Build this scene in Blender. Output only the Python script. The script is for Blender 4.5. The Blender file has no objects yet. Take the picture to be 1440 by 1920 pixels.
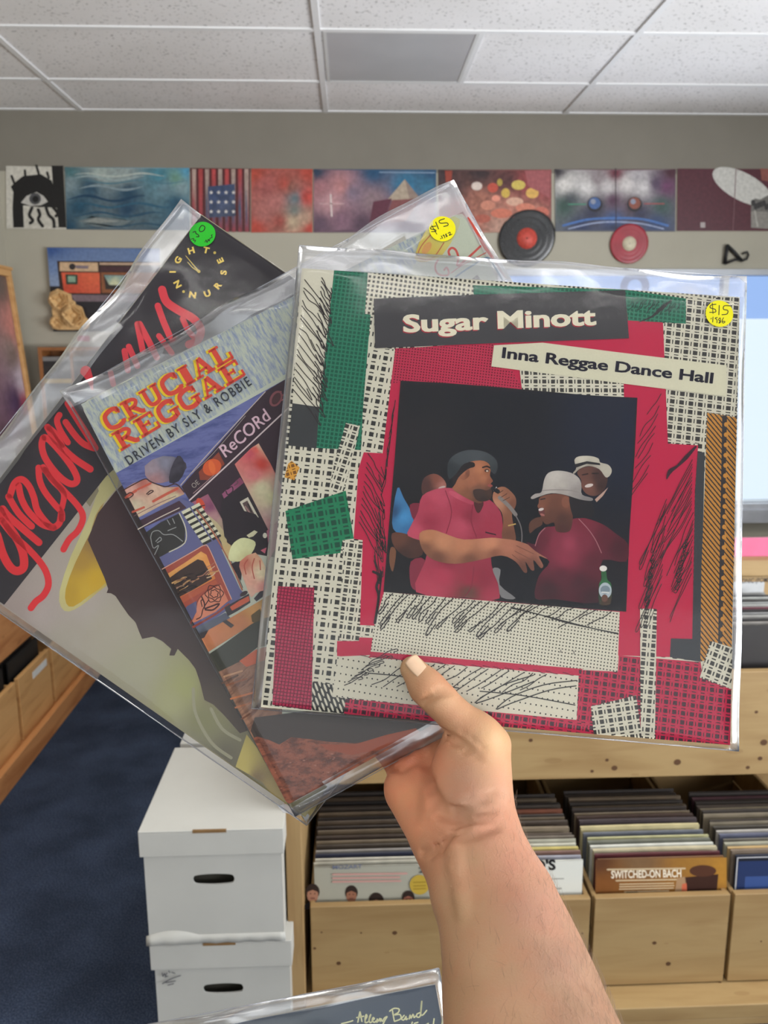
import bpy, math, random
import numpy as np
from mathutils import Vector, Matrix, geometry

# ------------------------------------------------------------------ camera, world, lights, exposure
EYE = Vector((0.0, 0.0, 1.62))
FPX = 1524.0
_p, _y, _r = math.radians(11.45), math.radians(2.24), math.radians(0.22)
_fw = Vector((math.sin(_y) * math.cos(_p), math.cos(_y) * math.cos(_p), -math.sin(_p)))
_rt0 = Vector((math.cos(_y), -math.sin(_y), 0))
_dn0 = _fw.cross(_rt0)
_rt = math.cos(_r) * _rt0 + math.sin(_r) * _dn0
_dn = -math.sin(_r) * _rt0 + math.cos(_r) * _dn0
CAM = Matrix((_rt, _dn, _fw)).transposed()          # camera axes (right, down, forward) -> world

scene = bpy.context.scene
col = scene.collection
cam_data = bpy.data.cameras.new('camera')
cam = bpy.data.objects.new('camera', cam_data)
col.objects.link(cam)
cam.matrix_world = Matrix.Translation(EYE) @ Matrix((_rt, -_dn, -_fw)).transposed().to_4x4()
cam_data.sensor_fit = 'VERTICAL'
cam_data.sensor_height = 36.0
cam_data.lens = FPX * 36.0 / 1920.0
cam_data.clip_start = 0.02
cam_data.dof.use_dof = True
cam_data.dof.focus_distance = 0.56
cam_data.dof.aperture_fstop = 15.0
scene.camera = cam

scene.view_settings.view_transform = 'Standard'
scene.view_settings.look = 'None'
scene.view_settings.gamma = 1.0
scene.view_settings.use_curve_mapping = False
scene.view_settings.exposure = -0.2

world = bpy.data.worlds.new('world')
scene.world = world
world.use_nodes = True
_bg = world.node_tree.nodes['Background']
_bg.inputs['Color'].default_value = (0.80, 0.90, 1.0, 1)
_bg.inputs['Strength'].default_value = 1.3


def area_light(name, loc, aim, sx, sy, watts, rgb, spread=180):
    d = bpy.data.lights.new(name, 'AREA')
    d.shape = 'RECTANGLE'
    d.size, d.size_y = sx, sy
    d.energy = watts
    d.color = rgb
    d.spread = math.radians(spread)
    o = bpy.data.objects.new(name, d)
    col.objects.link(o)
    o.location = loc
    o.rotation_euler = (Vector(aim) - Vector(loc)).to_track_quat('-Z', 'Y').to_euler()
    return o


# daylight through the shop front behind the photographer, the window on the back wall and one on the right,
# and two added fill lamps at the windows, aimed up to brighten the ceiling
area_light('shopfront_daylight', (-0.3, -3.28, 1.75), (-0.3, 2.0, 1.6), 4.2, 2.0, 52, (1.0, 0.985, 0.95))
area_light('back_ceiling_fill', (1.95, 4.50, 1.15), (-0.3, 2.0, 2.79), 2.2, 0.8, 19, (0.99, 0.985, 1.0), 120)
area_light('side_ceiling_fill', (3.42, -0.2, 1.2), (0.2, 2.4, 2.79), 3.2, 0.8, 112, (0.98, 0.985, 1.0), 110)
area_light('side_window_daylight', (3.42, -0.2, 1.7), (-1.0, 1.6, 1.5), 3.2, 1.7, 22, (0.97, 0.98, 1.0))
area_light('back_window_daylight', (1.95, 4.50, 1.32), (1.6, 0.0, 1.3), 2.2, 1.15, 9, (0.93, 0.97, 1.0))
area_light('strip_light_lamp', (0.2, -0.60, 2.715), (0.2, -0.5999, 0), 2.3, 0.08, 15, (1.0, 0.985, 0.95))
PANELS = ((0.50, 1.50, 0.60, 'lit ceiling panel over the back rack', 10.5),
          (2.70, 1.50, 0.60, 'lit ceiling panel near the right wall', 12.0), (-1.05, 1.50, 0.30, 'lit ceiling panel over the left rack', 8.0))
for _i, (_x, _yy, _w, _l, _e) in enumerate(PANELS):
    area_light('ceiling_panel_lamp', (_x, _yy, 2.778), (_x, _yy + 1e-4, 0), _w * 2 - 0.03, 0.56, _e, (1.0, 0.985, 0.95), 140)


# ------------------------------------------------------------------ helpers
def lin(c):
    out = []
    for v in c[:3]:
        v = max(0.0, min(1.0, v / 255.0))
        out.append(v / 12.92 if v <= 0.04045 else ((v + 0.055) / 1.055) ** 2.4)
    return tuple(out)


INK = 1.11                                            # photographed paper value -> albedo


def ink(c, k=None):
    k = INK if k is None else k
    return tuple(min(0.88, v * k) for v in lin(c))


def ray(x, y):
    return CAM @ Vector(((x - 720.0) / FPX, (y - 960.0) / FPX, 1.0))


def pix(x, y, z):
    """world point seen at photo position x, y at forward distance z"""
    return EYE + ray(x, y) * z


def at_axis(x, y, axis, v):
    d = ray(x, y)
    return EYE + d * ((v - EYE[axis]) / d[axis])


class Frame:
    """a flat face in the room: origin, right, up, outward normal; loc() finds where a photo point lies on it"""
    def __init__(self, o, u, v):
        self.o = Vector(o)
        self.u = Vector(u).normalized()
        v = Vector(v)
        self.v = (v - self.u * v.dot(self.u)).normalized()
        self.n = self.u.cross(self.v).normalized()
        self.m = Matrix.Translation(self.o) @ Matrix((self.u, self.v, self.n)).transposed().to_4x4()

    def loc(self, p, h=0.0):
        d = ray(p[0], p[1])
        o = self.o + self.n * h
        t = (o - EYE).dot(self.n) / d.dot(self.n)
        q = EYE + d * t - self.o
        return (q.dot(self.u), q.dot(self.v))

    def locs(self, pts, h=0.0):
        return [self.loc(p, h) for p in pts]


def zc(ox, oy, s, pts):
    return [(ox + x / s, oy + y / s) for x, y in pts]


def tag(o, label=None, cat=None, group=None, kind=None):
    if label: o['label'] = label
    if cat: o['category'] = cat
    if group: o['group'] = group
    if kind: o['kind'] = kind
    return o


def empty(name, loc=(0, 0, 0), mat=None, rz=0.0):
    o = bpy.data.objects.new(name, None)
    o.empty_display_size = 0.05
    col.objects.link(o)
    if mat is not None:
        o.matrix_world = mat
    else:
        o.location = loc
        o.rotation_euler = (0, 0, rz)
    return o


class MB:
    """collects shapes for ONE mesh object"""
    def __init__(self):
        self.v, self.f, self.mi, self.sm = [], [], [], []

    def add(self, verts, faces, mi=0, smooth=False):
        b = len(self.v)
        self.v += [tuple(p) for p in verts]
        for fc in faces:
            self.f.append(tuple(i + b for i in fc))
            self.mi.append(mi)
            self.sm.append(smooth)

    def box(self, a, b, mi=0, m=None):
        x0, y0, z0 = a
        x1, y1, z1 = b
        vs = [(x0, y0, z0), (x1, y0, z0), (x1, y1, z0), (x0, y1, z0), (x0, y0, z1), (x1, y0, z1), (x1, y1, z1), (x0, y1, z1)]
        if m is not None:
            vs = [m @ Vector(p) for p in vs]
        self.add(vs, [(0, 3, 2, 1), (4, 5, 6, 7), (0, 1, 5, 4), (1, 2, 6, 5), (2, 3, 7, 6), (3, 0, 4, 7)], mi)

    def prism(self, pts, z0, z1, mi=0, side_mi=None, m=None):
        area = sum(pts[i][0] * pts[(i + 1) % len(pts)][1] - pts[(i + 1) % len(pts)][0] * pts[i][1] for i in range(len(pts)))
        if area < 0:
            pts = pts[::-1]
        n = len(pts)
        vs = [(x, y, z0) for x, y in pts] + [(x, y, z1) for x, y in pts]
        if m is not None:
            vs = [m @ Vector(p) for p in vs]
        tris = geometry.tessellate_polygon([[Vector((x, y, 0)) for x, y in pts]])
        fs = []
        for t in tris:
            a, b, c = t
            ar = (pts[b][0] - pts[a][0]) * (pts[c][1] - pts[a][1]) - (pts[c][0] - pts[a][0]) * (pts[b][1] - pts[a][1])
            if ar < 0:
                a, c = c, a
            fs.append((a + n, b + n, c + n))
            fs.append((c, b, a))
        b0 = len(self.v)
        self.add(vs, fs, mi)
        self.add([], [], mi)
        s = side_mi if side_mi is not None else mi
        for i in range(n):
            j = (i + 1) % n
            self.f.append((b0 + i, b0 + j, b0 + j + n, b0 + i + n))
            self.mi.append(s)
            self.sm.append(False)

    def tube(self, pts, r, n=8, mi=0, cap=True):
        pts = [Vector(p) for p in pts]
        rr = r if isinstance(r, (list, tuple)) else [r] * len(pts)
        rings = []
        prev = None
        for i, p in enumerate(pts):
            t = (pts[min(i + 1, len(pts) - 1)] - pts[max(i - 1, 0)]).normalized()
            if prev is None:
                a = Vector((0, 0, 1)) if abs(t.z) < 0.9 else Vector((1, 0, 0))
                prev = t.cross(a).normalized()
            u = (prev - t * prev.dot(t)).normalized()
            w = t.cross(u)
            prev = u
            rings.append([p + (u * math.cos(2 * math.pi * k / n) + w * math.sin(2 * math.pi * k / n)) * rr[i] for k in range(n)])
        vs = [q for rg in rings for q in rg]
        fs = []
        for i in range(len(pts) - 1):
            for k in range(n):
                fs.append((i * n + k, i * n + (k + 1) % n, (i + 1) * n + (k + 1) % n, (i + 1) * n + k))
        if cap:
            fs.append(tuple(range(n - 1, -1, -1)))
            fs.append(tuple((len(pts) - 1) * n + k for k in range(n)))
        self.add(vs, fs, mi, True)

    def lathe(self, prof, n=48, mi=0, m=None, smooth=True):
        vs, fs = [], []
        for r, z in prof:
            for k in range(n):
                a = 2 * math.pi * k / n
                vs.append((r * math.cos(a), r * math.sin(a), z))
        for i in range(len(prof) - 1):
            for k in range(n):
                fs.append((i * n + k, i * n + (k + 1) % n, (i + 1) * n + (k + 1) % n, (i + 1) * n + k))
        if m is not None:
            vs = [m @ Vector(p) for p in vs]
        self.add(vs, fs, mi, smooth)

    def build(self, name, mats, parent=None, bevel=0.0):
        me = bpy.data.meshes.new(name)
        me.from_pydata(self.v, [], self.f)
        for m in (mats if isinstance(mats, (list, tuple)) else [mats]):
            me.materials.append(m)
        me.polygons.foreach_set('material_index', self.mi)
        me.polygons.foreach_set('use_smooth', self.sm)
        me.update()
        o = bpy.data.objects.new(name, me)
        col.objects.link(o)
        if parent is not None:
            o.parent = parent
        if bevel > 0:
            b = o.modifiers.new('bevel', 'BEVEL')
            b.width = bevel
            b.segments = 2
            b.limit_method = 'ANGLE'
        return o


def structure(name, mb, mats):
    return tag(mb.build(name, mats), kind='structure')


# ------------------------------------------------------------------ materials
def new_mat(name):
    m = bpy.data.materials.new(name)
    m.use_nodes = True
    nt = m.node_tree
    return m, nt, nt.nodes['Principled BSDF']


def link(nt, a, b):
    nt.links.new(a, b)


def node(nt, kind, **kw):
    n = nt.nodes.new(kind)
    for k, v in kw.items():
        if k in n.inputs:
            n.inputs[k].default_value = v
        else:
            setattr(n, k, v)
    return n


def math_n(nt, op, a, b=None, c=None):
    n = nt.nodes.new('ShaderNodeMath')
    n.operation = op
    for i, x in enumerate((a, b, c)):
        if x is None:
            continue
        if isinstance(x, (int, float)):
            n.inputs[i].default_value = x
        else:
            nt.links.new(x, n.inputs[i])
    return n.outputs[0]


def mix_rgb(nt, fac, a, b, mode='MIX'):
    n = nt.nodes.new('ShaderNodeMix')
    n.data_type = 'RGBA'
    n.blend_type = mode
    for idx, x in ((0, fac), (6, a), (7, b)):
        if isinstance(x, (int, float)):
            n.inputs[idx].default_value = x
        elif isinstance(x, (tuple, list)):
            n.inputs[idx].default_value = tuple(x[:3]) + (1,)
        else:
            nt.links.new(x, n.inputs[idx])
    return n.outputs[2]


def ramp(nt, fac, stops):
    n = nt.nodes.new('ShaderNodeValToRGB')
    el = n.color_ramp.elements
    while len(el) < len(stops):
        el.new(0.5)
    for e, (p, c) in zip(el, stops):
        e.position = p
        e.color = tuple(c[:3]) + (1,)
    nt.links.new(fac, n.inputs[0])
    return n.outputs[0]


def plain(name, rgb, rough=0.6, metal=0.0, var=0.08, scale=30.0, bump=0.0, spec=0.4):
    m, nt, b = new_mat(name)
    tc = node(nt, 'ShaderNodeTexCoord')
    nz = node(nt, 'ShaderNodeTexNoise', Scale=scale, Detail=4.0)
    link(nt, tc.outputs['Object'], nz.inputs['Vector'])
    lo = tuple(max(0, v * (1 - var)) for v in rgb)
    hi = tuple(min(1, v * (1 + var)) for v in rgb)
    link(nt, ramp(nt, nz.outputs[0], [(0.3, lo), (0.7, hi)]), b.inputs['Base Color'])
    b.inputs['Roughness'].default_value = rough
    b.inputs['Metallic'].default_value = metal
    b.inputs['Specular IOR Level'].default_value = spec
    if bump > 0:
        bp = node(nt, 'ShaderNodeBump', Strength=bump, Distance=0.002)
        link(nt, nz.outputs[0], bp.inputs['Height'])
        link(nt, bp.outputs[0], b.inputs['Normal'])
    return m


def wood(name, light, dark, knot, stretch=(1, 12, 12), rough=0.55, knots=0.55):
    m, nt, b = new_mat(name)
    tc = node(nt, 'ShaderNodeTexCoord')
    mp = node(nt, 'ShaderNodeMapping')
    mp.inputs['Scale'].default_value = stretch
    link(nt, tc.outputs['Object'], mp.inputs[0])
    n1 = node(nt, 'ShaderNodeTexNoise', Scale=2.2, Detail=5.0, Distortion=0.6)
    link(nt, mp.outputs[0], n1.inputs['Vector'])
    c = ramp(nt, n1.outputs[0], [(0.32, dark), (0.55, light), (0.75, tuple(v * 0.92 for v in light))])
    mp2 = node(nt, 'ShaderNodeMapping')
    mp2.inputs['Scale'].default_value = tuple(math.sqrt(s) for s in stretch)
    mp2.inputs['Location'].default_value = (0.31, 0.17, 0.53)
    link(nt, tc.outputs['Object'], mp2.inputs[0])
    vo = node(nt, 'ShaderNodeTexVoronoi', Scale=5.0)
    link(nt, mp2.outputs[0], vo.inputs['Vector'])
    kf = math_n(nt, 'MULTIPLY', math_n(nt, 'LESS_THAN', vo.outputs['Distance'], 0.13), knots)
    c = mix_rgb(nt, kf, c, knot)
    oi = node(nt, 'ShaderNodeObjectInfo')
    br = math_n(nt, 'MULTIPLY_ADD', oi.outputs['Random'], 0.14, 0.93)
    hv = node(nt, 'ShaderNodeHueSaturation')
    link(nt, br, hv.inputs['Value'])
    link(nt, c, hv.inputs['Color'])
    link(nt, hv.outputs[0], b.inputs['Base Color'])
    b.inputs['Roughness'].default_value = rough
    bp = node(nt, 'ShaderNodeBump', Strength=0.12, Distance=0.002)
    link(nt, n1.outputs[0], bp.inputs['Height'])
    link(nt, bp.outputs[0], b.inputs['Normal'])
    return m


def print_mat(name, rough=0.5, grain=0.05, scale=900.0, spec=0.15):
    """printed card: the ink comes from the mesh's own colour layer"""
    m, nt, b = new_mat(name)
    at = node(nt, 'ShaderNodeAttribute', attribute_name='print')
    tc = node(nt, 'ShaderNodeTexCoord')
    nz = node(nt, 'ShaderNodeTexNoise', Scale=scale, Detail=3.0)
    link(nt, tc.outputs['Object'], nz.inputs['Vector'])
    g = ramp(nt, nz.outputs[0], [(0.3, (1 - grain,) * 3), (0.7, (1 + grain * 0.0,) * 3)])
    link(nt, mix_rgb(nt, 1.0, at.outputs['Color'], g, 'MULTIPLY'), b.inputs['Base Color'])
    b.inputs['Roughness'].default_value = rough
    b.inputs['Specular IOR Level'].default_value = spec
    return m


def uv_cm(nt, noise=0.0, nscale=9.0):
    uv = node(nt, 'ShaderNodeUVMap', uv_map='cm')
    src = uv.outputs[0]
    if noise > 0:
        nz = node(nt, 'ShaderNodeTexNoise', Scale=nscale, Detail=2.0)
        link(nt, src, nz.inputs['Vector'])
        vm = nt.nodes.new('ShaderNodeVectorMath')
        vm.operation = 'SUBTRACT'
        link(nt, nz.outputs['Color'], vm.inputs[0])
        vm.inputs[1].default_value = (0.5, 0.5, 0.5)
        vs = nt.nodes.new('ShaderNodeVectorMath')
        vs.operation = 'MULTIPLY_ADD'
        link(nt, vm.outputs[0], vs.inputs[0])
        vs.inputs[1].default_value = (noise, noise, 0)
        link(nt, src, vs.inputs[2])
        src = vs.outputs[0]
    sp = node(nt, 'ShaderNodeSeparateXYZ')
    link(nt, src, sp.inputs[0])
    return sp.outputs[0], sp.outputs[1]


def cell(nt, x, period, off=0.0):
    return math_n(nt, 'FRACT', math_n(nt, 'ADD', math_n(nt, 'DIVIDE', x, period), off))


def band(nt, fr, centre, half):
    return math_n(nt, 'LESS_THAN', math_n(nt, 'ABSOLUTE', math_n(nt, 'SUBTRACT', fr, centre)), half)


def pattern_mat(name, kind, fg, bg, px, py, rough=0.45, noise=0.05, a=0.23, b=0.075, fg2=None):
    m, nt, bs = new_mat(name)
    x, y = uv_cm(nt, noise)
    if kind == 'weave':          # basket weave: big squares, thin bars
        fx, fy = cell(nt, x, px), cell(nt, y, py)
        wx, nx = band(nt, fx, 0.3, a), band(nt, fx, 0.79, b)
        wy, ny = band(nt, fy, 0.3, a), band(nt, fy, 0.79, b)
        s = math_n(nt, 'MULTIPLY', math_n(nt, 'MAXIMUM', wx, nx), math_n(nt, 'MAXIMUM', wy, ny))
        s = math_n(nt, 'SUBTRACT', s, math_n(nt, 'MULTIPLY', nx, ny))
    elif kind == 'grid':         # even open weave
        s = math_n(nt, 'MULTIPLY', band(nt, cell(nt, x, px), 0.5, a), band(nt, cell(nt, y, py), 0.5, a))
    elif kind == 'dots':
        fx, fy = cell(nt, x, px), cell(nt, y, py)
        dx = math_n(nt, 'SUBTRACT', fx, 0.5)
        dy = math_n(nt, 'MULTIPLY', math_n(nt, 'SUBTRACT', fy, 0.5), py / px)
        d = math_n(nt, 'SQRT', math_n(nt, 'ADD', math_n(nt, 'MULTIPLY', dx, dx), math_n(nt, 'MULTIPLY', dy, dy)))
        s = math_n(nt, 'LESS_THAN', d, a)
    elif kind == 'stripes':
        s = math_n(nt, 'LESS_THAN', cell(nt, math_n(nt, 'ADD', x, math_n(nt, 'MULTIPLY', y, b)), px), a)
    elif kind == 'dash':         # slanted dashes, rows offset
        xs = math_n(nt, 'ADD', x, math_n(nt, 'MULTIPLY', y, 0.45))
        row = math_n(nt, 'FLOOR', math_n(nt, 'DIVIDE', xs, px))
        yo = math_n(nt, 'ADD', y, math_n(nt, 'MULTIPLY', row, py * 0.5))
        dx = math_n(nt, 'DIVIDE', math_n(nt, 'SUBTRACT', cell(nt, xs, px), 0.5), 0.27)
        dy = math_n(nt, 'DIVIDE', math_n(nt, 'SUBTRACT', cell(nt, yo, py), 0.5), 0.42)
        s = math_n(nt, 'LESS_THAN', math_n(nt, 'ADD', math_n(nt, 'MULTIPLY', dx, dx), math_n(nt, 'MULTIPLY', dy, dy)), 1.0)
    elif kind == 'crayon':       # streaks of wax crayon over pale paper
        xs = math_n(nt, 'ADD', x, math_n(nt, 'MULTIPLY', y, b))
        cb = node(nt, 'ShaderNodeCombineXYZ')
        link(nt, math_n(nt, 'MULTIPLY', xs, px), cb.inputs[0])
        link(nt, math_n(nt, 'MULTIPLY', y, py), cb.inputs[1])
        n1 = node(nt, 'ShaderNodeTexNoise', Scale=1.0, Detail=6.0, Roughness=0.7)
        link(nt, cb.outputs[0], n1.inputs['Vector'])
        mr = node(nt, 'ShaderNodeMapRange')
        link(nt, n1.outputs[0], mr.inputs[0])
        mr.inputs[1].default_value = a
        mr.inputs[2].default_value = a + 0.16
        s = mr.outputs[0]
    c = mix_rgb(nt, s, bg, fg)
    nz = node(nt, 'ShaderNodeTexNoise', Scale=3.0, Detail=3.0)
    cc = mix_rgb(nt, 1.0, c, ramp(nt, nz.outputs[0], [(0.3, (0.93,) * 3), (0.7, (1.0,) * 3)]), 'MULTIPLY')
    link(nt, cc, bs.inputs['Base Color'])
    bs.inputs['Roughness'].default_value = rough
    bs.inputs['Specular IOR Level'].default_value = 0.15
    return m


def sleeve_mat(name, haze=0.03, gloss=0.45, tint=(0.98, 0.985, 1.0), bump=0.08, rough=0.11):
    """thin clear polythene: mostly see-through, a little milky, glossy"""
    m, nt, b = new_mat(name)
    nt.nodes.remove(b)
    out = nt.nodes['Material Output']
    tr = node(nt, 'ShaderNodeBsdfTransparent', Color=tuple(tint) + (1,))
    gl = node(nt, 'ShaderNodeBsdfAnisotropic')
    gl.inputs['Color'].default_value = (1, 1, 1, 1)
    gl.inputs['Roughness'].default_value = rough
    df = node(nt, 'ShaderNodeBsdfDiffuse', Color=(0.82, 0.85, 0.92, 1))
    tl = node(nt, 'ShaderNodeBsdfTranslucent', Color=(0.82, 0.85, 0.95, 1))
    tc = node(nt, 'ShaderNodeTexCoord')
    n1 = node(nt, 'ShaderNodeTexNoise', Scale=26.0, Detail=3.0)
    link(nt, tc.outputs['Object'], n1.inputs['Vector'])
    bp = node(nt, 'ShaderNodeBump', Strength=bump, Distance=0.004)
    link(nt, n1.outputs[0], bp.inputs['Height'])
    link(nt, bp.outputs[0], gl.inputs['Normal'])
    fr = node(nt, 'ShaderNodeFresnel', IOR=1.45)
    link(nt, bp.outputs[0], fr.inputs['Normal'])
    fac = math_n(nt, 'MINIMUM', math_n(nt, 'MULTIPLY', fr.outputs[0], gloss), 0.85)
    mh = node(nt, 'ShaderNodeMixShader')
    mh.inputs[0].default_value = 0.88
    link(nt, df.outputs[0], mh.inputs[1])
    link(nt, tl.outputs[0], mh.inputs[2])
    m1 = node(nt, 'ShaderNodeMixShader')
    m1.inputs[0].default_value = haze
    link(nt, tr.outputs[0], m1.inputs[1])
    link(nt, mh.outputs[0], m1.inputs[2])
    m2 = node(nt, 'ShaderNodeMixShader')
    link(nt, fac, m2.inputs[0])
    link(nt, m1.outputs[0], m2.inputs[1])
    link(nt, gl.outputs[0], m2.inputs[2])
    link(nt, m2.outputs[0], out.inputs['Surface'])
    return m


# ------------------------------------------------------------------ printed faces
def catmull(pts, n=5, closed=True):
    out = []
    k = len(pts)
    rng = range(k) if closed else range(k - 1)
    for i in rng:
        if closed:
            p0, p1, p2, p3 = (pts[(i + d) % k] for d in (-1, 0, 1, 2))
        else:
            p0, p1, p2, p3 = pts[max(i - 1, 0)], pts[i], pts[i + 1], pts[min(i + 2, k - 1)]
        for j in range(n):
            t = j / n
            out.append(tuple(0.5 * (2 * p1[a] + (p2[a] - p0[a]) * t + (2 * p0[a] - 5 * p1[a] + 4 * p2[a] - p3[a]) * t * t
                                    + (3 * p1[a] - p0[a] - 3 * p2[a] + p3[a]) * t ** 3) for a in (0, 1)))
    if not closed:
        out.append(tuple(pts[-1]))
    return out


def simplify(pts, eps):
    out = []
    for p in pts:
        if not out or (abs(p[0] - out[-1][0]) + abs(p[1] - out[-1][1])) > eps:
            out.append(p)
    if len(out) > 2 and (abs(out[0][0] - out[-1][0]) + abs(out[0][1] - out[-1][1])) <= eps:
        out.pop()
    return out


def clip_poly(pts, quad):
    """cut a patch along the four edges of the face it is printed on"""
    ar = sum(quad[i][0] * quad[(i + 1) % 4][1] - quad[(i + 1) % 4][0] * quad[i][1] for i in range(4))
    sg = 1 if ar > 0 else -1
    for i in range(4):
        a, b = quad[i], quad[(i + 1) % 4]
        def dist(p):
            return sg * ((b[0] - a[0]) * (p[1] - a[1]) - (b[1] - a[1]) * (p[0] - a[0]))
        out = []
        for k in range(len(pts)):
            p, q = pts[k - 1], pts[k]
            dp, dq = dist(p), dist(q)
            if (dp >= 0) != (dq >= 0):
                t = dp / (dp - dq)
                out.append((p[0] + (q[0] - p[0]) * t, p[1] + (q[1] - p[1]) * t))
            if dq >= 0:
                out.append(q)
        pts = out
        if len(pts) < 3:
            return []
    return pts


class Print:
    """the picture printed on one flat face, built as thin layers of ink in one mesh"""
    def __init__(self, fr, step=0.00002, k=None):
        self.fr, self.step, self.k = fr, step, k
        self.v, self.f, self.c, self.uv, self.mi = [], [], [], [], []
        self.mats = []
        self.z = step
        self.clip = None

    def slot(self, m):
        if m not in self.mats:
            self.mats.append(m)
        return self.mats.index(m)

    def up(self):
        self.z += self.step

    def _tri(self, pts2, tris, colours, mat, ang=0.0):
        b = len(self.v)
        s = self.slot(mat)
        ca, sa = math.cos(math.radians(ang)), math.sin(math.radians(ang))
        self.v += [(x, y, self.z) for x, y in pts2]
        for t in tris:
            a, q, c = t
            ar = (pts2[q][0] - pts2[a][0]) * (pts2[c][1] - pts2[a][1]) - (pts2[c][0] - pts2[a][0]) * (pts2[q][1] - pts2[a][1])
            if abs(ar) < 1e-14:
                continue
            if ar < 0:
                t = (a, c, q)
            self.f.append(tuple(i + b for i in t))
            self.mi.append(s)
            for i in t:
                self.c.append(colours[i] if isinstance(colours, list) else colours)
                x, y = pts2[i][0] * 100, pts2[i][1] * 100
                self.uv.append((ca * x + sa * y, -sa * x + ca * y))

    def local(self, pts, loc):
        return [tuple(p) for p in pts] if loc else self.fr.locs(pts)

    def poly(self, pts, rgb=None, mat=None, ang=0.0, smooth=0, loc=False, raw=None):
        """flat patch; pts are photo points unless loc"""
        if smooth:
            pts = catmull(pts, smooth)
        if self.clip and not loc:
            pts = simplify(clip_poly(list(pts), self.clip), 0.05)
            if len(pts) < 3:
                return self
        p2 = self.local(pts, loc)
        tris = geometry.tessellate_polygon([[Vector((x, y, 0)) for x, y in p2]])
        c = raw if raw else (ink(rgb, self.k) if rgb else (1, 1, 1))
        self._tri(p2, tris, c, mat or M['print'], ang)
        self.up()
        return self

    def shade(self, pts, ctrl, gap=9.0, smooth=0, power=3.0, mat=None, loc=False, jit=0.0, seed=1):
        """patch whose ink blends between control points (x, y, rgb)"""
        if smooth:
            pts = catmull(pts, smooth)
        if self.clip and not loc:
            pts = clip_poly(list(pts), self.clip)
            if len(pts) < 3:
                return self
        pts = simplify(pts, 0.6 if not loc else 1e-5)
        xs, ys = [p[0] for p in pts], [p[1] for p in pts]
        rnd = random.Random(seed)
        inner = []
        y = min(ys) + gap * 0.5
        r = 0
        while y < max(ys):
            x = min(xs) + gap * (0.5 if r % 2 else 0.0)
            while x < max(xs):
                inner.append((x + (rnd.random() - 0.5) * gap * 0.3, y + (rnd.random() - 0.5) * gap * 0.3))
                x += gap
            y += gap * 0.87
            r += 1
        n = len(pts)
        co = [Vector(p) for p in pts] + [Vector(p) for p in inner]
        ed = [(i, (i + 1) % n) for i in range(n)]
        ov, oe, of, *_ = geometry.delaunay_2d_cdt(co, ed, [], 1, 1e-5)
        out = [tuple(p) for p in ov]
        C = np.array([(c[0], c[1]) for c in ctrl], float)
        V = np.array([lin(c[2]) for c in ctrl], float)
        P = np.array(out, float)
        d = np.sqrt(((P[:, None, :] - C[None]) ** 2).sum(2)) + gap * 0.3
        w = d ** -power
        cols = (w[:, :, None] * V[None]).sum(1) / w.sum(1)[:, None]
        kk = self.k if self.k is not None else INK
        if jit:
            rs = np.random.RandomState(seed)
            cols *= 1 + jit * (rs.rand(len(cols), 1) - 0.5) * 2
        cols = np.clip(cols * kk, 0, 0.88)
        p2 = self.local(out, loc)
        tris = []
        for fc in of:
            fc = list(fc)
            for i in range(1, len(fc) - 1):
                tris.append((fc[0], fc[i], fc[i + 1]))
        self._tri(p2, tris, [tuple(c) for c in cols], mat or M['print'])
        self.up()
        return self

    def stroke(self, pts, w, rgb, smooth=4, loc=False, mat=None, taper=None, up=False, raw=None, caps=True):
        """a pen or brush line of width w (photo px, or metres when loc)"""
        if smooth and len(pts) > 2:
            pts = catmull(pts, smooth, False)
        pts = simplify(pts + [], 1e-6)
        n = len(pts)
        if n < 2:
            return self
        L, R = [], []
        poly = []
        tris = []
        for i, p in enumerate(pts):
            a, b = pts[max(i - 1, 0)], pts[min(i + 1, n - 1)]
            dx, dy = b[0] - a[0], b[1] - a[1]
            d = math.hypot(dx, dy) or 1e-9
            t = i / (n - 1)
            ww = w * 0.5
            if taper:
                ww *= taper[0] + (taper[1] - taper[0]) * t if len(taper) == 2 else np.interp(t, np.linspace(0, 1, len(taper)), taper)
            poly.append((p[0] - dy / d * ww, p[1] + dx / d * ww))
            poly.append((p[0] + dy / d * ww, p[1] - dx / d * ww))
            if i:
                k = 2 * i
                tris += [(k - 2, k - 1, k), (k - 1, k + 1, k)]
        m = 7
        for end, sgn in (((0, -1), (n - 1, 1)) if caps else ()):       # round caps
            q = pts[end]
            ref = poly[2 * end]
            rx, ry = ref[0] - q[0], ref[1] - q[1]
            b0 = len(poly)
            poly.append(q)
            for j in range(m + 1):
                an = -sgn * math.pi * j / m
                poly.append((q[0] + rx * math.cos(an) - ry * math.sin(an), q[1] + rx * math.sin(an) + ry * math.cos(an)))
            for j in range(m):
                tris.append((b0, b0 + 1 + j, b0 + 2 + j))
        c = raw if raw else ink(rgb, self.k)
        self._tri(self.local(poly, loc), tris, c, mat or M['print'])
        if up:
            self.up()
        return self

    def ellipse(self, c, rx, ry, rgb, ang=0.0, n=28, loc=False, mat=None, a0=0, a1=360):
        t = math.radians(ang)
        pts = []
        for i in range(n):
            a = math.radians(a0 + (a1 - a0) * i / (n if a1 - a0 == 360 else n - 1))
            x, y = rx * math.cos(a), ry * math.sin(a)
            pts.append((c[0] + x * math.cos(t) - y * math.sin(t), c[1] + x * math.sin(t) + y * math.cos(t)))
        return self.poly(pts, rgb, mat=mat, loc=loc)

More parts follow.
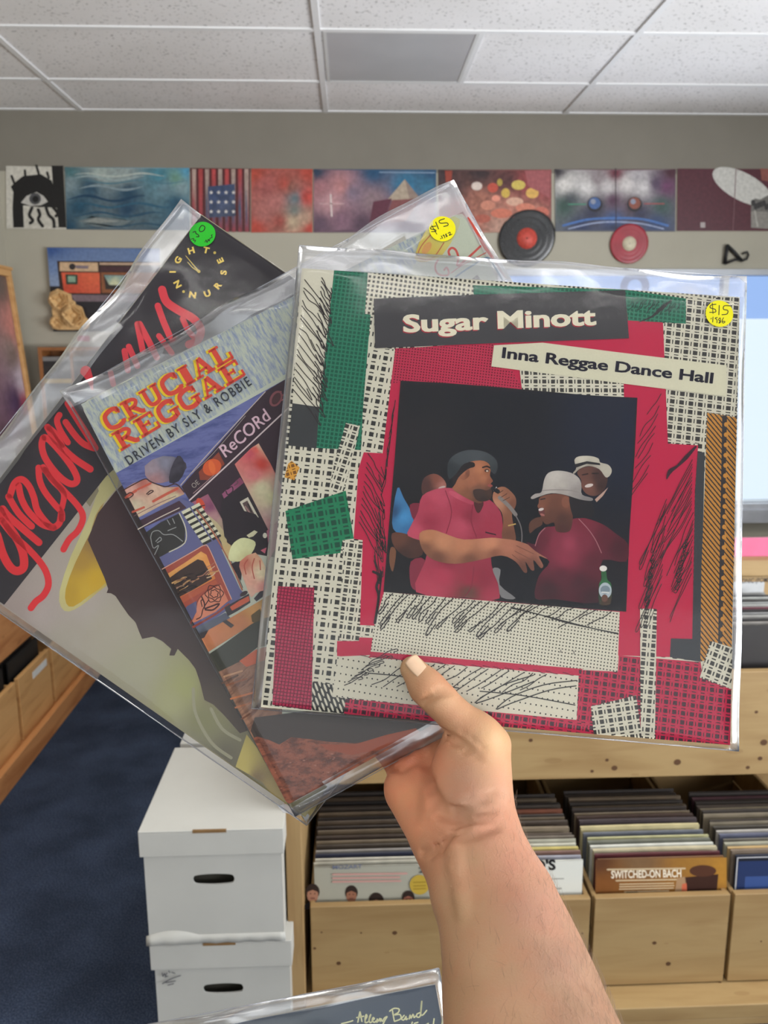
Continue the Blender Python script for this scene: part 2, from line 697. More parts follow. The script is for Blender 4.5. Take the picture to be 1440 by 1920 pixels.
    def text(self, s, p0, p1, cap, rgb, bold=0.0, shear=0.0, loc=False, shift=(0, 0), space=1.0, up=True):
        """lettering from p0 to p1 along the baseline, capitals cap high"""
        vs, tris, w = glyphs(s, bold, space)
        ex = ((p1[0] - p0[0]), (p1[1] - p0[1]))
        ln = math.hypot(*ex)
        ex = (ex[0] / ln, ex[1] / ln)
        ey = (ex[1], -ex[0]) if not loc else (-ex[1], ex[0])
        out = []
        for x, y in vs:
            xx = (x / w) * ln + shear * y * cap / CAPH
            yy = y * cap / CAPH
            out.append((p0[0] + ex[0] * xx + ey[0] * yy + shift[0], p0[1] + ex[1] * xx + ey[1] * yy + shift[1]))
        self._tri(self.local(out, loc), tris, ink(rgb, self.k), M['print'])
        if up:
            self.up()
        return self

    def build(self, name, parent=None, world=False, thin=None):
        me = bpy.data.meshes.new(name)
        top = max(q[2] for q in self.v)
        if thin and top > thin:
            self.v = [(x, y, z * thin / top) for x, y, z in self.v]
        v = [tuple(self.fr.m @ Vector(p)) for p in self.v] if world else self.v
        me.from_pydata(v, [], self.f)
        for m in self.mats:
            me.materials.append(m)
        me.polygons.foreach_set('material_index', self.mi)
        ca = me.color_attributes.new('print', 'FLOAT_COLOR', 'CORNER')
        ca.data.foreach_set('color', [x for c in self.c for x in (*c, 1.0)])
        uvl = me.uv_layers.new(name='cm')
        uvl.data.foreach_set('uv', [x for c in self.uv for x in c])
        me.update()
        o = bpy.data.objects.new(name, me)
        col.objects.link(o)
        if parent is not None:
            o.parent = parent
        return o


_gl = {}
CAPH = 0.73


def glyphs(s, bold=0.0, space=1.0):
    key = (s, round(bold, 4), space)
    if key in _gl:
        return _gl[key]
    cu = bpy.data.curves.new('lettering', 'FONT')
    cu.body = s
    cu.size = 1.0
    cu.offset = bold
    cu.space_character = space
    cu.resolution_u = 3
    o = bpy.data.objects.new('lettering', cu)
    col.objects.link(o)
    dg = bpy.context.evaluated_depsgraph_get()
    ev = o.evaluated_get(dg)
    me = ev.to_mesh()
    vs = [(v.co.x, v.co.y) for v in me.vertices]
    tris = []
    for p in me.polygons:
        q = list(p.vertices)
        for i in range(1, len(q) - 1):
            tris.append((q[0], q[i], q[i + 1]))
    ev.to_mesh_clear()
    bpy.data.objects.remove(o)
    bpy.data.curves.remove(cu)
    x0 = min(v[0] for v in vs)
    w = max(v[0] for v in vs) - x0
    vs = [(x - x0, y) for x, y in vs]
    _gl[key] = (vs, tris, w)
    return _gl[key]


M = {}
M['print'] = print_mat('printed_card')
M['photo_print'] = print_mat('printed_photograph', rough=0.45, grain=0.05, scale=700.0)
M['wall_print'] = print_mat('printed_poster', rough=0.3, grain=0.25, scale=60.0, spec=0.35)
M['card_edge'] = plain('sleeve_card', lin((190, 185, 170)), 0.7)
M['dark_card'] = plain('dark_card', lin((40, 38, 38)), 0.6)
M['polythene'] = sleeve_mat('clear_polythene')
M['polythene_loose'] = sleeve_mat('clear_polythene_loose', haze=0.11, gloss=4.5, bump=0.3, rough=0.24)
# ------------------------------------------------------------------ room
H = 1.62
CEIL = 2.79
BACK = 4.437
LEFT = -1.77
RIGHT = 3.5
FRONT = -3.4


def paint(name, rgb, bump=0.05):
    return plain(name, rgb, 0.85, var=0.03, scale=6.0, bump=bump, spec=0.2)


M['wall'] = paint('wall_paint', lin((172, 167, 152)))
M['trim'] = plain('white_trim', lin((205, 205, 203)), 0.5, var=0.02)


def carpet_mat():
    m, nt, b = new_mat('blue_carpet')
    tc = node(nt, 'ShaderNodeTexCoord')
    n1 = node(nt, 'ShaderNodeTexNoise', Scale=260.0, Detail=3.0)
    n2 = node(nt, 'ShaderNodeTexNoise', Scale=5.0, Detail=4.0)
    link(nt, tc.outputs['Object'], n1.inputs['Vector'])
    link(nt, tc.outputs['Object'], n2.inputs['Vector'])
    c1 = ramp(nt, n1.outputs[0], [(0.3, lin((34, 42, 58))), (0.5, lin((54, 65, 86))), (0.72, lin((84, 94, 112)))])
    c2 = ramp(nt, n2.outputs[0], [(0.35, (0.62, 0.62, 0.62)), (0.65, (1, 1, 1))])
    link(nt, mix_rgb(nt, 1.0, c1, c2, 'MULTIPLY'), b.inputs['Base Color'])
    b.inputs['Roughness'].default_value = 0.95
    b.inputs['Specular IOR Level'].default_value = 0.1
    bp = node(nt, 'ShaderNodeBump', Strength=0.5, Distance=0.004)
    link(nt, n1.outputs[0], bp.inputs['Height'])
    link(nt, bp.outputs[0], b.inputs['Normal'])
    return m


def tile_mat():
    m, nt, b = new_mat('acoustic_tile')
    tc = node(nt, 'ShaderNodeTexCoord')
    n1 = node(nt, 'ShaderNodeTexNoise', Scale=75.0, Detail=3.0)
    link(nt, tc.outputs['Object'], n1.inputs['Vector'])
    n3 = node(nt, 'ShaderNodeTexNoise', Scale=3.0)
    link(nt, tc.outputs['Object'], n3.inputs['Vector'])
    pit = math_n(nt, 'GREATER_THAN', n1.outputs[0], 0.635)
    fis = math_n(nt, 'MULTIPLY', pit, 0.55)
    base = ramp(nt, n3.outputs[0], [(0.3, lin((228, 226, 225))), (0.7, lin((236, 234, 234)))])
    link(nt, mix_rgb(nt, fis, base, lin((120, 117, 114))), b.inputs['Base Color'])
    b.inputs['Roughness'].default_value = 0.9
    b.inputs['Specular IOR Level'].default_value = 0.15
    bp = node(nt, 'ShaderNodeBump', Strength=0.4, Distance=0.003, invert=True)
    link(nt, pit, bp.inputs['Height'])
    link(nt, bp.outputs[0], b.inputs['Normal'])
    return m


M['carpet'] = carpet_mat()
M['tile'] = tile_mat()

mb = MB(); mb.box((LEFT - 0.1, FRONT - 0.1, -0.1), (RIGHT + 0.1, BACK + 0.2, 0)); structure('floor', mb, M['carpet'])
mb = MB(); mb.box((LEFT - 0.1, FRONT - 0.1, CEIL), (RIGHT + 0.1, BACK + 0.2, CEIL + 0.1)); structure('ceiling', mb, M['tile'])

# back wall with the window opening at the right
WX0, WX1, WZ0, WZ1 = 0.78, 3.15, 0.715, 2.02
mb = MB()
mb.box((LEFT - 0.1, BACK, 0), (WX0, BACK + 0.15, CEIL))
mb.box((WX1, BACK, 0), (RIGHT + 0.1, BACK + 0.15, CEIL))
mb.box((WX0, BACK, 0), (WX1, BACK + 0.15, WZ0))
mb.box((WX0, BACK, WZ1), (WX1, BACK + 0.15, CEIL))
mb.box((LEFT, BACK - 0.0006, H + 0.88), (RIGHT, BACK, CEIL), 1)  # darker taupe band across the wall above the sleeve row
structure('wall_back', mb, [M['wall'], paint('upper_wall_taupe', lin((130, 125, 115)))])
mb = MB(); mb.box((LEFT - 0.1, FRONT, 0), (LEFT, BACK, CEIL)); structure('wall_left', mb, M['wall'])
mb = MB()                                             # right wall with its window
mb.box((RIGHT, FRONT, 0), (RIGHT + 0.1, -1.9, CEIL)); mb.box((RIGHT, 1.5, 0), (RIGHT + 0.1, BACK, CEIL))
mb.box((RIGHT, -1.9, 0), (RIGHT + 0.1, 1.5, 0.8)); mb.box((RIGHT, -1.9, 2.6), (RIGHT + 0.1, 1.5, CEIL))
structure('wall_right', mb, M['wall'])
mb = MB()                                             # front wall with the shop window
mb.box((LEFT, FRONT - 0.1, 0), (RIGHT, FRONT, 0.7)); mb.box((LEFT, FRONT - 0.1, 2.78), (RIGHT, FRONT, CEIL))
mb.box((2.1, FRONT - 0.1, 0.7), (RIGHT, FRONT, 2.78))
structure('wall_front', mb, M['wall'])

# suspended grid
mb = MB()
gx0, gy0 = -0.113, 3.960
for k in range(-1, 4):
    x = gx0 + 1.22 * k
    if LEFT < x < RIGHT:
        mb.box((x - 0.012, FRONT, CEIL - 0.007), (x + 0.012, BACK, CEIL + 0.001))
for k in range(0, 13):
    y = gy0 - 0.61 * k
    if y > FRONT:
        mb.box((LEFT, y - 0.012, CEIL - 0.0062), (RIGHT, y + 0.012, CEIL + 0.001))
mb.box((gx0 + 0.61, 3.35, CEIL - 0.0058), (gx0 + 0.634, 3.96, CEIL + 0.001))
mb.box((LEFT, BACK - 0.02, CEIL - 0.0055), (RIGHT, BACK, CEIL + 0.001))
mb.box((LEFT, FRONT, CEIL - 0.0055), (LEFT + 0.02, BACK, CEIL + 0.001))
structure('trim_1', mb, plain('grid_paint', lin((226, 226, 226)), 0.5, var=0.02))

# ceiling light, unlit
root = tag(empty('ceiling_light', (gx0 + 0.318, 3.655, CEIL)), 'unlit square grey panel light set in the white tiled ceiling', 'light')
mb = MB()
s0, s1 = 0.297, 0.285
for a in ((-s0, -s0, s0, -s1), (-s0, s1, s0, s0), (-s0, -s1, -s1, s1), (s1, -s1, s0, s1)):
    mb.box((a[0], a[1], -0.006), (a[2], a[3], 0.0))
mb.build('frame', M['trim'], root)
mb = MB(); mb.box((-s1, -s1, -0.004), (s1, s1, 0.0))
mb.build('diffuser', plain('prismatic_diffuser', lin((180, 180, 182)), 0.35, var=0.05, scale=4.0), root)
# lit panels of the same kind over the photographer and down the room
lit, nt, b = new_mat('lit_diffuser')
b.inputs['Base Color'].default_value = (0.8, 0.8, 0.8, 1)
b.inputs['Emission Color'].default_value = (1.0, 0.985, 0.95, 1)
b.inputs['Emission Strength'].default_value = 3.0
for lx, ly, w2, lab, _e in PANELS:
    root = tag(empty('ceiling_light', (lx, ly, CEIL)), lab, 'light')
    hw, hd = w2, 0.295
    mb = MB()
    for a in ((-hw, -hd, hw, -hd + 0.012), (-hw, hd - 0.012, hw, hd), (-hw, -hd + 0.012, -hw + 0.012, hd - 0.012), (hw - 0.012, -hd + 0.012, hw, hd - 0.012)):
        mb.box((a[0], a[1], -0.012), (a[2], a[3], -0.0072))
    mb.build('frame', M['trim'], root)
    mb = MB(); mb.box((-hw + 0.012, -hd + 0.012, -0.0105), (hw - 0.012, hd - 0.012, -0.0075)); mb.build('diffuser', lit, root)

root = tag(empty('ceiling_light', (0.2, -0.60, CEIL)), 'long bare strip light on the ceiling just behind the photographer', 'light')
mb = MB(); mb.box((-1.18, -0.05, -0.055), (1.18, 0.05, -0.0075)); mb.build('housing', M['trim'], root)
for sy in (-0.03, 0.03):
    mb = MB(); mb.tube([(-1.16, sy, -0.069), (0, sy, -0.069), (1.16, sy, -0.069)], 0.012, 10); mb.build('tube', lit, root)

# window on the back wall: frame, sill, glass, bright day outside
mb = MB()
fw = 0.045
mb.box((WX0, BACK - 0.03, WZ1 - 0.03), (WX1, BACK + 0.05, WZ1)); mb.box((WX0, BACK - 0.02, WZ0), (WX1, BACK + 0.05, WZ0 + fw))
mb.box((WX0, BACK - 0.02, WZ0), (WX0 + fw, BACK + 0.05, WZ1)); mb.box((WX1 - fw, BACK - 0.02, WZ0), (WX1, BACK + 0.05, WZ1))
mb.box((2.0, BACK - 0.0, WZ0), (2.03, BACK + 0.05, WZ1))
structure('window_1', mb, plain('aluminium', lin((150, 152, 156)), 0.4, 0.6, var=0.03))
mb = MB()
mb.box((WX0 - 0.05, BACK - 0.10, WZ0 - 0.06), (WX1 + 0.05, BACK + 0.0, WZ0 + 0.012))
mb.box((WX0 - 0.05, BACK - 0.06, WZ0 + 0.012), (WX1 + 0.05, BACK - 0.01, WZ0 + 0.04))
structure('trim_2', mb, plain('silver_sill', lin((178, 180, 186)), 0.3, 0.3, var=0.10, scale=14.0))
gm, nt, b = new_mat('window_glass')
nt.nodes.remove(b)
g1 = node(nt, 'ShaderNodeBsdfTransparent', Color=(0.97, 0.99, 1.0, 1))
g2 = node(nt, 'ShaderNodeBsdfAnisotropic'); g2.inputs['Roughness'].default_value = 0.02
gx = node(nt, 'ShaderNodeMixShader'); gx.inputs[0].default_value = 0.04
link(nt, g1.outputs[0], gx.inputs[1]); link(nt, g2.outputs[0], gx.inputs[2]); link(nt, gx.outputs[0], nt.nodes['Material Output'].inputs['Surface'])
mb = MB(); mb.box((WX0 + fw, BACK + 0.02, WZ0 + fw), (WX1 - fw, BACK + 0.026, WZ1 - 0.03)); structure('window_2', mb, gm)
mb = MB(); mb.box((RIGHT + 0.04, -1.9, 0.8), (RIGHT + 0.046, 1.5, 2.6)); structure('window_3', mb, gm)
mb = MB(); mb.box((LEFT, FRONT - 0.06, 0.7), (2.1, FRONT - 0.054, 2.78)); structure('window_4', mb, gm)
# blue-tinted film along the top of the glass
fm, nt, b = new_mat('blue_film')
nt.nodes.remove(b)
t1 = node(nt, 'ShaderNodeBsdfTransparent', Color=(0.66, 0.75, 0.93, 1))
link(nt, t1.outputs[0], nt.nodes['Material Output'].inputs['Surface'])
mb = MB(); mb.box((WX0 + fw, BACK + 0.015, 1.765), (WX1 - fw, BACK + 0.0165, WZ1 - 0.03)); structure('trim_3', mb, fm)

# baseboard
mb = MB(); mb.box((LEFT, BACK - 0.012, 0), (RIGHT, BACK, 0.09)); structure('baseboard_back', mb, plain('dark_base', lin((50, 52, 56)), 0.6))

WALL = Frame((0, BACK, H), (1, 0, 0), (0, 0, 1))


def on_wall(p, h=0.0):
    return WALL.loc(p, h)
# ------------------------------------------------------------------ the row of opened sleeves on the back wall
WK = 1.5                                              # paper on the shaded back wall reads darker, so its ink is lighter


def wall_piece(name, label, cat, quad, paint_fn, thick=0.004, group=None, gap=0.001, edge=None):
    q = WALL.locs(quad, gap + thick)
    xs = [p[0] for p in q]; zs = [p[1] for p in q]
    cx, cz = sum(xs) / 4, sum(zs) / 4
    fr = Frame((cx, BACK - gap - thick, H + cz), (1, 0, 0), (0, 0, 1))
    root = tag(empty(name, mat=fr.m), label, cat, group)
    mb = MB()
    mb.prism([(p[0] - cx, p[1] - cz) for p in q], -thick, 0)
    mb.build('card', edge or M['card_edge'], root)
    pr = Print(fr, 0.00012, WK)
    paint_fn(pr, quad)
    pr.build('printed_face', root)
    return root


W = lambda pts: zc(0, 280, 3.0, pts)                   # photo places read off a x3 enlargement
W2 = lambda pts: zc(440, 280, 2.769, pts)
W3 = lambda pts: zc(900, 280, 2.667, pts)
MP = M['wall_print']


def eye_art(p, q):
    p.poly(q, (176, 172, 162), mat=MP)
    K = (28, 27, 28)
    p.poly(W([(75, 440), (70, 330), (75, 240), (60, 210), (85, 185), (130, 150), (230, 140), (290, 175), (310, 240), (330, 440), (290, 440), (260, 330), (130, 315), (135, 440)]), K, mat=MP)
    p.poly(W([(290, 92), (356, 92), (372, 440), (330, 440), (300, 250)]), K, mat=MP)
    for s in ([(65, 150), (80, 190)], [(140, 120), (145, 170)], [(205, 92), (220, 145)], [(265, 130), (275, 160)]):
        p.stroke(W(s), 4.5, K, mat=MP)
    p.poly(W([(140, 330), (250, 325), (320, 330), (330, 437), (140, 437)]), (170, 166, 156), mat=MP)
    for s in ([(180, 330), (165, 370), (185, 400), (170, 415)], [(215, 340), (225, 370), (215, 395), (240, 432)], [(260, 330), (275, 370), (300, 395), (305, 435)], [(295, 320), (325, 360), (315, 375)]):
        p.stroke(W(s), 6, K, mat=MP)
    p.poly(W([(118, 300), (150, 262), (205, 240), (245, 262), (270, 295), (230, 315), (170, 318)]), (165, 162, 156), mat=MP)
    p.ellipse(W([(198, 278)])[0], 11, 11, (70, 70, 72), mat=MP)
    p.ellipse(W([(200, 280)])[0], 6, 6, (25, 25, 26), mat=MP)


def ocean_art(p, q):
    c = [(130, 325, (60, 95, 100)), (190, 325, (140, 150, 145)), (230, 327, (130, 140, 138)), (130, 340, (110, 125, 130)), (300, 330, (60, 110, 125)), (350, 320, (70, 125, 150)),
         (330, 335, (90, 125, 110)), (170, 350, (35, 65, 85)), (240, 360, (30, 60, 80)), (310, 350, (90, 115, 125)), (340, 350, (110, 130, 135)), (150, 390, (30, 65, 85)), (240, 395, (25, 55, 78)),
         (330, 380, (35, 70, 90)), (160, 417, (80, 95, 100)), (200, 420, (95, 105, 108)), (250, 412, (70, 85, 92)), (180, 430, (40, 60, 75)), (340, 425, (30, 60, 82)), (130, 428, (30, 62, 82))]
    p.shade(q, c, 7, jit=0.16, mat=MP)
    for y, a, cc in ((328, 3, (150, 158, 152)), (334, 4, (128, 142, 142)), (341, 3, (70, 104, 116)), (352, 4, (112, 128, 134)), (372, 5, (26, 54, 76)), (385, 4, (40, 78, 98)), (402, 4, (34, 66, 86)), (408, 3, (66, 92, 102)), (422, 3, (36, 66, 84))):
        x0 = 124 + (y * 7) % 40
        pts = [(x, y + a * math.sin(x * 0.06 + y)) for x in range(x0, min(352, x0 + 110 + (y * 13) % 120), 8)]
        p.stroke(pts, a * 1.1, cc, mat=MP, taper=(0.2, 1.0, 0.7, 1.1, 0.2))
    p.poly(W([(440, 405), (520, 375), (640, 385), (740, 400), (690, 430), (540, 437)]), (92, 102, 104), mat=MP)
    p.poly(W([(470, 405), (540, 385), (680, 405), (560, 415)]), (120, 124, 120), mat=MP)


def flag_art(p, q):
    p.poly(q, (70, 30, 32), mat=MP)
    for i in range(9):
        x = 360 + i * 12.3
        p.shade([(x, 317), (x + 7.5, 317), (x + 8, 435), (x + 1, 435)], [(x, 330, (150, 60, 60) if i % 2 else (150, 130, 120)), (x, 400, (60, 75, 95) if 1 < i < 9 else (130, 55, 60)), (x, 430, (120, 50, 58))], 8, jit=0.25, mat=MP, seed=i)
    p.shade([(390, 350), (440, 345), (442, 405), (392, 408)], [(400, 360, (50, 62, 90)), (430, 400, (62, 70, 92))], 8, jit=0.3, mat=MP)
    for i in range(4):
        for j in range(3):
            c = (396 + i * 14, 361 + j * 18)
            p.poly([(c[0] + (4.2 if k % 2 == 0 else 1.7) * math.sin(k * math.pi / 5), c[1] - (4.2 if k % 2 == 0 else 1.7) * math.cos(k * math.pi / 5)) for k in range(10)], (190, 185, 180), mat=MP)


def red_art(p, q):
    c = [(475, 322, (150, 62, 48)), (580, 322, (150, 60, 48)), (480, 430, (150, 55, 42)), (582, 430, (150, 52, 42)), (500, 350, (140, 75, 72)), (495, 400, (140, 85, 80)), (515, 380, (150, 92, 88)),
         (545, 350, (120, 78, 68)), (553, 372, (85, 100, 105)), (552, 395, (95, 100, 95)), (550, 415, (165, 145, 120)), (570, 410, (160, 130, 110)), (575, 370, (165, 60, 52)), (535, 345, (150, 65, 55)), (525, 415, (130, 60, 52))]
    p.shade(q, c, 6, jit=0.2, mat=MP)


def pyramid_art(p, q):
    c = [(592, 322, (30, 50, 70)), (700, 322, (25, 65, 95)), (810, 322, (28, 62, 92)), (760, 350, (35, 95, 125)), (600, 352, (140, 95, 100)), (640, 350, (160, 110, 110)), (620, 380, (165, 125, 128)),
         (660, 360, (110, 95, 110)), (700, 375, (120, 100, 105)), (600, 420, (80, 60, 75)), (680, 420, (70, 50, 65)), (720, 400, (100, 55, 68)), (800, 390, (95, 60, 72)), (800, 350, (45, 95, 120)), (640, 410, (110, 80, 95))]
    p.shade(q, c, 7, jit=0.12, mat=MP)
    p.poly([(759, 336), (790, 375), (725, 376)], (150, 135, 118), mat=MP)
    p.poly([(759, 336), (790, 375), (768, 376)], (125, 108, 98), mat=MP)
    p.poly([(700, 378), (735, 372), (715, 425), (690, 432)], (80, 35, 50), mat=MP)
    p.poly([(735, 375), (790, 372), (760, 415), (722, 418)], (110, 62, 62), mat=MP)
    p.stroke([(620, 365), (622, 405)], 3, (190, 175, 172), mat=MP)
    p.stroke([(600, 382), (645, 382)], 2, (170, 140, 140), mat=MP)
    p.stroke([(712, 323), (815, 324)], 2.2, (110, 130, 150), mat=MP)


def feast_art(p, q):
    c = [(830, 322, (50, 38, 40)), (900, 322, (48, 36, 38)), (1000, 325, (110, 50, 52)), (1025, 360, (130, 65, 65)), (850, 350, (60, 40, 40)), (950, 340, (70, 42, 42)), (900, 380, (140, 90, 75)),
         (960, 390, (160, 105, 90)), (1000, 400, (150, 100, 85)), (880, 420, (150, 95, 80)), (940, 425, (155, 120, 105)), (1020, 425, (95, 60, 60)), (850, 400, (120, 70, 60)), (985, 345, (120, 55, 55))]
    p.shade(q, c, 6, jit=0.3, mat=MP)
    for x, y, rx, ry, rgb in ((894, 349, 10, 8, (190, 175, 165)), (924, 352, 10, 9, (165, 70, 55)), (937, 342, 5, 7, (150, 130, 60)), (972, 347, 13, 9, (180, 160, 80)), (948, 362, 8, 9, (180, 150, 70)),
                              (998, 362, 12, 10, (190, 150, 80)), (915, 385, 14, 9, (175, 115, 95)), (965, 378, 16, 8, (185, 145, 125)), (985, 390, 18, 9, (180, 110, 90)), (940, 400, 20, 9, (175, 100, 80)),
                              (905, 410, 15, 8, (150, 80, 65)), (1015, 398, 14, 10, (170, 95, 80)), (930, 372, 8, 6, (200, 130, 110)), (975, 410, 14, 7, (140, 70, 60))):
        p.ellipse((x, y), rx, ry, rgb, mat=MP)
    p.poly([(984, 320), (1032, 320), (1030, 372), (1012, 360), (990, 350)], (140, 78, 80), mat=MP)
    p.poly([(834, 320), (848, 320), (846, 345), (836, 345)], (130, 55, 42), mat=MP)


def space_art(p, q):
    c = [(1045, 322, (40, 35, 42)), (1260, 322, (60, 28, 38)), (1060, 345, (190, 186, 182)), (1100, 350, (185, 182, 180)), (1140, 350, (170, 165, 165)), (1120, 335, (120, 110, 112)), (1175, 345, (185, 180, 178)),
         (1205, 350, (180, 176, 176)), (1195, 330, (150, 145, 148)), (1230, 345, (70, 55, 75)), (1250, 350, (90, 50, 80)), (1070, 375, (60, 65, 70)), (1060, 385, (45, 70, 62)), (1240, 385, (48, 70, 66)), (1150, 375, (70, 40, 62)),
         (1110, 400, (40, 42, 62)), (1200, 400, (42, 42, 64)), (1150, 412, (50, 70, 110)), (1090, 425, (35, 45, 75)), (1230, 420, (38, 55, 90)), (1150, 430, (30, 35, 60)), (1155, 325, (90, 30, 45)), (1120, 385, (35, 32, 42)), (1185, 385, (60, 36, 46))]
    p.shade(q, c, 6, jit=0.12, mat=MP)
    p.stroke([(1056, 423), (1100, 412), (1150, 409), (1205, 411), (1252, 423)], 4, (60, 95, 150), mat=MP)
    p.stroke([(1066, 429), (1110, 419), (1150, 416), (1200, 419), (1244, 429)], 2.5, (130, 140, 165), mat=MP)
    for x, c2 in ((1115, (60, 85, 130)), (1190, (120, 68, 55))):
        p.ellipse((x, 383), 14, 14, (28, 28, 34), mat=MP)
        p.ellipse((x, 381), 11, 11, c2, mat=MP)
        p.ellipse((x - 3, 378), 5, 5, (120, 125, 140), mat=MP)
    p.stroke([(1066, 383), (1098, 383)], 2.2, (60, 120, 95), mat=MP)
    p.stroke([(1208, 382), (1245, 382)], 2.2, (140, 70, 70), mat=MP)
    p.stroke([(1154, 316), (1155, 432)], 1.6, (40, 30, 36), mat=MP)


def maroon_art(p, q):
    p.poly(q, (72, 34, 42), mat=MP)
    p.ellipse((1392, 350), 62, 26, (172, 170, 164), ang=28, mat=MP)
    p.poly([(1408, 384), (1415, 372), (1425, 374), (1440, 366), (1455, 370), (1455, 430), (1408, 427)], (95, 92, 88), mat=MP)
    for i in range(9):
        p.ellipse((1412 + i * 5, 380 + (i * 7) % 9), 4, 6, (48, 46, 46), mat=MP)
    p.poly([(1408, 396), (1455, 398), (1455, 430), (1408, 427)], (120, 116, 110), mat=MP)
    p.stroke([(1415, 396), (1420, 424)], 3, (150, 146, 138), mat=MP)
    p.poly([(1313, 417), (1322, 417), (1322, 427), (1313, 427)], (150, 140, 138), mat=MP)
    p.poly([(1425, 316), (1470, 318), (1470, 345), (1428, 338)], (120, 70, 62), mat=MP)
    p.stroke([(1380, 316), (1374, 433)], 1.2, (110, 80, 84), mat=MP)


G = 'opened record sleeves pinned in a row along the top of the back wall'
wall_piece('record_sleeve', 'black and white sleeve with a painted dripping eye, at the corner of the wall row', 'record sleeve', [(11, 311), (119, 313), (124, 430), (12, 428)], eye_art, group=G)
wall_piece('gatefold_sleeve', 'long sea-blue gatefold sleeve with waves and a ship', 'record sleeve', [(121, 313), (355, 315), (356, 432), (125, 430)], ocean_art, group=G)
wall_piece('record_sleeve', 'sleeve with red stripes and white stars on blue in the wall row', 'record sleeve', [(357, 315), (469, 316), (469, 435), (358, 433)], flag_art, group=G)
wall_piece('record_sleeve', 'square brick-red sleeve with a pale figure, right of the starred sleeve', 'record sleeve', [(471, 316), (586, 317), (586, 436), (471, 436)], red_art, group=G)
wall_piece('gatefold_sleeve', 'blue and pink gatefold sleeve with a pointed pyramid', 'record sleeve', [(588, 317), (818, 318), (818, 436), (588, 436)], pyramid_art, group=G)
wall_piece('gatefold_sleeve', 'gatefold sleeve with a table heaped with food', 'record sleeve', [(822, 318), (1034, 318), (1034, 436), (822, 436)], feast_art, group=G)
wall_piece('gatefold_sleeve', 'shiny black and blue gatefold sleeve above the red disc', 'record sleeve', [(1040, 317), (1267, 317), (1266, 434), (1041, 434)], space_art, group=G)
wall_piece('gatefold_sleeve', 'plain maroon gatefold sleeve with a white oval', 'record sleeve', [(1270, 316), (1490, 317), (1490, 433), (1269, 433)], maroon_art, group=G)

# the painting of a low orange house with carved roses at its corner
A = lambda pts: zc(0, 400, 6.0, pts)


def house_art(p, q):
    p.shade([(88, 464), (300, 466), (300, 545), (94, 540)], [(90, 466, (45, 70, 120)), (300, 468, (60, 85, 130)), (95, 500, (95, 115, 150)), (100, 530, (115, 130, 155)), (300, 500, (110, 125, 150))], 9, mat=MP)
    p.poly(A([(560, 820), (1800, 820), (1800, 1330), (600, 1330)]), (38, 36, 40), mat=MP)
    p.poly(A([(640, 535), (1800, 545), (1800, 920), (680, 910)]), (50, 36, 32), mat=MP)
    p.poly(A([(672, 550), (1100, 555), (1105, 655), (672, 650)]), (178, 150, 120), mat=MP)
    p.shade(A([(690, 665), (1120, 668), (1130, 900), (720, 895)]), [(120, 515, (185, 82, 58)), (180, 520, (190, 88, 60)), (130, 545, (170, 68, 50)), (185, 545, (180, 80, 58))], 8, mat=MP)
    p.poly(A([(735, 685), (875, 690), (875, 800), (745, 800)]), (45, 58, 48), mat=MP)
    p.poly(A([(765, 705), (850, 708), (850, 775), (765, 775)]), (120, 145, 125), mat=MP)
    p.poly(A([(1120, 555), (1800, 560), (1800, 585), (1120, 580)]), (165, 140, 118), mat=MP)
    p.poly(A([(1130, 600), (1800, 600), (1800, 655), (1130, 655)]), (62, 40, 45), mat=MP)
    p.poly(A([(1135, 665), (1800, 668), (1800, 900), (1145, 895)]), (120, 75, 50), mat=MP)
    p.poly(A([(1165, 690), (1420, 695), (1400, 860), (1190, 855)]), (48, 42, 40), mat=MP)
    p.shade(A([(1170, 695), (1415, 700), (1350, 810), (1230, 805)]), [(200, 520, (95, 125, 125)), (215, 532, (185, 185, 150)), (230, 520, (120, 140, 135))], 7, mat=MP)
    p.poly(A([(800, 915), (1800, 925), (1800, 1000), (840, 990)]), (105, 90, 96), mat=MP)
    p.ellipse(A([(815, 600)])[0], 6, 6, (45, 40, 42), mat=MP)
    p.poly(A([(850, 585), (1000, 590), (990, 625), (855, 620)]), (110, 98, 105), mat=MP)


pa = wall_piece('wall_painting', 'canvas painting of a low orange house under a blue sky', 'painting', [(88, 464), (300, 466), (300, 619), (101, 618)], house_art, thick=0.03, gap=0.001)
# carved roses, fixed to the lower left of the canvas
fr = pa.matrix_world.copy()
rose_m = plain('carved_cream_rose', lin((214, 176, 122)), 0.6, var=0.18, scale=40.0)
inv = fr.inverted()


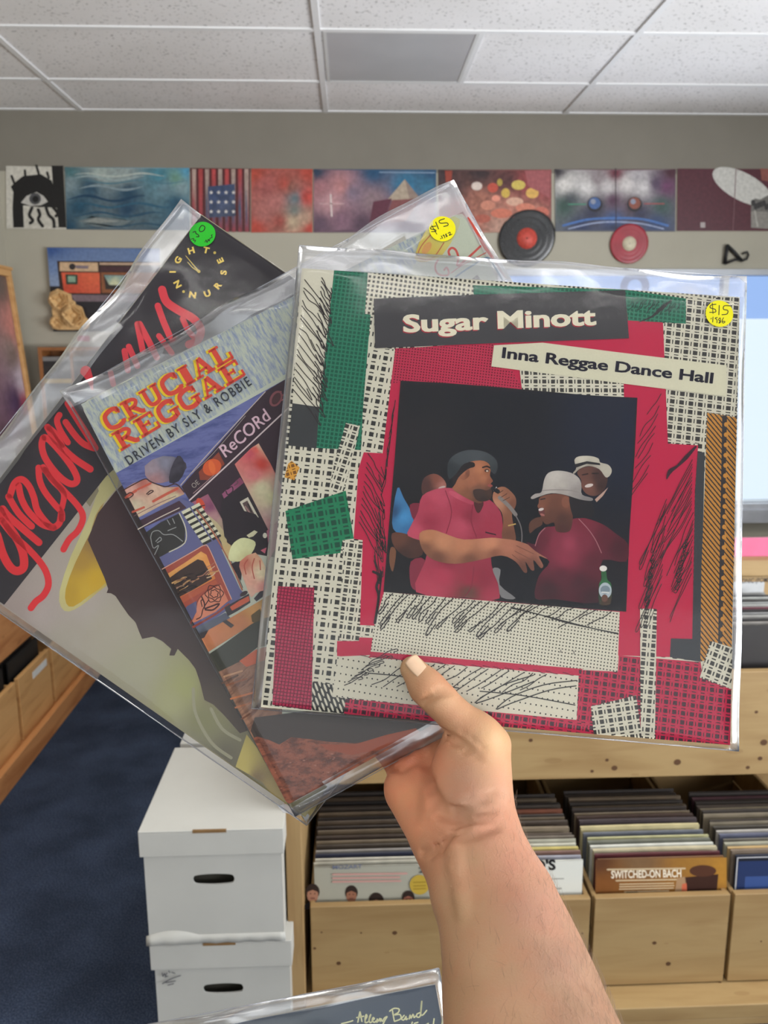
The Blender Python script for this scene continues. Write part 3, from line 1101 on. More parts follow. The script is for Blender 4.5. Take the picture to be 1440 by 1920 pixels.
def rose(cx, cy, R, seed):
    """overlapping cupped petals around a bud, facing the room"""
    rnd = random.Random(seed)
    mbr = MB()
    c = WALL.loc((cx, cy), 0.035)
    C = inv @ Vector((c[0], BACK - 0.034, H + c[1]))
    for ring, (n, rr, tilt, pz) in enumerate(((7, R * 0.62, 0.5, 0.004), (6, R * 0.42, 0.8, 0.012), (4, R * 0.22, 1.05, 0.018))):
        for k in range(n):
            a = 2 * math.pi * (k + rnd.random() * 0.3) / n + ring
            vs, fs = [], []
            nu, nv = 6, 5
            for i in range(nu + 1):
                for j in range(nv + 1):
                    u = (i / nu - 0.5) * 2
                    v = j / nv
                    wdt = R * 0.42 * math.sqrt(max(0.02, v)) * (1.15 - 0.25 * v)
                    x = rr * 0.3 + v * R * 0.55 * math.cos(tilt * 0.8)
                    y = u * wdt * math.sqrt(max(0.05, 1 - 0.35 * v * u * u))
                    z = pz + v * v * R * 0.45 * math.sin(tilt) + 0.25 * wdt * (1 - u * u) * 0.4
                    vs.append(C + Vector((x * math.cos(a) - y * math.sin(a), x * math.sin(a) + y * math.cos(a), z)))
            for i in range(nu):
                for j in range(nv):
                    b0 = i * (nv + 1) + j
                    fs.append((b0, b0 + nv + 1, b0 + nv + 2, b0 + 1))
            mbr.add(vs, fs, 0, True)
    prof = [(R * 0.02, 0.03), (R * 0.13, 0.027), (R * 0.18, 0.018), (R * 0.2, 0.0)]
    mbr.lathe(prof, 14, 0, Matrix.Translation(C))
    return mbr


def leaf_back():
    mbl = MB()
    pts = WALL.locs(A([(575, 920), (640, 880), (700, 870), (800, 910), (810, 970), (850, 1000), (850, 1060), (930, 1080), (945, 1150), (1000, 1200), (1005, 1270), (960, 1310), (650, 1310), (610, 1260), (590, 1120), (580, 1000)]), 0.035)
    vs = [inv @ Vector((x, BACK - 0.033, H + z)) for x, z in pts]
    mbl.prism([(v.x, v.y) for v in vs], 0.0015, 0.008)
    return mbl


t = leaf_back().build('carved_backing', rose_m, pa)
for cx, cy, R, s in ((113, 563, 0.075, 1), (140, 592, 0.085, 2), (108, 605, 0.05, 3)):
    o = rose(cx, cy, R, s).build('carved_rose', rose_m, pa)
    md = o.modifiers.new('thickness', 'SOLIDIFY'); md.thickness = 0.002

# discs and a bracket on the wall
disc_m = plain('black_vinyl', lin((30, 30, 32)), 0.22, var=0.5, scale=90.0, spec=0.6)


def wall_disc(label, c, rpx, body, lab, warp, hole_col, label_r, blobs=False):
    p = WALL.loc(c, 0.012)
    q = WALL.loc((c[0] + rpx, c[1]), 0.012)
    R = q[0] - p[0]
    fr = Frame((p[0], BACK - 0.012, H + p[1]), (1, 0, 0), (0, 0, 1))
    root = tag(empty('vinyl_record', mat=fr.m), label, 'record')
    mbd = MB()
    n, rings = 72, 14
    vs, fs = [], []
    for i in range(rings + 1):
        r = R * (0.03 + 0.97 * i / rings)
        for k in range(n):
            a = 2 * math.pi * k / n
            rr = r * (1 + warp * 0.05 * math.sin(2 * a + 0.6) * (i / rings) ** 2)
            z = warp * 0.010 * (i / rings) ** 2 * math.sin(2 * a) + 0.0006 * math.sin(i * 2.2)
            vs.append((rr * math.cos(a), rr * math.sin(a), z))
    m0 = len(vs)
    vs += [(x, y, z - 0.002) for x, y, z in vs]
    for i in range(rings):
        for k in range(n):
            a, b2 = i * n + k, i * n + (k + 1) % n
            fs.append((a, a + n, b2 + n, b2))
            fs.append((m0 + a, m0 + b2, m0 + b2 + n, m0 + a + n))
    for k in range(n):
        a, b2 = rings * n + k, rings * n + (k + 1) % n
        fs.append((a, a + m0, b2 + m0, b2))
        fs.append((k, (k + 1) % n, (k + 1) % n + m0, k + m0))
    mbd.add(vs, fs, 0, True)
    mbd.build('disc', body, root)
    ml = MB(); ml.lathe([(R * 0.03, 0.0016), (R * label_r, 0.0016), (R * label_r, 0.0002)], 40)
    ml.build('centre_label', lab, root)
    return root


wall_disc('warped black vinyl record with a red centre label hung on the wall', (988, 447), 52, disc_m, plain('red_label', lin((196, 78, 66)), 0.5, var=0.25, scale=60), 0.7, None, 0.36)
wall_disc('red vinyl disc with a pale centre hung on the wall', (1180, 457), 35.5, plain('red_vinyl', lin((150, 20, 40)), 0.25, var=0.2, scale=12, spec=0.6), plain('cream_label', lin((205, 195, 170)), 0.5, var=0.15), 0.15, None, 0.36)

mb = MB()
for pts, r in ((A2, rr) for A2, rr in (
        ([(1360, 495), (1364, 459)], 0.010), ([(1364, 459), (1378, 474), (1392, 489)], 0.009), ([(1360, 494), (1378, 487), (1392, 486)], 0.007),
        ([(1392, 489), (1400, 486), (1405, 478), (1401, 472), (1393, 476)], 0.0055))):
    w3 = [WALL.loc(q, 0.02) for q in pts]
    mb.tube([(x, BACK - 0.012 - 0.008 * (i % 2), H + z) for i, (x, z) in enumerate(w3)], r, 8)
tag(mb.build('wall_hook', plain('black_iron', lin((28, 28, 30)), 0.5, var=0.1)), 'bent black metal hook on the bare wall right of the red disc', 'hook')

# flat blue ring set on the window glass
p = WALL.loc((1190, 538), -0.015)
q = WALL.loc((1217, 538), -0.015)
R = q[0] - p[0]
mb = MB()
n = 40
vs, fs = [], []
for r in (R * 0.5, R):
    for z in (0.0, -0.002):
        vs += [(p[0] + r * math.cos(2 * math.pi * k / n), BACK + 0.015 + z, H + p[1] + r * math.sin(2 * math.pi * k / n)) for k in range(n)]
for k in range(n):
    j = (k + 1) % n
    fs += [(k, j, 2 * n + j, 2 * n + k), (n + k, 3 * n + k, 3 * n + j, n + j), (2 * n + k, 2 * n + j, 3 * n + j, 3 * n + k), (k, n + k, n + j, j)]
mb.add(vs, fs)
tag(mb.build('window_ring', plain('blue_ring', lin((84, 110, 170)), 0.5)), 'round blue ring on the glass of the back window', 'sticker')

q = WALL.locs([(145, 629), (168, 630), (168, 640), (145, 639)], 0.002)
mb = MB(); mb.prism([(x, z) for x, z in q], 0.0, 0.0015, m=Matrix(((1, 0, 0, 0), (0, 0, -1, BACK - 0.0005), (0, 1, 0, H), (0, 0, 0, 1))))
tag(mb.build('note_card', plain('pink_note', lin((176, 96, 112)), 0.7)), 'small pink note card on the wall between painting and disc shelf', 'note card')
# ------------------------------------------------------------------ wooden record racks
M['pine'] = wood('pale_pine', lin((160, 133, 90)), lin((144, 115, 74)), lin((124, 92, 54)), (1.2, 10, 10), knots=0.35)
M['pine_end'] = wood('pale_pine_upright', lin((158, 130, 88)), lin((140, 110, 70)), lin((104, 66, 36)), (10, 10, 1.2), knots=0.3)
M['fir'] = wood('orange_fir', lin((204, 142, 88)), lin((176, 112, 62)), lin((120, 68, 34)), (10, 1.2, 10), knots=0.35)
M['gap'] = plain('dark_knot', lin((84, 56, 32)), 0.7)


def knot(mbk, x, y, z, r, axis='y', mi=1):
    """a knot in the plank: a slightly sunk oval plug level with the face"""
    n = 14
    r *= 0.72
    if axis == 'y':
        vs = [(x + r * 1.15 * math.cos(2 * math.pi * k / n), y - 0.0004, z + r * math.sin(2 * math.pi * k / n)) for k in range(n)]
    mbk.add(vs, [tuple(range(n))], mi)


# --- the pale pine rack along the back: lower crates, an upper tier of records
rack = tag(empty('record_rack', (-0.165, 1.66, 0)), 'long pale pine record rack with a knotty front board and crates below', 'rack')
def rp(mb_, name, mats, bev=0.002):
    o = mb_.build(name, mats, None, bev)
    o.matrix_world = Matrix.Identity(4)
    o.parent = rack
    o.matrix_parent_inverse = rack.matrix_basis.inverted()
    return o
RX1 = 2.7
mb = MB(); mb.box((-0.165, 1.70, 0), (-0.128, 2.47, 0.955)); rp(mb, 'side_panel', M['pine_end'])
mb = MB(); mb.box((RX1, 1.70, 0), (RX1 + 0.037, 2.47, 0.955)); rp(mb, 'side_panel', M['pine_end'])
mb = MB(); mb.box((-0.128, 1.95, 0.497), (RX1, 1.972, 0.79))
for (px_, py_, r) in ((995, 1388, .007), (1138, 1425, .006), (1110, 1446, .006), (1152, 1440, .010), (1270, 1429, .012), (1275, 1300, .008), (1425, 1422, .008), (1402, 1439, .007), (1432, 1392, .012), (1418, 1335, .006), (1130, 1395, .0)):
    if r:
        q = at_axis(px_, py_, 1, 1.95)
        knot(mb, q.x, 1.95, q.z, r)
rp(mb, 'front_board', [M['pine'], M['gap']])
mb = MB(); mb.box((-0.128, 1.972, 0.555), (RX1, 2.45, 0.575)); rp(mb, 'upper_shelf', M['pine'])
mb = MB(); mb.box((-0.128, 2.45, 0.02), (RX1, 2.47, 0.90)); rp(mb, 'back_panel', M['pine'])
mb = MB(); mb.box((-0.128, 2.435, 0.905), (RX1, 2.485, 0.957)); rp(mb, 'back_rail', M['pine'])
mb = MB(); mb.box((-0.128, 1.655, 0.02), (RX1, 2.45, 0.058)); rp(mb, 'bottom_shelf', M['pine'])
mb = MB(); mb.box((-0.128, 1.656, 0.0), (RX1, 1.68, 0.0198)); rp(mb, 'plinth', M['pine'])
for xk in (0.930, 1.285, 1.64):
    mb = MB(); mb.box((xk, 1.972, 0.575), (xk + 0.014, 2.45, 0.74)); rp(mb, 'divider', M['pine_end'])


def crate(name, label, x0, w, y0, y1, z0, zt, mat, mat_end, knots=(), group=None):
    root = tag(empty(name, (x0 + w / 2, (y0 + y1) / 2, z0)), label, 'crate', group)
    ox, oy, oz = x0 + w / 2, (y0 + y1) / 2, z0
    def B(mb_, nm, mats, bev=0.0015):
        o = mb_.build(nm, mats, root, bev)
        return o
    m_ = MB(); m_.box((-w / 2 + 0.002, y0 - oy, 0.004), (w / 2 - 0.002, y0 - oy + 0.018, zt - oz))
    for kx, kz, r in knots:
        q = at_axis(kx, kz, 1, y0)
        knot(m_, q.x - ox, y0 - oy, q.z - oz, r)
    B(m_, 'front_panel', [mat, M['gap']])
    for s in (-1, 1):
        m_ = MB()
        xa = s * (w / 2 - 0.0005)
        xb = s * (w / 2 - 0.012)
        for za, zb in ((0.006, 0.076), (0.080, 0.150), (0.154, zt - oz - 0.006)):
            m_.box((min(xa, xb), y0 - oy + 0.0182, za), (max(xa, xb), y1 - oy, zb))
        B(m_, 'side_panel', mat_end)
    m_ = MB(); m_.box((-w / 2 + 0.013, y0 - oy + 0.019, 0.004), (w / 2 - 0.013, y1 - oy, 0.014)); B(m_, 'bottom', mat)
    m_ = MB(); m_.box((-w / 2 + 0.013, y1 - oy - 0.012, 0.015), (w / 2 - 0.013, y1 - oy, zt - oz - 0.05)); B(m_, 'back_panel', mat)
    return root


GC = 'pine crates along the lower tier of the back rack'
CX = [-0.117, 0.228, 0.573, 0.918]
CL = ['pine crate of records beside the white boxes, with a knot near its top', 'pine crate of records mostly hidden behind the forearm',
      'pine crate with two round knots under the brown lettered sleeve', 'rightmost pine crate in the lower row, cut off by the photo edge']
CK = [((603, 1748, .003), (677, 1749, .003), (740, 1749, .0075), (590, 1778, .0045), (635, 1806, .007)), ((1092, 1750, .003),), ((1227, 1768, .0065), (1253, 1807, .008), (1350, 1842, .004)), ((1427, 1765, .003),)]
for k in range(4):
    crate('record_crate', CL[k], CX[k] + 0.002, 0.338, 1.725, 2.42, 0.0585, 0.307, M['pine'], M['pine_end'], CK[k], GC)

# --- sleeves standing in the crates
def card_mat(name, rough=0.55):
    m, nt, b = new_mat(name)
    oi = node(nt, 'ShaderNodeObjectInfo')
    tc = node(nt, 'ShaderNodeTexCoord')
    nz = node(nt, 'ShaderNodeTexNoise', Scale=22.0, Detail=4.0)
    link(nt, tc.outputs['Object'], nz.inputs['Vector'])
    g = ramp(nt, nz.outputs[0], [(0.35, (0.62,) * 3), (0.65, (1.0,) * 3)])
    link(nt, mix_rgb(nt, 0.6, oi.outputs['Color'], g, 'MULTIPLY'), b.inputs['Base Color'])
    b.inputs['Roughness'].default_value = rough
    return m


M['card'] = card_mat('record_sleeve_card')


def sleeve_mesh(thick, S=0.314):
    """a square card sleeve standing on its lower edge, its mouth a little open along the top"""
    m_ = MB()
    h = S / 2
    n = 10
    prof = []
    for i in range(n + 1):
        x = -h + S * i / n
        b = thick * 0.5 * (1 + 0.35 * math.sin(math.pi * i / n))
        prof.append((x, b))
    vs, fs = [], []
    for (x, b) in prof:
        vs += [(x, -thick * 0.5, 0), (x, thick * 0.5, 0), (x, b, S), (x, -b, S), (x, 0, S - 0.002)]
    for i in range(n):
        a, c = i * 5, i * 5 + 5
        fs += [(a, c, c + 3, a + 3), (a + 1, a + 2, c + 2, c + 1), (a, a + 1, c + 1, c), (a + 3, c + 3, c + 4, a + 4), (a + 4, c + 4, c + 2, a + 2)]
    fs += [(0, 3, 4, 2, 1), tuple(n * 5 + q for q in (0, 1, 2, 4, 3))]
    m_.add(vs, fs)
    return m_


_sm = [sleeve_mesh(t_).build('record_sleeve', M['card']) for t_ in (0.0035, 0.006, 0.009)]
SLEEVE_ME = [o.data for o in _sm]
for o in _sm:
    bpy.data.objects.remove(o)

ORD = ['front', 'second', 'third', 'fourth', 'fifth', 'sixth', 'seventh', 'eighth', 'ninth', 'tenth', 'eleventh', 'twelfth', 'thirteenth', 'fourteenth', 'fifteenth', 'sixteenth',
       'seventeenth', 'eighteenth', 'nineteenth', 'twentieth']
for _t, _w in (('twenty', 'twentieth'), ('thirty', 'thirtieth'), ('forty', 'fortieth')):
    if _t != 'twenty':
        ORD.append(_w)
    ORD += [_t + '-' + q for q in ('first', 'second', 'third', 'fourth', 'fifth', 'sixth', 'seventh', 'eighth', 'ninth')]


def place_sleeve(x, y, z, tilt, k, rgb, label, group, rz=0.0, turn=0.0):
    o = bpy.data.objects.new('record_sleeve', SLEEVE_ME[k])
    col.objects.link(o)
    o.location = (x, y, z)
    o.rotation_euler = (-tilt, rz, turn)
    o.color = (*ink(rgb, 0.9), 1)
    return tag(o, label, 'record sleeve', group)


BINS = [  # rear sleeves darker, with shade from the upper tier put into their colours
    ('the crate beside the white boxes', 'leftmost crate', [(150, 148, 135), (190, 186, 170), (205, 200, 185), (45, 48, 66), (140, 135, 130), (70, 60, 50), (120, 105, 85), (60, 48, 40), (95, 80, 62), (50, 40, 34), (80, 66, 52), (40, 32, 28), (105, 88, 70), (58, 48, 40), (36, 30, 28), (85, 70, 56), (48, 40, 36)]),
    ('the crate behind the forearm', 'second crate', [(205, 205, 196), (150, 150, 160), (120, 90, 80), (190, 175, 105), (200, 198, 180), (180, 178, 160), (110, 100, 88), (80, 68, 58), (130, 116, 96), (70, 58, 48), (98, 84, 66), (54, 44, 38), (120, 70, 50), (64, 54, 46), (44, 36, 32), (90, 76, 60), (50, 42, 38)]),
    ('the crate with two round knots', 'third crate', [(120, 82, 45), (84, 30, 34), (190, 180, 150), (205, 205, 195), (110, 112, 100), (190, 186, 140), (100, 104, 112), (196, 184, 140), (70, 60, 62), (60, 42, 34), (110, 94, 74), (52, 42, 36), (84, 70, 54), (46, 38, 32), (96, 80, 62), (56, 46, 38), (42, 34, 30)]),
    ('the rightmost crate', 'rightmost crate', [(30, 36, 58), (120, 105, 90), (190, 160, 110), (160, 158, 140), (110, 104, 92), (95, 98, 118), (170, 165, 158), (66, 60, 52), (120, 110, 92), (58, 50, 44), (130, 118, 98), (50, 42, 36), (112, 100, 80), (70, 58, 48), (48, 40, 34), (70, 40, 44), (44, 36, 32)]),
]


def cname(c):
    r, g, b = c
    mx, mn = max(c), min(c)
    l = (mx + mn) / 2
    if mx - mn < 24:
        return 'black' if l < 48 else 'dark grey' if l < 90 else 'grey' if l < 145 else 'off-white'
    if b == mx:
        return 'dark blue' if l < 90 else 'grey blue'
    if r > g + 40 and g < b + 14:
        return 'dark red'
    if l > 140:
        return 'cream'
    return 'dark brown' if l < 62 else 'brown' if l < 100 else 'tan'


rnd = random.Random(7)
front_of = {}
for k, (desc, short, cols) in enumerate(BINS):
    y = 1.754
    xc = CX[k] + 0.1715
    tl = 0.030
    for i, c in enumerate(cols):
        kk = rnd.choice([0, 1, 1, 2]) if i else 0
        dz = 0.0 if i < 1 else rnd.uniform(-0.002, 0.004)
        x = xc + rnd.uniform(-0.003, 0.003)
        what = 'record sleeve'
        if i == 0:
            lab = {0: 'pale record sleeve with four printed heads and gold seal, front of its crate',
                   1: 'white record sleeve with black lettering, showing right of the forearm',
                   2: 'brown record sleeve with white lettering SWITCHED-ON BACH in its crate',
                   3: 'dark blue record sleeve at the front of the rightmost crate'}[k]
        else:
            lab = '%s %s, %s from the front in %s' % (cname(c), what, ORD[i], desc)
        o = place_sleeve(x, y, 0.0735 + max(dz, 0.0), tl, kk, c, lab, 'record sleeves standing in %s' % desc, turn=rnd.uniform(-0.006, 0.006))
        if i == 0:
            front_of[k] = o
        y += (0.0035, 0.006, 0.009)[kk] + rnd.uniform(0.007, 0.020) if i > 3 else 0.0165 + rnd.uniform(-0.003, 0.003)
        tl += rnd.uniform(-0.002, 0.004)

# --- printing on the four front sleeves
def face_frame(o, thick):
    m = Matrix.Translation(o.location) @ o.rotation_euler.to_matrix().to_4x4()
    u = m.to_3x3() @ Vector((1, 0, 0))
    v = m.to_3x3() @ Vector((0, 0, 1))
    c = m @ Vector((0, -thick / 2 - 0.0012, 0.157))
    return Frame(c, u, v)


BK = 1.2
def front_print(k, fn, base):
    o = front_of[k]
    o.rotation_euler[2] = 0
    bpy.context.view_layer.update()
    fr = face_frame(o, 0.0035)
    pr = Print(fr, 0.0001, BK)
    pr.poly([(-0.1565, -0.1565), (0.1565, -0.1565), (0.1565, 0.1565), (-0.1565, 0.1565)], base, loc=True)
    fn(pr)
    p = pr.build('printed_face', None)
    p.matrix_world = fr.m
    p.parent = o
    p.matrix_parent_inverse = o.matrix_basis.inverted()


Z6 = lambda pts: zc(540, 1440, 4.5, pts)


def portraits(p):
    for x, y, r, fa in ((208, 1060, 60, (150, 108, 88)), (535, 1065, 55, (135, 92, 72)), (745, 1140, 66, (120, 84, 70)), (1015, 1105, 54, (150, 95, 78))):
        c = Z6([(x, y)])[0]
        rr = r / 4.5
        p.ellipse((c[0], c[1] - rr * 0.28), rr * 0.98, rr * 1.12, (46, 36, 32))
        p.ellipse((c[0], c[1] + rr * 0.20), rr * 0.78, rr * 1.10, fa)
        p.poly([(c[0] - rr * 0.75, c[1] - rr * 0.25), (c[0], c[1] - rr * 0.55), (c[0] + rr * 0.75, c[1] - rr * 0.25), (c[0] + rr * 0.8, c[1] - rr * 0.8), (c[0], c[1] - rr * 1.25), (c[0] - rr * 0.8, c[1] - rr * 0.8)], (46, 36, 32))
        for s in (-1, 1):
            p.ellipse((c[0] + s * rr * 0.3, c[1] - rr * 0.02), rr * 0.12, rr * 0.07, (50, 38, 34))
        p.stroke([(c[0] - rr * 0.25, c[1] + rr * 0.62), (c[0] + rr * 0.25, c[1] + rr * 0.62)], rr * 0.14, (90, 50, 46))
        p.poly([(c[0] - rr * 1.6, c[1] + rr * 2.2), (c[0] - rr * 0.7, c[1] + rr * 1.2), (c[0] + rr * 0.7, c[1] + rr * 1.2), (c[0] + rr * 1.6, c[1] + rr * 2.2)], (40, 38, 42))
    p.text('MOZART', Z6([(378, 850)])[0], Z6([(625, 842)])[0], 8, (98, 104, 124), 0.01)
    for y, x1 in ((893, 1000), (925, 940), (955, 950)):
        a, b = Z6([(380, y)])[0], Z6([(x1, y - 8)])[0]
        p.stroke([a, b], 3.6, (176, 136, 128))
    p.ellipse(Z6([(1110, 980)])[0], 18.5, 18.5, (168, 142, 58))
    for d in (-20, 10, 35):
        a, b = Z6([(1060, 980 + d)])[0], Z6([(1160, 976 + d)])[0]
        p.stroke([a, b], 2.2, (136, 112, 40))
    p.text('2', Z6([(1105, 880)])[0], Z6([(1160, 876)])[0], 11, (58, 58, 60), 0.01)


def lettered_white(p):
    Zb = lambda pts: zc(1000, 1480, 3.2727, pts)
    p.text("D'S", Zb([(8, 495)])[0], Zb([(138, 492)])[0], 19, (26, 26, 28), 0.045)
    for x0, x1, y in ((-20, 185, 552), (0, 95, 588), (-20, 170, 612)):
        a, b = Zb([(x0, y)])[0], Zb([(x1, y - 4)])[0]
        p.stroke([a, b], 2.0 if y < 600 else 3.0, (140, 138, 132))


def bach(p):
    Zb = lambda pts: zc(1000, 1480, 3.2727, pts)
    p.shade(Zb([(382, 430), (1186, 418), (1186, 700), (378, 710)]), [(1120, 1615, (82, 52, 34)), (1200, 1612, (110, 84, 58)), (1300, 1612, (140, 100, 46)), (1355, 1640, (156, 112, 46)), (1130, 1660, (112, 70, 36)), (1180, 1670, (120, 78, 38)), (1270, 1670, (130, 88, 40)), (1350, 1675, (140, 98, 44))], 7, jit=0.06)
    p.text('SWITCHED-ON BACH', Zb([(478, 545)])[0], Zb([(908, 537)])[0], 14.5, (214, 204, 184), 0.022)
    for x0, x1, y, w in ((455, 930, 492, 3), (508, 880, 560, 2.6), (530, 860, 582, 2), (530, 862, 597, 2), (528, 860, 612, 2), (560, 830, 628, 2)):
        a, b = Zb([(x0, y)])[0], Zb([(x1, y - 7)])[0]
        p.stroke([a, b], w, (182, 162, 130))
    p.poly(Zb([(925, 540), (1135, 520), (1120, 690), (930, 690)]), (54, 34, 28))
    p.ellipse(Zb([(1040, 500)])[0], 25, 11, (74, 46, 34))
    p.poly(Zb([(880, 545), (930, 535), (950, 690), (860, 690)]), (150, 120, 90))
    p.poly(Zb([(912, 580), (940, 575), (945, 690), (905, 690)]), (180, 92, 66))
    p.poly(Zb([(568, 628), (640, 626), (640, 690), (568, 690)]), (60, 44, 32))


def night(p):
    p.poly([(-0.15, -0.15), (0.15, -0.15), (0.15, 0.142), (-0.15, 0.142)], (36, 48, 82), loc=True)
    p.poly([(-0.13, -0.15), (0.15, -0.15), (0.15, 0.10), (-0.13, 0.10)], (52, 72, 120), loc=True)
    p.stroke([(-0.153, -0.15), (-0.153, 0.152), (0.15, 0.152)], 0.004, (165, 165, 168), loc=True, smooth=0)


front_print(0, portraits, (150, 148, 135))
front_print(1, lettered_white, (196, 196, 188))
front_print(2, bach, (120, 82, 45))
front_print(3, night, (30, 32, 40))

# --- the upper tier, seen right of the held covers: plastic dividers and sleeves
UP = [((36, 32, 32), 0), ((150, 145, 140), 1), ((60, 58, 58), 1), ((170, 168, 164), 1), ((150, 150, 150), 0), ((50, 46, 48), 1), ((120, 70, 80), 0), ((175, 176, 172), 1), ((160, 162, 160), 0), ((70, 68, 66), 1), ((180, 182, 178), 1), ((60, 60, 62), 0), ((140, 140, 138), 1)]
y = 2.02
for i, (c, kk) in enumerate(UP):
    dx = 0.0 if i == 0 else (-0.012 * min(i, 3))
    lab = 'black record sleeve at the front of the upper tier, by the photo edge' if i == 0 else '%s record sleeve, %s from the front in the upper tier of the rack' % (cname(c), ORD[i])
    place_sleeve(1.103 + dx * 0.5 + (0.0 if i else 0.014), y, 0.5755, 0.015, kk, c, lab, 'record sleeves in the upper tier of the back rack')
    y += 0.026 if i < 4 else 0.023
mb = MB()
mb.box((0.948, 2.372, 0.5755), (1.27, 2.3745, 0.905), 0)
dv = mb.build('divider_card', plain('grey_plastic', lin((176, 178, 180)), 0.4))
tag(dv, 'grey plastic divider card with handwritten black heading, behind the upper tier sleeves', 'divider card')
fr = Frame((0.948, 2.3715, 0.5755), (1, 0, 0), (0, 0, 1))
pr = Print(fr, 0.0001, 1.4)
pr.text('SONIC (POMUS)', fr.loc((1386, 1094)), fr.loc((1452, 1091)), 0.016, (40, 40, 44), 0.004, loc=True)
o = pr.build('heading', None, True); o.parent = dv

# pink sleeve with a green curve standing behind the rack
root = None
mb = MB(); mb.box((0.95, 2.486, 0.70), (1.36, 2.491, 1.018))
mb2 = mb
pk = mb.build('record_sleeve', plain('pink_card', lin((196, 92, 128)), 0.5, var=0.05))
tag(pk, 'pink record sleeve with a green curve, propped behind the back rail of the rack', 'record sleeve')
fr = Frame((0.95, 2.4855, 0.70), (1, 0, 0), (0, 0, 1))
pr = Print(fr, 0.0002, 1.5)
c = fr.loc((1462, 1072))
pts = [(max(0.0, min(0.40, c[0] + 0.075 * math.cos(math.radians(a)))), min(0.316, c[1] + 0.062 * math.sin(math.radians(a)))) for a in range(0, 360, 12)]
pr.poly(pts, (38, 104, 82), loc=True)
o = pr.build('green_curve', None, True); o.parent = pk
mb = MB(); mb.box((0.90, 2.486, 0.66), (1.5, 2.52, 0.70)); mb.box((0.90, 2.486, 0.0), (0.93, 2.52, 0.66)); mb.box((1.47, 2.486, 0.0), (1.5, 2.52, 0.66))
tag(mb.build('wooden_stand', M['pine_end']), 'narrow pine stand behind the rack under the pink sleeve', 'stand')

# ------------------------------------------------------------------ the orange fir rack along the left wall
lr = tag(empty('record_rack', (-1.53, 2.9, 0)), 'orange fir record rack along the left wall', 'rack')
def lp(mb_, name, mats, bev=0.002):
    o = mb_.build(name, mats, None, bev)
    o.parent = lr
    o.matrix_parent_inverse = lr.matrix_basis.inverted()
    return o
LY0, LY1 = 1.3, 4.39
mb = MB(); mb.box((-1.315, LY0, 0), (-1.29, LY1, 0.092)); lp(mb, 'bottom_rail', M['fir'])
mb = MB(); mb.box((-1.75, LY0, 0.04), (-1.316, LY1, 0.06)); lp(mb, 'bottom_shelf', M['fir'])
mb = MB(); mb.box((-1.40, LY0, 0.42), (-1.378, LY1, 0.74)); lp(mb, 'front_board', M['fir'])
mb = MB(); mb.box((-1.75, LY0, 0.50), (-1.401, LY1, 0.52)); lp(mb, 'upper_shelf', M['fir'])
mb = MB(); mb.box((-1.765, LY0, 0.0), (-1.751, LY1, 0.72)); lp(mb, 'back_panel', M['fir'])
for ye in (LY0 - 0.02, LY1):
    mb = MB(); mb.box((-1.765, ye, 0), (-1.317, ye + 0.02, 0.72)); lp(mb, 'side_panel', M['fir'])
mb = MB(); mb.box((-1.765, 3.5, 0.7205), (-1.402, LY1 + 0.02, 0.7405)); lp(mb, 'top_board', M['fir'])


def side_crate(label, y0, w, note=None):
    root = tag(empty('record_crate', (-1.345, y0 + w / 2, 0.0605)), label, 'crate', 'fir crates along the left wall rack')
    root.rotation_euler = (0, 0, math.pi / 2)
    # local x runs along the wall, local -y faces the room
    zt = 0.265
    D = 0.385
    m_ = MB(); m_.box((-w / 2, 0, 0), (w / 2, 0.018, zt)); m_.build('front_panel', M['fir2'], root, 0.002)
    for s in (-1, 1):
        m_ = MB(); xa, xb = s * w / 2, s * (w / 2 - 0.014)
        m_.box((min(xa, xb), 0.0185, 0), (max(xa, xb), D, zt - 0.03)); m_.build('side_panel', M['fir2'], root, 0.001)
    m_ = MB(); m_.box((-w / 2 + 0.0145, 0.0185, 0), (w / 2 - 0.0145, D, 0.012)); m_.build('bottom', M['fir2'], root)
    m_ = MB(); m_.box((-w / 2 + 0.0145, D - 0.012, 0.0125), (w / 2 - 0.0145, D, zt - 0.04)); m_.build('back_panel', M['fir2'], root)
    if note:
        m_ = MB(); m_.box((note[0], -0.0012, note[1]), (note[2], -0.0002, note[3]))
        m_.build('paper_label', plain('white_paper', lin((225, 225, 222)), 0.7), root)
    return root


M['fir2'] = wood('pale_fir', lin((214, 166, 108)), lin((196, 146, 90)), lin((140, 84, 44)), (1.2, 10, 10), knots=0.3)
side_crate('fir crate on the left rack, nearest, cut off by the left photo edge', 2.745, 0.335)
side_crate('fir crate with a white paper label on its front', 3.11, 0.335, (-0.03, 0.205, 0.13, 0.235))
side_crate('fir crate right of the white labelled one, half hidden by the held covers', 3.475, 0.335)
side_crate('farthest fir crate showing just below the held covers', 3.84, 0.335)
mb = None
rnd = random.Random(3)
for ci, (yc, desc) in enumerate(((2.912, 'nearest fir crate on the left'), (3.277, 'fir crate with the white label'))):
    cols = [(24, 22, 22), (36, 33, 32), (30, 28, 28), (120, 112, 104), (28, 26, 26), (60, 54, 48), (130, 124, 116), (40, 36, 34)]
    x = -1.385
    for i, c in enumerate(cols):
        place_sleeve(x, yc + rnd.uniform(-0.002, 0.002), 0.0735, 0.015, 1, c, '%s record sleeve, %s from the front in the %s' % (cname(c), ORD[i], desc),
                     'record sleeves in the ' + desc, turn=math.pi / 2)
        x -= 0.024

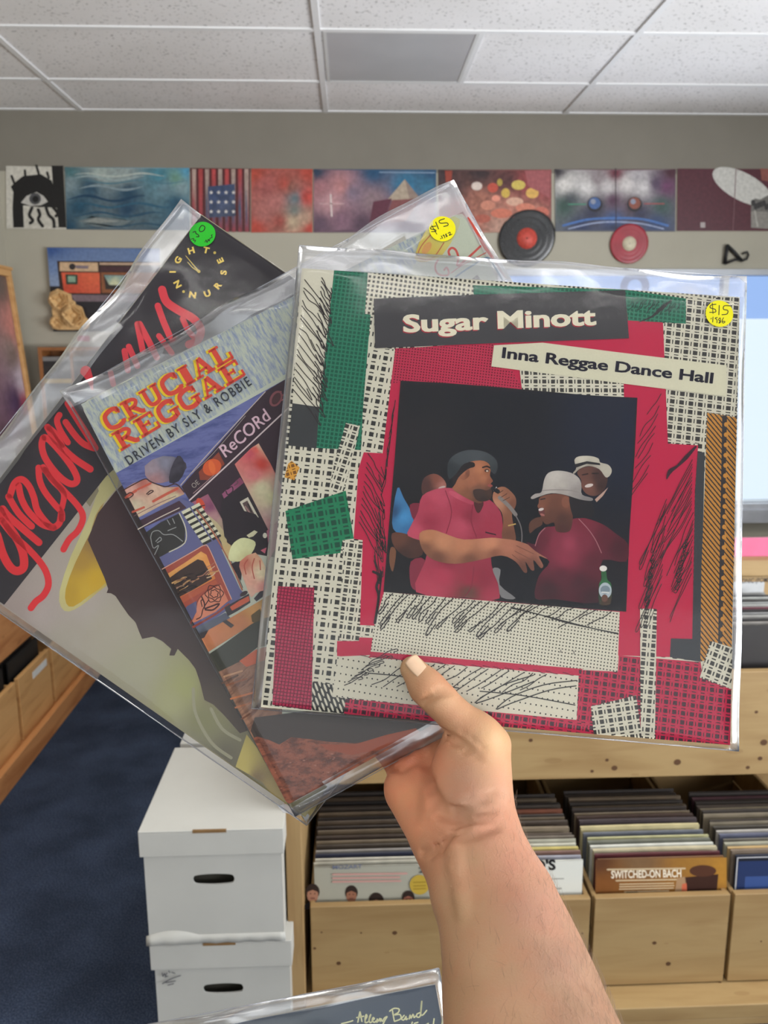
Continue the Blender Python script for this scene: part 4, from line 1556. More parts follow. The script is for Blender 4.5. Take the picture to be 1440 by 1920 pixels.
# ------------------------------------------------------------------ framed poster and disc shelf in the left corner
u = Vector((math.cos(math.radians(82)), math.sin(math.radians(82)), 0))     # frame runs along the left wall
bot = Vector((-1.62, 3.62, 0.765))
upv = (Vector((-1.735, 3.62, 1.99)) - bot).normalized()
q1 = pix(14, 489, 1.0) - EYE
fr = Frame((-1.640, 3.72, 0.7425), (0.0, 1, 0), (-0.075, 0, 1.0))
root = tag(empty('framed_poster', mat=fr.m), 'tall wood-framed poster leaning against the left wall in the corner', 'framed poster')
Wd, Hh, t = 0.62, 1.27, 0.035
mb = MB()
for a in ((0, 0, Wd, t), (0, Hh - t, Wd, Hh), (0, t, t, Hh - t), (Wd - t, t, Wd, Hh - t)):
    mb.box((a[0], a[1], 0), (a[2], a[3], 0.024))
mb.box((-0.008, Hh - 0.002, -0.004), (Wd + 0.008, Hh + 0.012, 0.03))
mb.build('frame', M['fir2'], root, 0.002)
mb = MB(); mb.box((t, t, 0.002), (Wd - t, Hh - t, 0.006)); mb.build('backing', M['dark_card'], root)
pr = Print(fr, 0.0004, 2.0)
pr.z = 0.007
pr.shade([(t, t), (Wd - t, t), (Wd - t, Hh - t), (t, Hh - t)], [(0.5, 1.2, (78, 66, 62)), (0.55, 1.0, (150, 96, 90)), (0.5, 0.85, (98, 84, 80)), (0.56, 0.72, (150, 140, 150)), (0.45, 0.62, (60, 46, 70)), (0.56, 0.6, (120, 40, 62)),
                                                               (0.55, 0.5, (38, 34, 34)), (0.3, 0.3, (30, 28, 28)), (0.55, 0.15, (78, 26, 30)), (0.1, 1.0, (80, 60, 60))], 0.03, loc=True, mat=MP, jit=0.15)
pr.build('poster', root)

# shelf of boxed discs on the back wall
q = WALL.locs([(70, 651), (262, 651)], 0.14)
zt = H + q[0][1]
x0, x1 = q[0][0], q[0][0] + 0.332
zb = 0.80
root = tag(empty('disc_shelf', (x0, BACK - 0.14, zb)), 'brown wooden shelf of stacked disc cases below the painting', 'shelf')
w, h = x1 - x0, zt - zb
brown = wood('brown_shelf', lin((150, 96, 52)), lin((118, 72, 36)), lin((80, 46, 24)), (10, 10, 1.2), knots=0.2)
fine = 0.018
for nm, a, b in (('side_panel', (0, 0, 0), (fine, 0.138, h)), ('side_panel', (w - fine, 0, 0), (w, 0.138, h)), ('top', (fine, 0, h - fine), (w - fine, 0.138, h)), ('bottom', (fine, 0, 0), (w - fine, 0.138, fine)),
                 ('back_panel', (fine, 0.13, fine), (w - fine, 0.138, h - fine)), ('divider', (0.158, 0.004, fine), (0.170, 0.13, h - fine))):
    mb = MB(); mb.box(a, b); mb.build(nm, brown, root, 0.001)
rnd = random.Random(11)
case_me = {}
mbc = MB(); mbc.box((-0.070, 0.005, 0), (0.070, 0.12, 0.0222)); mbc.box((-0.069, 0, 0.004), (0.069, 0.0049, 0.0185))
cme = mbc.build('disc_case', M['card'])
me = cme.data
bpy.data.objects.remove(cme)
for cidx, (xc, side) in enumerate(((x0 + 0.088, 'left'), (x0 + 0.242, 'right'))):
    z = zb + fine
    names = ['bottom']
    k = 0
    nn = int((h - 2 * fine - 0.02) / 0.0224)
    for k in range(nn):
        from_top = nn - 1 - k
        rgb = rnd.choice([(38, 36, 36), (30, 30, 32), (28, 27, 28), (150, 145, 140), (60, 56, 52), (42, 38, 36)])
        if from_top == 5 and cidx == 0: rgb = (150, 120, 40)
        if from_top == 0: rgb = (110, 108, 106)
        o = bpy.data.objects.new('disc_case', me)
        col.objects.link(o)
        o.location = (xc, BACK - 0.139 + rnd.uniform(0, 0.006), z)
        o.color = (*ink(rgb, 1.5), 1)
        shown = side + ' stack of the brown shelf'
        tag(o, '%s disc case, %s from the top in the %s' % (cname(rgb), (['topmost'] + ORD[1:])[from_top], shown) if from_top else '%s disc case topmost in the %s' % (cname(rgb), shown), 'disc case', 'disc cases stacked in the brown shelf')
        z += 0.0224
# ------------------------------------------------------------------ white cardboard file boxes
M['white_card'] = plain('white_cardboard', lin((186, 185, 179)), 0.75, var=0.03, scale=8.0)
M['kraft'] = plain('brown_cardboard_edge', lin((128, 98, 62)), 0.8)
M['box_dark'] = plain('box_inside', lin((60, 58, 50)), 0.9)


def storage_box(label, cx, cy, z0, w, d, h, lid_h, rz=0.0, notes=False, sag=False):
    root = tag(empty('storage_box', (cx, cy, z0), rz=rz), label, 'box', 'white cardboard file boxes')
    m_ = MB()
    bw, bd = w - 0.014, d - 0.014
    x0, x1, y0, y1 = -bw / 2, bw / 2, -bd / 2, bd / 2
    th = 0.004
    hh = h - 0.004
    # front wall with a rounded hand slot
    n = 32
    sl, sh, sz = 0.046, 0.0135, hh - 0.122
    inner, outer = [], []
    for k in range(n):
        a = 2 * math.pi * k / n
        c, s = math.cos(a), math.sin(a)
        px = max(-1, min(1, c * 1.6)) * (sl - sh) + c * sh
        pz = s * sh
        inner.append((px, sz + pz))
        t = 1e9
        if abs(c) > 1e-6: t = min(t, (bw / 2) / abs(c))
        if s > 1e-6: t = min(t, (hh - sz) / s)
        if s < -1e-6: t = min(t, sz / -s)
        outer.append((c * t, sz + s * t))
    crn = [(bw / 2, hh), (-bw / 2, hh), (-bw / 2, 0), (bw / 2, 0)]
    for cn in crn:
        k = min(range(n), key=lambda i: (outer[i][0] - cn[0]) ** 2 + (outer[i][1] - cn[1]) ** 2)
        outer[k] = cn
    vs = [(x, y0, z) for x, z in inner] + [(x, y0, z) for x, z in outer] + [(x, y0 + th, z) for x, z in inner] + [(x, y0 + th, z) for x, z in outer]
    fs = []
    for k in range(n):
        j = (k + 1) % n
        fs += [(k, n + k, n + j, j), (2 * n + k, 2 * n + j, 3 * n + j, 3 * n + k), (k, j, 2 * n + j, 2 * n + k)]
    m_.add(vs, fs)
    m_.box((x0, y0 + th, 0), (x0 + th, y1, hh)); m_.box((x1 - th, y0 + th, 0), (x1, y1, hh)); m_.box((x0 + th, y1 - th, 0), (x1 - th, y1, hh))
    m_.box((x0 + th, y0 + th, 0), (x1 - th, y1 - th, th))
    m_.build('body', M['white_card'], root)
    m_ = MB(); m_.box((x0 + 0.02, y0 + 0.03, th + 0.0005), (x1 - 0.02, y1 - 0.01, hh - 0.08))
    m_.build('contents', M['box_dark'], root)
    m_ = MB()
    lx, ly = w / 2, d / 2
    m_.box((-lx, -ly, h - th), (lx, ly, h))
    for a in ((-lx, -ly, lx, -ly + th), (-lx, ly - th, lx, ly), (-lx, -ly + th, -lx + th, ly - th), (lx - th, -ly + th, lx, ly - th)):
        m_.box((a[0], a[1], h - lid_h), (a[2], a[3], h - th))
    m_.build('lid', M['white_card'], root, 0.0012)
    m_ = MB(); m_.box((-0.040, -ly - 0.0006, h - 0.006), (0.034, -ly + 0.004, h + 0.0006)); m_.build('lid_slot', M['kraft'], root)
    if sag:                                            # torn, bulging lower edge
        m_ = MB()
        vs, fs = [], []
        N = 24
        for i in range(N + 1):
            x = x0 - 0.006 + (bw + 0.010) * i / N
            b = 0.003 + 0.0015 * math.sin(i * 1.7) + (0.003 if i < 8 else 0)
            vs += [(x, y0 - 0.0005, 0.022 + (0.012 * math.sin(math.pi * min(1, i / 9)) if i < 9 else 0)), (x, y0 - b * 0.7, 0.012), (x, y0 - b, 0.0012)]
        for i in range(N):
            fs += [(3 * i, 3 * i + 1, 3 * i + 4, 3 * i + 3), (3 * i + 1, 3 * i + 2, 3 * i + 5, 3 * i + 4)]
        m_.add(vs, fs, 0, True)
        o = m_.build('torn_edge', M['white_card'], root)
        sd = o.modifiers.new('thickness', 'SOLIDIFY'); sd.thickness = 0.001
    return root


BX0 = -0.321
b1 = storage_box('white lidded file box on top of another beside the pine rack', BX0, 1.822, 0.291, 0.318, 0.385, 0.288, 0.062, sag=True)
b2 = storage_box('lower white lidded file box with pen marks on its lid', BX0 + 0.008, 1.828, 0.0, 0.322, 0.385, 0.290, 0.066)
storage_box('white file box lid showing just behind the front stack', BX0 + 0.01, 2.225, 0.291, 0.318, 0.385, 0.290, 0.062)
storage_box('white file box hidden under the rear one of the stacks', BX0 + 0.01, 2.225, 0.0, 0.318, 0.385, 0.290, 0.062)
fr = Frame((BX0 + 0.008, 1.828 - 0.1925, 0.145), (1, 0, 0), (0, 0, 1))
pr = Print(fr, 0.0002, 1.3)
Zx = lambda pts: zc(200, 1360, 2.25, pts)
for s in ([(235, 1090), (270, 1070), (312, 1055)], [(250, 1085), (290, 1078)], [(258, 1096), (282, 1090)], [(234, 1045), (238, 1060), (244, 1046), (248, 1058), (254, 1044)], [(262, 1036), (266, 1042)], [(275, 1042), (288, 1046)], [(245, 1062), (258, 1058)]):
    pr.stroke(Zx(s), 1.6, (70, 70, 76))
o = pr.build('pen_marks', None, True)
o.parent = b2
bpy.context.view_layer.update()
o.matrix_parent_inverse = Matrix.Translation(b2.location).inverted()
# ------------------------------------------------------------------ the three held record albums
AX, AY = -0.127, -0.002


def cover_frame(x, y, z, az):
    """flat face given in camera axes (right, down, forward)"""
    cx, sx, cy, sy, ca, sa = math.cos(AX), math.sin(AX), math.cos(AY), math.sin(AY), math.cos(az), math.sin(az)
    R = Matrix(((1, 0, 0), (0, cx, -sx), (0, sx, cx))) @ Matrix(((cy, 0, sy), (0, 1, 0), (-sy, 0, cy))) @ Matrix(((ca, -sa, 0), (sa, ca, 0), (0, 0, 1)))
    R = CAM @ R
    return Frame(EYE + CAM @ Vector((x, y, z)), R.col[0], -R.col[1])


FS = cover_frame(0.0863, -0.0107, 0.5651, 0.0755)
FC = cover_frame(-0.0038, -0.0135, 0.5749, -0.4994)
FN = cover_frame(-0.0957, -0.0074, 0.5818, -0.9735)

CREAM = (193, 187, 166)
RED = (172, 30, 62)
GRN = (22, 96, 70)
BLK = (40, 40, 40)
OCH = (178, 122, 50)
ic = ink
M['weave_fine'] = pattern_mat('weave_fine', 'weave', ic((52, 50, 46)), ic(CREAM), 0.62, 0.62)
M['weave_mid'] = pattern_mat('weave_mid', 'weave', ic((50, 48, 45)), ic(CREAM), 0.66, 0.62, a=0.25, b=0.06)
M['weave_big'] = pattern_mat('weave_big', 'weave', ic((44, 43, 40)), ic(CREAM), 0.80, 0.80, a=0.2, b=0.06)
M['weave_top'] = pattern_mat('weave_top', 'grid', ic((62, 58, 52)), ic(CREAM), 0.325, 0.34, a=0.27)
M['weave_red'] = pattern_mat('weave_red', 'weave', ic((62, 30, 40)), ic(RED), 0.60, 0.60, a=0.24, b=0.06)
M['dot_red'] = pattern_mat('dot_red', 'grid', ic((92, 16, 34)), ic((170, 38, 66)), 0.20, 0.20, a=0.24)
M['mesh_red'] = pattern_mat('mesh_red', 'grid', ic((160, 38, 68)), ic((98, 20, 42)), 0.23, 0.23, a=0.36)
M['weave_green'] = pattern_mat('weave_green', 'grid', ic((16, 78, 58)), ic((34, 110, 82)), 0.30, 0.30, a=0.34, noise=0.08)
M['weave_green_big'] = pattern_mat('weave_green_big', 'weave', ic((22, 68, 50)), ic((26, 112, 74)), 0.78, 0.78)
M['dots'] = pattern_mat('dots', 'dots', ic((44, 42, 40)), ic(CREAM), 0.225, 0.225, a=0.22, noise=0.02)
M['dots_big'] = pattern_mat('dots_big', 'dots', ic((44, 42, 40)), ic(CREAM), 0.36, 0.50, a=0.15, noise=0.06)
M['dash'] = pattern_mat('dash', 'dash', ic(CREAM), ic((46, 45, 42)), 0.30, 0.62, noise=0.03)
M['chain'] = pattern_mat('chain', 'stripes', ic((48, 42, 40)), ic(OCH), 0.34, 0.34, a=0.36, b=0.9, noise=0.05)
M['ochre_weave'] = pattern_mat('ochre_weave', 'weave', ic((110, 70, 24)), ic((196, 140, 52)), 0.5, 0.5)
M['crayon_blue'] = pattern_mat('crayon_blue', 'crayon', ic((126, 136, 156)), ic((170, 174, 156)), 4.2, 0.9, a=0.44, b=-0.45)
M['crayon_sky'] = pattern_mat('crayon_sky', 'crayon', ic((72, 78, 122)), ic((98, 102, 146)), 1.2, 0.5, a=0.45, b=0.9)
M['soil'] = pattern_mat('soil', 'crayon', ic((92, 56, 46)), ic((142, 84, 64)), 1.6, 1.1, a=0.44, b=0.6)
M['boards'] = pattern_mat('boards', 'crayon', ic((104, 76, 64)), ic((140, 104, 84)), 0.5, 2.4, a=0.45, b=0.2)

S1 = lambda pts: zc(480, 440, 3.0, pts)
S2 = lambda pts: zc(920, 440, 2.769, pts)
S3 = lambda pts: zc(480, 880, 3.0, pts)
S4 = lambda pts: zc(920, 920, 2.769, pts)
SP = lambda pts: zc(720, 820, 3.0, pts)

T = 0.0036                                             # thickness of a card cover


def card(fr, quad, parent, r=0.0022):
    """card jacket: square with slightly rounded corners; print sits on local z = 0"""
    q = fr.locs(quad)
    pts = []
    for i in range(4):
        p0, p1, p2 = Vector(q[i - 1]), Vector(q[i]), Vector(q[(i + 1) % 4])
        a, b = (p0 - p1).normalized(), (p2 - p1).normalized()
        for t in (0, 0.5, 1):
            s = p1 + a * r * (1 - t) ** 2 + b * r * t ** 2
            pts.append((s.x, s.y))
    m_ = MB()
    m_.prism(pts, -T, 0.0)
    return m_.build('card_jacket', M['jacket'], parent), pts


M['jacket'] = plain('jacket_card', lin((176, 172, 160)), 0.65, var=0.05, scale=60)


def bag(fr, quad, cov_pts, parent, seed, wave=0.0012, mouth=None, haze='polythene', lift=0.0011, dog=None, bulge=()):
    """clear bag round the jacket: front and back sheets that meet along the edges and ripple where nothing fills them"""
    q = [Vector(p) for p in fr.locs(quad)]
    rnd = random.Random(seed)
    ph = [rnd.uniform(0, 6.28) for _ in range(12)]
    cx = [p[0] for p in cov_pts]; cyy = [p[1] for p in cov_pts]
    N = 56
    m_ = MB()
    vs = []
    cu = Vector((sum(cx) / len(cx), sum(cyy) / len(cyy)))
    hu = 0.1575
    for side in (1, -1):
        for j in range(N + 1):
            for i in range(N + 1):
                s, t = i / N, j / N
                p = (q[0] * (1 - s) + q[1] * s) * (1 - t) + (q[3] * (1 - s) + q[2] * s) * t
                dx, dy = max(0, abs(p.x - cu.x) - hu), max(0, abs(p.y - cu.y) - hu)
                d = math.hypot(dx, dy)
                e = min(s, 1 - s, t, 1 - t) * 0.33
                full = max(0.0, 1 - d / 0.022) ** 1.2 if d > 0 else 1.0
                edge = min(1.0, e / 0.006)
                w = 1.5 * wave * (math.sin(42 * p.x + 18 * p.y + ph[0]) + 0.7 * math.sin(-25 * p.x + 60 * p.y + ph[1]) + 0.4 * math.sin(95 * p.x + 70 * p.y + ph[2]))
                z = -T / 2 + side * ((T / 2 + lift) * full * (0.25 + 0.75 * edge) + 0.00025)
                z += w * (1.0 if d > 0 else 0.12) * (1 - full * 0.55) * (1.0 + 0.8 * min(1.0, d / 0.01))
                for (bx, by, br, bh) in bulge:
                    g = math.exp(-((p.x - bx) ** 2 + (p.y - by) ** 2) / (br * br))
                    z += bh * g * (1 if side > 0 else 0)
                vs.append((p.x, p.y, z))
    K = (N + 1) * (N + 1)
    fs = []
    for j in range(N):
        for i in range(N):
            a = j * (N + 1) + i
            fs.append((a, a + N + 1, a + N + 2, a + 1))
            fs.append((K + a, K + a + 1, K + a + N + 2, K + a + N + 1))
    rim = [(i, 0) for i in range(N)] + [(N, j) for j in range(N)] + [(N - i, N) for i in range(N)] + [(0, N - j) for j in range(N)]
    idx = [j * (N + 1) + i for i, j in rim]
    for k in range(len(idx)):
        a, b = idx[k], idx[(k + 1) % len(idx)]
        fs.append((a, b, K + b, K + a))
    m_.add(vs, fs, 0, True)
    for k_, fc in enumerate(m_.f):
        px_ = sum(vs[i][0] for i in fc) / 4; py_ = sum(vs[i][1] for i in fc) / 4
        if max(abs(px_ - cu.x), abs(py_ - cu.y)) > hu:
            m_.mi[k_] = 1
    o = m_.build('plastic_sleeve', [M[haze], M['polythene_loose']], parent)
    # heat-sealed rim: a fine bright thread along the edge
    return o


def rim(fr, quad, parent, r=0.00035):
    q = fr.locs(quad)
    m_ = MB()
    pts = [(x, y, -T / 2) for x, y in q]
    for i in range(4):
        a, b = Vector(pts[i]), Vector(pts[(i + 1) % 4])
        m_.tube([a, a.lerp(b, 0.5), b], r, 6)
    return m_.build('sealed_edge', M['sleeve_rim'], parent)


M['sleeve_rim'] = sleeve_mat('polythene_rim', haze=0.30, gloss=1.0)


def sticker(fr, c, r, rgb, parent, label, marks, z=0.0016):
    """round price sticker with pen writing, stuck on the bag"""
    h = z
    q = fr.loc(c, h)
    q2 = fr.loc((c[0] + r, c[1]), h)
    R = math.hypot(q2[0] - q[0], q2[1] - q[1])
    pr = Print(fr, 0.00003)
    pr.z = h
    n = 40
    pts = [(q[0] + R * math.cos(2 * math.pi * k / n), q[1] + R * math.sin(2 * math.pi * k / n)) for k in range(n)]
    pr.poly(pts, rgb, loc=True)
    o = pr.build('price_sticker', parent)
    ph = Print(fr, 0.00003)
    ph.z = h + 0.00004
    for s, w in marks:
        ph.stroke(s, w, (42, 40, 36))
    ph.build('handwriting', o)
    tag(o, label)
    return o


# ---------------------------------------------------------------- front album: collage of woven scraps
alb = tag(empty('record_album', mat=FS.m), 'record album in a clear sleeve, frontmost of the three, red green and woven collage', 'record album', 'record albums held fanned out in one hand')
SQ = [(566, 503), (1387, 557), (1369, 1397), (489, 1326)]
_, cov = card(FS, SQ, alb)
p = Print(FS)
p.clip = SQ
p.poly(SQ, mat=M['weave_big'], ang=-2)
top = [(690, 511), (1387, 557), (1384, 700), (1230, 700), (720, 700), (683, 590)]
p.poly(S1([(630, 206), (1440, 264), (1440, 420), (660, 460), (610, 445)]) , mat=M['weave_top'], ang=-4)
p.poly([(960, 529), (1387, 557), (1386, 620), (960, 560)], mat=M['weave_top'], ang=-4)
# red field
p.poly([(738, 655), (930, 640), (1160, 585), (1243, 605), (1250, 745), (1255, 832), (1309, 835), (1303, 920), (1298, 1198), (1258, 1197), (1256, 1232), (1160, 1229), (1085, 1258), (1085, 1268), (700, 1236), (632, 1230), (632, 1202), (672, 1202), (674, 1195), (698, 1196), (701, 1173), (675, 1172), (680, 1013), (663, 1010), (672, 880), (682, 848), (717, 850)], RED)
p.poly(S1([(780, 640), (1345, 615), (1330, 740), (1440, 765), (1500, 872), (812, 828), (765, 840)]), mat=M['dot_red'], ang=-3)
p.poly(S4([(665, 855), (1090, 890), (1100, 960), (1250, 1030), (1245, 1322), (530, 1272), (445, 1265), (458, 930), (660, 940)]), mat=M['weave_red'], ang=-3.5)
p.poly([(647, 1310), (793, 1323), (1083, 1348), (1112, 1377), (645, 1340)], mat=M['weave_red'], ang=-4.5)
# left column
p.poly(S1([(255, 188), (442, 195), (356, 972), (205, 950)]), CREAM)
p.poly(S1([(440, 195), (630, 208), (612, 445), (645, 450), (590, 1212), (340, 1200), (356, 970)]), mat=M['weave_green'], ang=-3)
p.poly(S1([(205, 948), (356, 970), (340, 1202), (180, 1186)]), (54, 55, 55))
p.poly(S1([(645, 450), (668, 455), (672, 640), (782, 645), (712, 1230), (592, 1215), (600, 1000)]), mat=M['weave_big'], ang=-6)
p.poly(S1([(505, 1060), (585, 1075), (560, 1190), (490, 1460), (410, 1440), (440, 1290)]), mat=M['weave_fine'], ang=-13)
p.poly(S1([(180, 1290), (200, 1272), (246, 1310), (215, 1382), (160, 1365)]), mat=M['ochre_weave'], ang=20)
p.poly(S3([(165, 235), (505, 120), (550, 390), (488, 398), (475, 470), (205, 506)]), mat=M['weave_green_big'], ang=14)
p.poly(S3([(490, 398), (600, 402), (585, 880), (667, 880), (657, 945), (580, 942), (580, 965), (470, 962)]), mat=M['weave_fine'], ang=-3)
p.poly(S3([(122, 658), (328, 665), (312, 1355), (92, 1325)]), mat=M['mesh_red'], ang=-3)
p.poly(S3([(318, 1195), (440, 1212), (428, 1280), (505, 1288), (495, 1374), (312, 1355)]), mat=M['dash'], ang=0)
# dotted panels
p.poly([(720, 1110), (1162, 1147.5), (1157.6, 1259.5), (695, 1221.7), (701.7, 1173)], mat=M['dots'], ang=-4.6)
p.poly([(633, 1231), (700, 1228), (960, 1254), (1085, 1266.7), (1080.7, 1349.8), (647, 1308), (623, 1306)], mat=M['dots_big'], ang=-4.6)
p.poly([(700, 1225), (1085, 1256), (1086, 1267), (960, 1256), (690, 1232)], RED)
# right column
p.poly(S2([(895, 460), (1015, 462), (1015, 330), (1292, 325), (1275, 948), (1125, 922), (1117, 1085), (920, 1085)]), mat=M['weave_mid'], ang=-3)
p.poly([(887, 535), (1172, 543), (1286, 560), (1286, 607), (1177, 601), (1172, 548), (888, 553)], mat=M['weave_green'], ang=-3)
p.poly([(1308, 848), (1321, 848), (1313, 1241), (1256, 1232), (1258, 1197), (1298, 1198), (1303, 920)], (52, 54, 56))
p.poly([(1326, 774), (1381, 783), (1372, 1219), (1313, 1241), (1315, 1064), (1321, 920)], mat=M['chain'], ang=0)
p.poly([(1354, 779), (1363, 781), (1354, 1215), (1346, 1216)], (46, 42, 42))
for k in range(22):
    y = 796 + k * 19.2
    p.ellipse((1361.5 - (y - 796) * 0.019, y), 4.2, 4.4, OCH, n=12)
p.poly(S4([(775, 612), (862, 615), (852, 1295), (778, 1290)]), mat=M['weave_fine'], ang=-2)
p.poly(S4([(1140, 780), (1256, 815), (1250, 1032), (1085, 970)]), mat=M['weave_fine'], ang=-18)
p.poly(S4([(520, 1120), (755, 1062), (785, 1290), (535, 1272)]), mat=M['weave_fine'], ang=12)
p.poly(S2([(150, 700), (320, 715), (690, 770), (692, 872), (175, 918)]), mat=M['weave_fine'], ang=4)

# ink scribbles
rnd = random.Random(5)
def hatch(x0, y0, x1, y1, dx, dy, n, w=1.7, wob=5, loops=False, rgb=(46, 40, 40)):
    """a run of slanting pen strokes from the line (x0,y0)-(x1,y1)"""
    for i in range(n):
        t = (i + rnd.random() * 0.6) / n
        bx, by = x0 + (x1 - x0) * t, y0 + (y1 - y0) * t
        s = 0.6 + 0.6 * rnd.random()
        pts = [(bx, by)]
        for j in range(1, 4):
            u = j / 3 * s
            pts.append((bx + dx * u + rnd.uniform(-wob, wob) * 0.5, by + dy * u + rnd.uniform(-wob, wob) * 0.5))
        if loops:
            e = pts[-1]
            pts += [(e[0] + 4, e[1] + 3), (e[0] + 6 - dx * 0.25, e[1] - dy * 0.3)]
        p.stroke(pts, w, rgb)
hatch(572, 520, 549, 740, 46, 58, 17, 1.6, 6, True)
hatch(604, 515, 585, 745, 14, 26, 22, 1.8, 5, True)
hatch(742, 745, 722, 900, -8, 50, 12, 1.4, 5)
hatch(690, 850, 672, 990, 36, 62, 12, 1.5, 6, True)
hatch(712, 940, 700, 1060, 10, 50, 12, 1.5, 6, True)
for s, w in (([(700, 1072), (712, 1080), (706, 1100), (710, 1120), (703, 1168)], 5), ([(716, 1072), (712, 1110), (706, 1150)], 3)):
    p.stroke(s, w, (40, 34, 36))
hatch(1240, 735, 1212, 900, -44, 66, 9, 1.3, 5)
hatch(1298, 860, 1296, 960, -62, 110, 13, 1.3, 6)
hatch(1300, 960, 1296, 1080, -40, 90, 12, 1.3, 6)
hatch(1250, 930, 1240, 1100, -42, 100, 14, 1.3, 6, True)
hatch(1226, 1040, 1216, 1120, -8, 14, 12, 1.5, 5, True)
hatch(1290, 1010, 1272, 1100, -10, 12, 14, 1.4, 5, True)
p.stroke([(1304, 838), (1286, 858), (1270, 874), (1256, 884), (1250, 898)], 6.5, (52, 30, 38), taper=(0.6, 1.2, 0.7, 1.3, 0.3))
hatch(1185, 560, 1280, 572, -14, 20, 15, 1.3, 4, rgb=(30, 44, 40))
p.stroke([(1258, 564), (1238, 580), (1222, 594), (1198, 604)], 6, (40, 44, 42), taper=(0.5, 1.2, 0.6, 0.2))
hatch(735, 1113, 860, 1123, -48, 58, 9, 2.0, 8, True)
hatch(870, 1124, 1010, 1137, -62, 56, 9, 1.9, 8, True)
hatch(990, 1133, 1155, 1147, -50, 30, 8, 1.7, 5)
p.stroke([(960, 1140), (1010, 1152), (1060, 1166), (1110, 1178), (1158, 1188)], 3.2, (44, 42, 40), taper=(1, 0.6, 1.3, 0.6, 1))
hatch(700, 1236, 640, 1290, 40, -18, 9, 1.6, 5, True)
hatch(760, 1240, 1040, 1266, -70, 44, 13, 1.7, 6)
for s in ([(1080, 1276), (1020, 1284), (960, 1306), (930, 1330), (960, 1318), (1030, 1294), (1080, 1286)], [(1000, 1266), (940, 1286), (890, 1318), (930, 1306), (1000, 1278)], [(690, 1262), (750, 1268), (800, 1280), (860, 1290)], [(900, 1296), (980, 1304), (1078, 1322)]):
    p.stroke(s, 2.0, (44, 42, 40))
hatch(1096, 1222, 960, 1212, 0, 6, 3, 1.2, 2)
hatch(670, 1228, 1070, 1262, 22, 6, 16, 1.2, 3, rgb=(80, 24, 40))

# the photograph in the middle
PQ = [(753, 717), (1192.6, 747.7), (1171.7, 1144.6), (721.7, 1108)]
p.poly([(751, 714), (830, 718), (910, 724), (1000, 732), (1100, 741), (1195, 746), (1190, 850), (1180, 1000), (1174, 1147), (1050, 1138), (900, 1124), (719, 1110), (728, 1000), (740, 860)], (34, 30, 32))
p.up()
DB = (23, 24, 29)
p.shade(PQ, [(760, 740, (26, 26, 29)), (960, 780, (22, 23, 28)), (1150, 790, (25, 29, 42)), (1180, 800, (24, 30, 46)), (800, 1000, (24, 22, 24)), (1160, 1100, (26, 24, 28)), (770, 820, (32, 30, 32)), (1000, 1000, (20, 20, 24))], 14, mat=M['photo_print'])
PM = M['photo_print']
def sh(pts, ctrl, gap=6, smooth=3, z=SP, jit=0.03):
    p.shade(z(pts), [(*z([(a, b)])[0], c) for a, b, c in ctrl], gap, smooth, mat=PM, jit=jit)
# bystander at the left, blue shirt
sh([(75, 285), (110, 340), (165, 450), (150, 540), (80, 540), (45, 480)], [(90, 330, (60, 110, 150)), (110, 450, (64, 128, 172)), (140, 520, (50, 100, 140)), (60, 420, (40, 70, 100))])
sh([(210, 290), (225, 230), (280, 205), (330, 230), (350, 280), (300, 330), (230, 340)], [(300, 240, (120, 70, 56)), (240, 260, (70, 44, 40)), (330, 270, (150, 96, 84)), (260, 320, (60, 40, 36))])
p.ellipse(SP([(325, 283)])[0], 7, 2.5, (170, 150, 140), ang=-20, mat=PM)
sh([(45, 540), (130, 545), (210, 590), (215, 660), (140, 680), (60, 620)], [(80, 570, (92, 56, 42)), (180, 620, (70, 44, 36)), (120, 660, (60, 38, 32))])
sh([(38, 620), (68, 640), (50, 755), (30, 700)], [(50, 680, (110, 72, 50))])
sh([(145, 380), (215, 375), (220, 420), (170, 470)], [(180, 410, (110, 34, 50))])
sh([(150, 700), (230, 690), (190, 850), (150, 830)], [(190, 760, (120, 40, 56))])
# man with cap: shirt
sh([(215, 330), (300, 290), (390, 288), (440, 320), (520, 350), (590, 350), (655, 420), (668, 520), (660, 580), (610, 640), (605, 720), (650, 905), (450, 900), (180, 870), (230, 700), (240, 600), (135, 555), (150, 500), (190, 420)],
   [(250, 380, (158, 56, 74)), (330, 330, (166, 66, 84)), (290, 330, (172, 70, 86)), (420, 400, (150, 50, 68)), (560, 400, (150, 52, 70)), (480, 440, (128, 40, 56)), (430, 500, (168, 66, 84)), (600, 500, (146, 46, 64)), (170, 540, (176, 70, 88)), (260, 480, (140, 44, 62)), (360, 560, (160, 60, 78)),
    (330, 780, (160, 52, 72)), (260, 860, (164, 58, 76)), (480, 800, (140, 40, 58)), (560, 800, (130, 36, 54)), (600, 890, (150, 48, 66)), (480, 870, (92, 56, 48)), (540, 590, (136, 42, 60)), (360, 680, (120, 36, 52))])
sh([(375, 300), (450, 330), (520, 360), (500, 380), (430, 355), (370, 320)], [(400, 320, (178, 78, 94)), (480, 365, (160, 60, 78))])
sh([(505, 360), (560, 365), (540, 420), (520, 420)], [(530, 390, (70, 34, 34))])
p.poly(SP([(570, 530), (630, 545), (630, 552), (570, 538)]), (46, 22, 28), mat=PM)
for s in ([(345, 300), (380, 420), (350, 540)], [(500, 380), (490, 470), (520, 560)], [(505, 730), (490, 840), (450, 900)]):
    p.stroke(SP(s), 1.6, (118, 36, 52), mat=PM)
